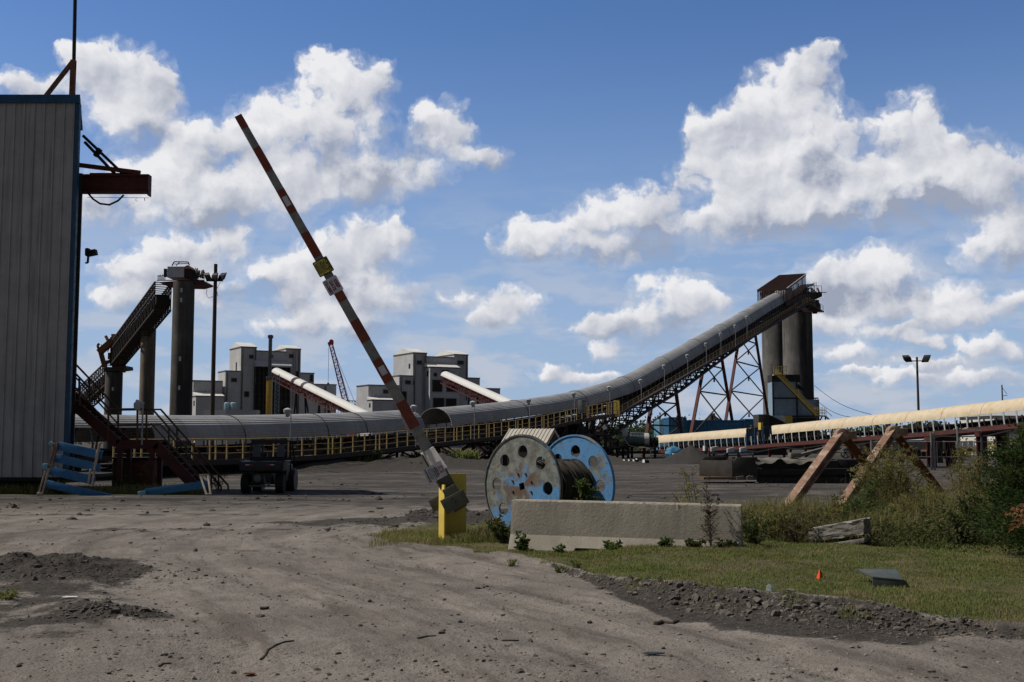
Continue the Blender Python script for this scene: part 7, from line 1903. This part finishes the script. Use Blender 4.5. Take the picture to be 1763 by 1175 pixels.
def tall_grass():
    n = 30000; x = VR.uniform(3.3, 12.0, n); y = VR.uniform(18.3, 25.5, n)
    cl = fbm(x, y, 1.2, 4, 71); f = sstep(y, 18.4, 19.6)
    keep = (VR.uniform(-.7, .5, n) < cl+.15) & (x/y < .52) & ((x > 4.0) | (y > 19.2))
    x, y, cl, f = x[keep], y[keep], cl[keep], f[keep]
    h = VR.uniform(.10, .70, len(x))*(.55+.45*f)*np.clip(1+1.1*cl, .35, 2)*np.interp(x, [3.3, 4.5, 6.0, 7.5, 9], [.55, .55, .7, 1.1, 1.25])
    P = np.stack([x, y, ground_h(x, y)-.01], -1)
    kind(blade_obj('tall_grass', P, h, VR.uniform(.1, .8, len(x)), VR.uniform(.003, .0065, len(x)), mt['tallgrass']), 'stuff')
    k = VR.integers(0, len(x), 9000); P2 = P[k]+VR.normal(0, .05, (9000, 3))*np.array([1, 1, 0])
    kind(blade_obj('dry_tall_grass', P2, h[k]*VR.uniform(.8, 1.3, 9000), VR.uniform(.4, 1.4, 9000), VR.uniform(.003, .005, 9000), mt['straw']), 'stuff')
    n = 2600; x = VR.uniform(3.8, 11.5, n); y = VR.uniform(18.6, 25.0, n); cl = fbm(x, y, 1.5, 3, 79); keep = (cl > -.05) & (x/y < .53)
    x, y, cl = x[keep], y[keep], cl[keep]; P = np.stack([x, y, ground_h(x, y)-.01], -1)
    kind(blade_obj('tall_stalks', P, VR.uniform(.45, 1.25, len(x))*np.interp(x, [3.8, 5, 6.2, 7.5, 9], [.45, .5, .6, 1, 1.1]), VR.uniform(.05, .45, len(x)), VR.uniform(.0025, .0045, len(x)), mt['straw']), 'stuff')
    # dark low undergrowth: broad leaves close to the ground
    n = 42000; x = VR.uniform(3.9, 11.0, n); y = VR.uniform(17.2, 23, n); cl = fbm(x, y, .9, 4, 73)
    lo = np.interp(x, [3.9, 4.8, 6.2, 7.5, 9], [19.0, 18.5, 17.6, 16.2, 15.6])
    y = lo+(y-17.2)*.8
    hmax = (.30+.35*np.clip(cl, -.4, 1))*sstep(y-lo, -.1, .7)*np.interp(x, [3.9, 5.5, 7], [.8, .85, 1.5])
    keep = (VR.uniform(-.8, .5, n) < cl) & (x/y < .55); x, y, hmax = x[keep], y[keep], hmax[keep]
    z = ground_h(x, y)+hmax*VR.uniform(0, 1, len(x))**.8
    D = VR.normal(size=(len(x), 3)); D[:, 2] = np.abs(D[:, 2])*.6
    V, Fc = leaf_quads(np.stack([x, y, z], -1), D, VR.uniform(.03, .075, len(x)), .5)
    kind(np_mesh('undergrowth', V, Fc, mt['leafdark']), 'stuff')
    # rough grass by the post, the reel and the foot of the metal building
    n = 9000; x = VR.uniform(-2.4, .3, n); y = VR.uniform(18.9, 21.4, n); cl = fbm(x, y, .7, 4, 75); keep = VR.uniform(-.6, .5, n) < cl+.1+(.4-(x+.2)**2*.2)*.5
    x, y = x[keep], y[keep]; w = np.interp(x, [-2.2, -1.1, -.4, .2], [.6, .7, 1.2, 1.1]); P = np.stack([x, y, ground_h(x, y)-.01], -1)
    kind(blade_obj('rough_grass', P, VR.uniform(.06, .26, len(x))*w, VR.uniform(.2, 1.0, len(x)), VR.uniform(.003, .006, len(x)), mt['tallgrass']), 'stuff')
    n = 6000; x = VR.uniform(-16.6, -9.8, n); y = VR.uniform(36.3, 37.6, n); cl = fbm(x, y, 1.0, 3, 76); keep = VR.uniform(-.6, .5, n) < cl
    x, y = x[keep], y[keep]; P = np.stack([x, y, ground_h(x, y)-.01], -1)
    kind(blade_obj('building_grass', P, VR.uniform(.08, .42, len(x)), VR.uniform(.2, 1.0, len(x)), VR.uniform(.007, .014, len(x)), mt['tallgrass']), 'stuff')
    n = 12000; x = VR.uniform(-12, 4, n); y = 68+(x+10)*1.1+VR.uniform(-2, 6, n); cl = fbm(x, y, 3, 3, 78); keep = cl > .05; x, y = x[keep], y[keep]; P = np.stack([x, y, ground_h(x, y)-.01], -1)
    kind(blade_obj('bank_weeds', P, VR.uniform(.3, .9, len(x)), VR.uniform(.2, .9, len(x)), VR.uniform(.03, .06, len(x)), mt['lawn']), 'stuff')
tall_grass()
# single weeds
def weed(base, h, spread, nst, nleaf, lsize, leafmat, label, cat='weed', group=None, lean=(0, 0), stemmat=None, bushy=.35, seed=0, name='weed', droop=.0, seedheads=0, lw=.3):
    rg = np.random.default_rng(seed); base = Vector(base); base.z = float(ground_h(np.array([base.x]), np.array([base.y]))[0])-.02
    t = thing(name, label, cat, base, group); m = MB(); LP = []; LD = []; SP = []; SDd = []
    for i in range(nst):
        a = rg.uniform(0, 2*math.pi); r = rg.uniform(0, 1)**.6; hh = h*rg.uniform(.6, 1.0)
        tip = Vector((math.cos(a)*spread*r+lean[0]*h, math.sin(a)*spread*r+lean[1]*h, hh)); b0 = Vector((math.cos(a)*spread*.22*r, math.sin(a)*spread*.22*r, 0))
        pts = []; K = 7
        for k in range(K+1):
            f = k/K; p = b0.lerp(tip, f); p += Vector((math.sin(f*5+i)*.03*h*.4, math.cos(f*4+i)*.03*h*.4, 0)); 
            p.x = b0.x+(p.x-b0.x)*(f**.5 if False else f**1.3/f if f > 0 else 1); pts.append(base+p-Vector((0, 0, droop*f*f*h)))
        m.path(pts, .006, 4, [.009*h**.5*(1-.75*k/K) for k in range(K+1)], caps=False)
        # side twigs with leaves
        nt_ = max(3, int(nleaf/nst/9))
        for q in range(nt_):
            f = rg.uniform(bushy, 1.0); s_ = f*K; k = min(int(s_), K-1); p = pts[k].lerp(pts[k+1], s_-k)
            d = Vector((rg.normal(), rg.normal(), rg.uniform(.1, 1.1))).normalized(); ln = h*rg.uniform(.06, .20)*(1.25-f*.6)
            e = p+d*ln; m.path([p, p.lerp(e, .5)+Vector((0, 0, .01)), e], .003, 3, [.0035, .003, .0015], caps=False)
            for w in range(9):
                g = rg.uniform(.15, 1.05); pp = p.lerp(e, g); LP.append(pp[:]); dd = Vector((rg.normal(), rg.normal(), rg.normal()*.7+.25))+d*.9; LD.append(dd[:])
            if seedheads and rg.uniform() < seedheads:
                for w in range(10): SP.append((e+Vector((rg.normal(0, .012), rg.normal(0, .012), rg.normal(0, .02))))[:]); SDd.append((rg.normal(), rg.normal(), rg.uniform(0, 1)))
    m.build('stems', stemmat or mt['cordgreen'], t)
    LP, LD = np.array(LP), np.array(LD); V, Fc = leaf_quads(LP, LD, rg.uniform(.6, 1.4, len(LP))*lsize, lw, rg)
    np_mesh('leaves', V, Fc, leafmat, t)
    if SP:
        V, Fc = leaf_quads(np.array(SP), np.array(SDd), np.full(len(SP), .016), .6, rg); np_mesh('seed_heads', V, Fc, mt['straw'], t)
    return t
gw = 'tall weeds on the right'
def at(px, Y): return (W(px, 850, Y).x, Y, 0)
weed(at(1520, 23.6), 1.62, .62, 26, 6500, .05, mt['leafolive'], 'tallest olive green weed bush in front of the rusty A-frame legs', group=gw, seed=1, seedheads=.25, bushy=.22)
weed(at(1553, 24.2), 1.50, .50, 18, 4200, .05, mt['leafolive'], 'tall olive weed bush right beside the tallest one, thinner at the top', group=gw, seed=2, seedheads=.2, bushy=.25)
weed(at(1490, 22.6), 1.05, .40, 14, 2600, .045, mt['leafgreen'], 'mid-height greener weed left of the tallest weed bush', group=gw, seed=3, bushy=.2)
weed(at(1462, 21.6), .72, .34, 12, 1700, .045, mt['leafgreen'], 'low bright green weed behind the tilted concrete block', group=gw, seed=4, bushy=.15)
weed(at(1600, 23.2), .95, .55, 16, 3200, .042, mt['leafolive'], 'sprawling olive weed below the slanting right leg of the A-frame', group=gw, seed=5, bushy=.15, seedheads=.3)
weed(at(1655, 22.0), 1.58, .42, 9, 2500, .04, mt['leafolive'], 'open tall weed with bare dark stems left of the evergreen', group=gw, seed=6, bushy=.42, seedheads=.5)
weed(at(1683, 21.2), 1.62, .36, 8, 2300, .04, mt['leafolive'], 'open tall weed with a thick dark stem closest to the evergreen', group=gw, seed=7, bushy=.42, seedheads=.5)
weed(at(1627, 21.0), .80, .55, 16, 3000, .045, mt['leafolive'], 'dense knee-high weed clump between the olive bushes and the open tall weeds', group=gw, seed=8, bushy=.1)
weed(at(1560, 20.6), .72, .55, 18, 2800, .045, mt['leafolive'], 'spreading weed clump just right of the tilted concrete block', group=gw, seed=9, bushy=.1, seedheads=.2)
weed(at(1700, 19.0), .85, .6, 20, 4200, .05, mt['leafdark'], 'dark leafy clump at the left foot of the evergreen', group=gw, seed=10, bushy=.08, lw=.45)
weed(at(1655, 18.2), .55, .55, 20, 3600, .05, mt['leafdark'], 'low dark leafy clump at the front edge of the weeds', group=gw, seed=11, bushy=.05, lw=.45)
weed(at(1330, 18.6), .62, .42, 16, 1700, .04, mt['leafolive'], 'feathery weed at the foot of the nearer rusty leg', group=gw, seed=12, bushy=.2, seedheads=.4)
weed(at(1296, 17.4), .40, .34, 14, 1700, .045, mt['leafdark'], 'dark low weed at the right end of the concrete barrier', group=gw, seed=13, bushy=.1, lw=.4)
weed(at(1370, 18.4), .42, .40, 14, 1600, .04, mt['driedbrown'], 'dried brown weed between the barrier and the tilted block', group=gw, seed=14, bushy=.1)
weed(at(1425, 20.8), .62, .4, 14, 1500, .04, mt['leafolive'], 'thin olive weed behind the left end of the tilted block', group=gw, seed=15, bushy=.2, seedheads=.3)
weed(at(1585, 18.9), .5, .6, 18, 2200, .045, mt['tallgrass'], 'tangled pale weed clump spilling onto the lawn right of the block', group=gw, seed=16, bushy=.1)
gb = 'weeds around the concrete barrier'
weed(at(1222, 16.62), 1.12, .07, 3, 900, .035, mt['driedbrown'], 'slender dark weed stalk standing against the front of the barrier', group=gb, seed=20, bushy=.05, stemmat=mt['stick'])
weed(at(1200, 18.2), 1.22, .30, 5, 380, .05, mt['leafolive'], 'weed with drooping branches rising behind the barrier top', group=gb, seed=21, bushy=.55, lean=(-.12, 0), seedheads=.3)
weed(at(1000, 19.7), 1.0, .30, 5, 420, .065, mt['leafgreen'], 'leafy green plant showing over the barrier in front of the wound cable', group=gb, seed=22, bushy=.72, lw=.5)
weed(at(897, 17.28), .28, .16, 7, 500, .06, mt['leafgreen'], 'green plant with broad leaves at the left foot of the barrier', group=gb, seed=23, bushy=.1, lw=.45)
weed(at(868, 18.8), .42, .32, 14, 1300, .055, mt['leafdark'], 'dark weed at the left end of the barrier below the reel', group=gb, seed=24, bushy=.08, lw=.4)
weed(at(1052, 16.85), .12, .18, 9, 350, .07, mt['leafgreen'], 'flat rosette weed in front of the barrier, between its two notches', group=gb, seed=25, bushy=.1, lw=.4)
weed(at(1143, 16.75), .14, .14, 9, 420, .05, mt['leafgreen'], 'small bushy weed at the right notch of the barrier', group=gb, seed=26, bushy=.1, lw=.45)
weed(at(1190, 16.65), .11, .22, 10, 500, .05, mt['leafdark'], 'low dark weed against the barrier left of the slender stalk', group=gb, seed=27, bushy=.1, lw=.45)
weed(at(1252, 16.5), .13, .2, 10, 500, .045, mt['leafdark'], 'low dark weed at the barrier between the stalk and its right end', group=gb, seed=28, bushy=.1, lw=.45)
weed(at(962, 17.05), .13, .15, 8, 260, .05, mt['leafgreen'], 'tiny weed in front of the barrier left of its left notch', group=gb, seed=29, bushy=.1, lw=.4)
for i, (px, Y, h, lab) in enumerate(((880, 15.6, .12, 'tiny grass tuft on the bare strip, leftmost below the barrier'), (962, 14.9, .11, 'tiny grass tuft on the bare strip, in the middle below the barrier'), (992, 15.0, .12, 'tiny grass tuft on the bare strip, rightmost below the barrier'))):
    weed(at(px, Y), h, .10, 12, 140, .03, mt['lawn'], lab, 'grass tuft', 'grass tufts on the bare strip', seed=40+i, bushy=.05, name='grass_tuft')
weed(at(20, 12.6), .10, .22, 18, 600, .04, mt['lawn'], 'small green grass patch at the left edge of the dirt', 'grass tuft', seed=46, bushy=.05, name='grass_tuft')
weed(at(100, 36.3), .5, .5, 14, 900, .07, mt['leafdark'], 'dark weed in front of the metal building base by the blue rack', group='weeds by the metal building', seed=50, bushy=.1, lw=.4)
weed(at(215, 37.6), .6, .6, 14, 1000, .07, mt['leafdark'], 'dark weed under the red staircase', group='weeds by the metal building', seed=51, bushy=.1, lw=.4)
weed(at(375, 38.3), .75, .35, 8, 400, .06, mt['driedbrown'], 'dry twiggy weed at the foot of the staircase rail', group='weeds by the metal building', seed=52, bushy=.3)
# fallen dry stalks among the weeds
for i, (a, b, Y) in enumerate((((1520, 958), (1552, 930), 17.9), ((1480, 950), (1505, 925), 18.0), ((1640, 905), (1690, 890), 18.2))):
    m = MB(); m.path([W(*a, Y), W((a[0]+b[0])/2, (a[1]+b[1])/2-4, Y+.1), W(*b, Y+.2)], .006, 5); o = m.build('dry_stalk', mt['straw'], None)
    tag(o, ['pale dry stalk leaning at the edge of the lawn right of the tilted block', 'short pale stalk below the tilted concrete block', 'bent dry stalk in the dark clump by the evergreen'][i], 'stalk', 'dry stalks')

# evergreen at the right edge
def evergreen():
    rg = np.random.default_rng(31); c = Vector((7.75, 15.6, 0)); H = 2.02
    t = thing('evergreen_shrub', 'dense dark evergreen shrub with an orange dead branch at the right edge', 'evergreen', c)
    m = MB(); m.path([c, c+Vector((.03, 0, 1.2)), c+Vector((-.02, .02, H*.92))], .07, 8, [.08, .055, .01]); LP = []; LD = []; DP = []; DD = []
    nb = 420
    for i in range(nb):
        f = rg.uniform(.02, 1)**.9; z = .12+f*(H-.2); a = rg.uniform(0, 2*math.pi)
        rmax = (1.5*(1-f)**.50+.12)*(.75+.45*math.sin(a*3+z*4)*.4+rg.uniform(0, .25))
        if z < .5: rmax *= .9
        p0 = c+Vector((0, 0, z*.92)); e = c+Vector((math.cos(a)*rmax, math.sin(a)*rmax, z+.10*rmax+rg.uniform(-.05, .12)))
        m.path([p0, p0.lerp(e, .5)+Vector((0, 0, -.02)), e], .008, 4, [.014, .009, .003], caps=False)
        dead = False
        k = int(190*rmax)+40
        for q in range(k):
            g = rg.uniform(.35, 1.06); p = p0.lerp(e, g)+Vector((rg.normal(0, .07), rg.normal(0, .07), rg.normal(0, .05)))
            d = (e-p0).normalized()*.9+Vector((rg.normal()*.6, rg.normal()*.6, rg.normal()*.5+.35))
            (DP if dead else LP).append(p[:]); (DD if dead else LD).append(d[:])
    m.build('trunk', mt['wood'], t)
    LP, LD = np.array(LP), np.array(LD); V, Fc = leaf_quads(LP, LD, rg.uniform(.035, .085, len(LP)), .34, rg); np_mesh('crown', V, Fc, mt['evergreen'], t)
    # the dead branch hanging out to the front
    for i in range(11):
        p0 = c+Vector((-.95, -.75, .82+rg.uniform(-.15, .15))); e = c+Vector((rg.uniform(-1.52, -1.1), rg.uniform(-1.4, -1.0), rg.uniform(.60, 1.0)))
        for q in range(55):
            g = rg.uniform(.2, 1.0); p = p0.lerp(e, g)+Vector((rg.normal(0, .035), rg.normal(0, .035), rg.normal(0, .03)-.03*g)); DP.append(p[:]); DD.append((rg.normal()*.5-.6, rg.normal()*.5-.3, rg.normal()*.5-.2))
    DP, DD = np.array(DP), np.array(DD); V, Fc = leaf_quads(DP, DD, rg.uniform(.04, .10, len(DP)), .32, rg); np_mesh('dead_branch', V, Fc, mt['deadspray'], t)
evergreen()
# far woods on the horizon
def far_wood():
    rg = np.random.default_rng(41); P = []; S = []
    for i in range(900):
        az = rg.uniform(-.75, .75); D = rg.uniform(380, 620); x, y = D*az, D; H = rg.uniform(4.5, 8.5)*(1+.25*math.sin(az*23)); 
        n = 46; q = rg.normal(size=(n, 3)); q /= np.linalg.norm(q, axis=1, keepdims=True); q *= rg.uniform(.5, 1.0, (n, 1))
        P.append(np.array([x, y, H*.52])+q*np.array([H*.42, H*.42, H*.5])); S.append(np.full(n, H*.16))
    P = np.concatenate(P); S = np.concatenate(S); D = rg.normal(size=P.shape); V, Fc = leaf_quads(P, D, S*rg.uniform(.7, 1.3, len(S)), .8, rg)
    kind(np_mesh('far_wood', V, Fc, mt['treeline']), 'stuff')
    # a nearer clump of brush behind the transfer station
    n = 9000; x = rg.uniform(12, 34, n); y = rg.uniform(150, 190, n); z = rg.uniform(0, 1, n)**.7*(3.6+fbm(x, y, 6, 3, 91)*2.4); P = np.stack([x, y, z], -1)
    V, Fc = leaf_quads(P, rg.normal(size=P.shape), rg.uniform(.25, .6, n), .7, rg); kind(np_mesh('brush', V, Fc, mt['treeline']), 'stuff')
    n = 7000; x = rg.uniform(36, 62, n); y = rg.uniform(105, 130, n); z = rg.uniform(0, 1, n)**.8*(1.5+fbm(x, y, 4, 3, 92)*1.2); P = np.stack([x, y, z], -1)
    V, Fc = leaf_quads(P, rg.normal(size=P.shape), rg.uniform(.12, .35, n), .6, rg); kind(np_mesh('yard_brush', V, Fc, mt['leafolive']), 'stuff')
far_wood()
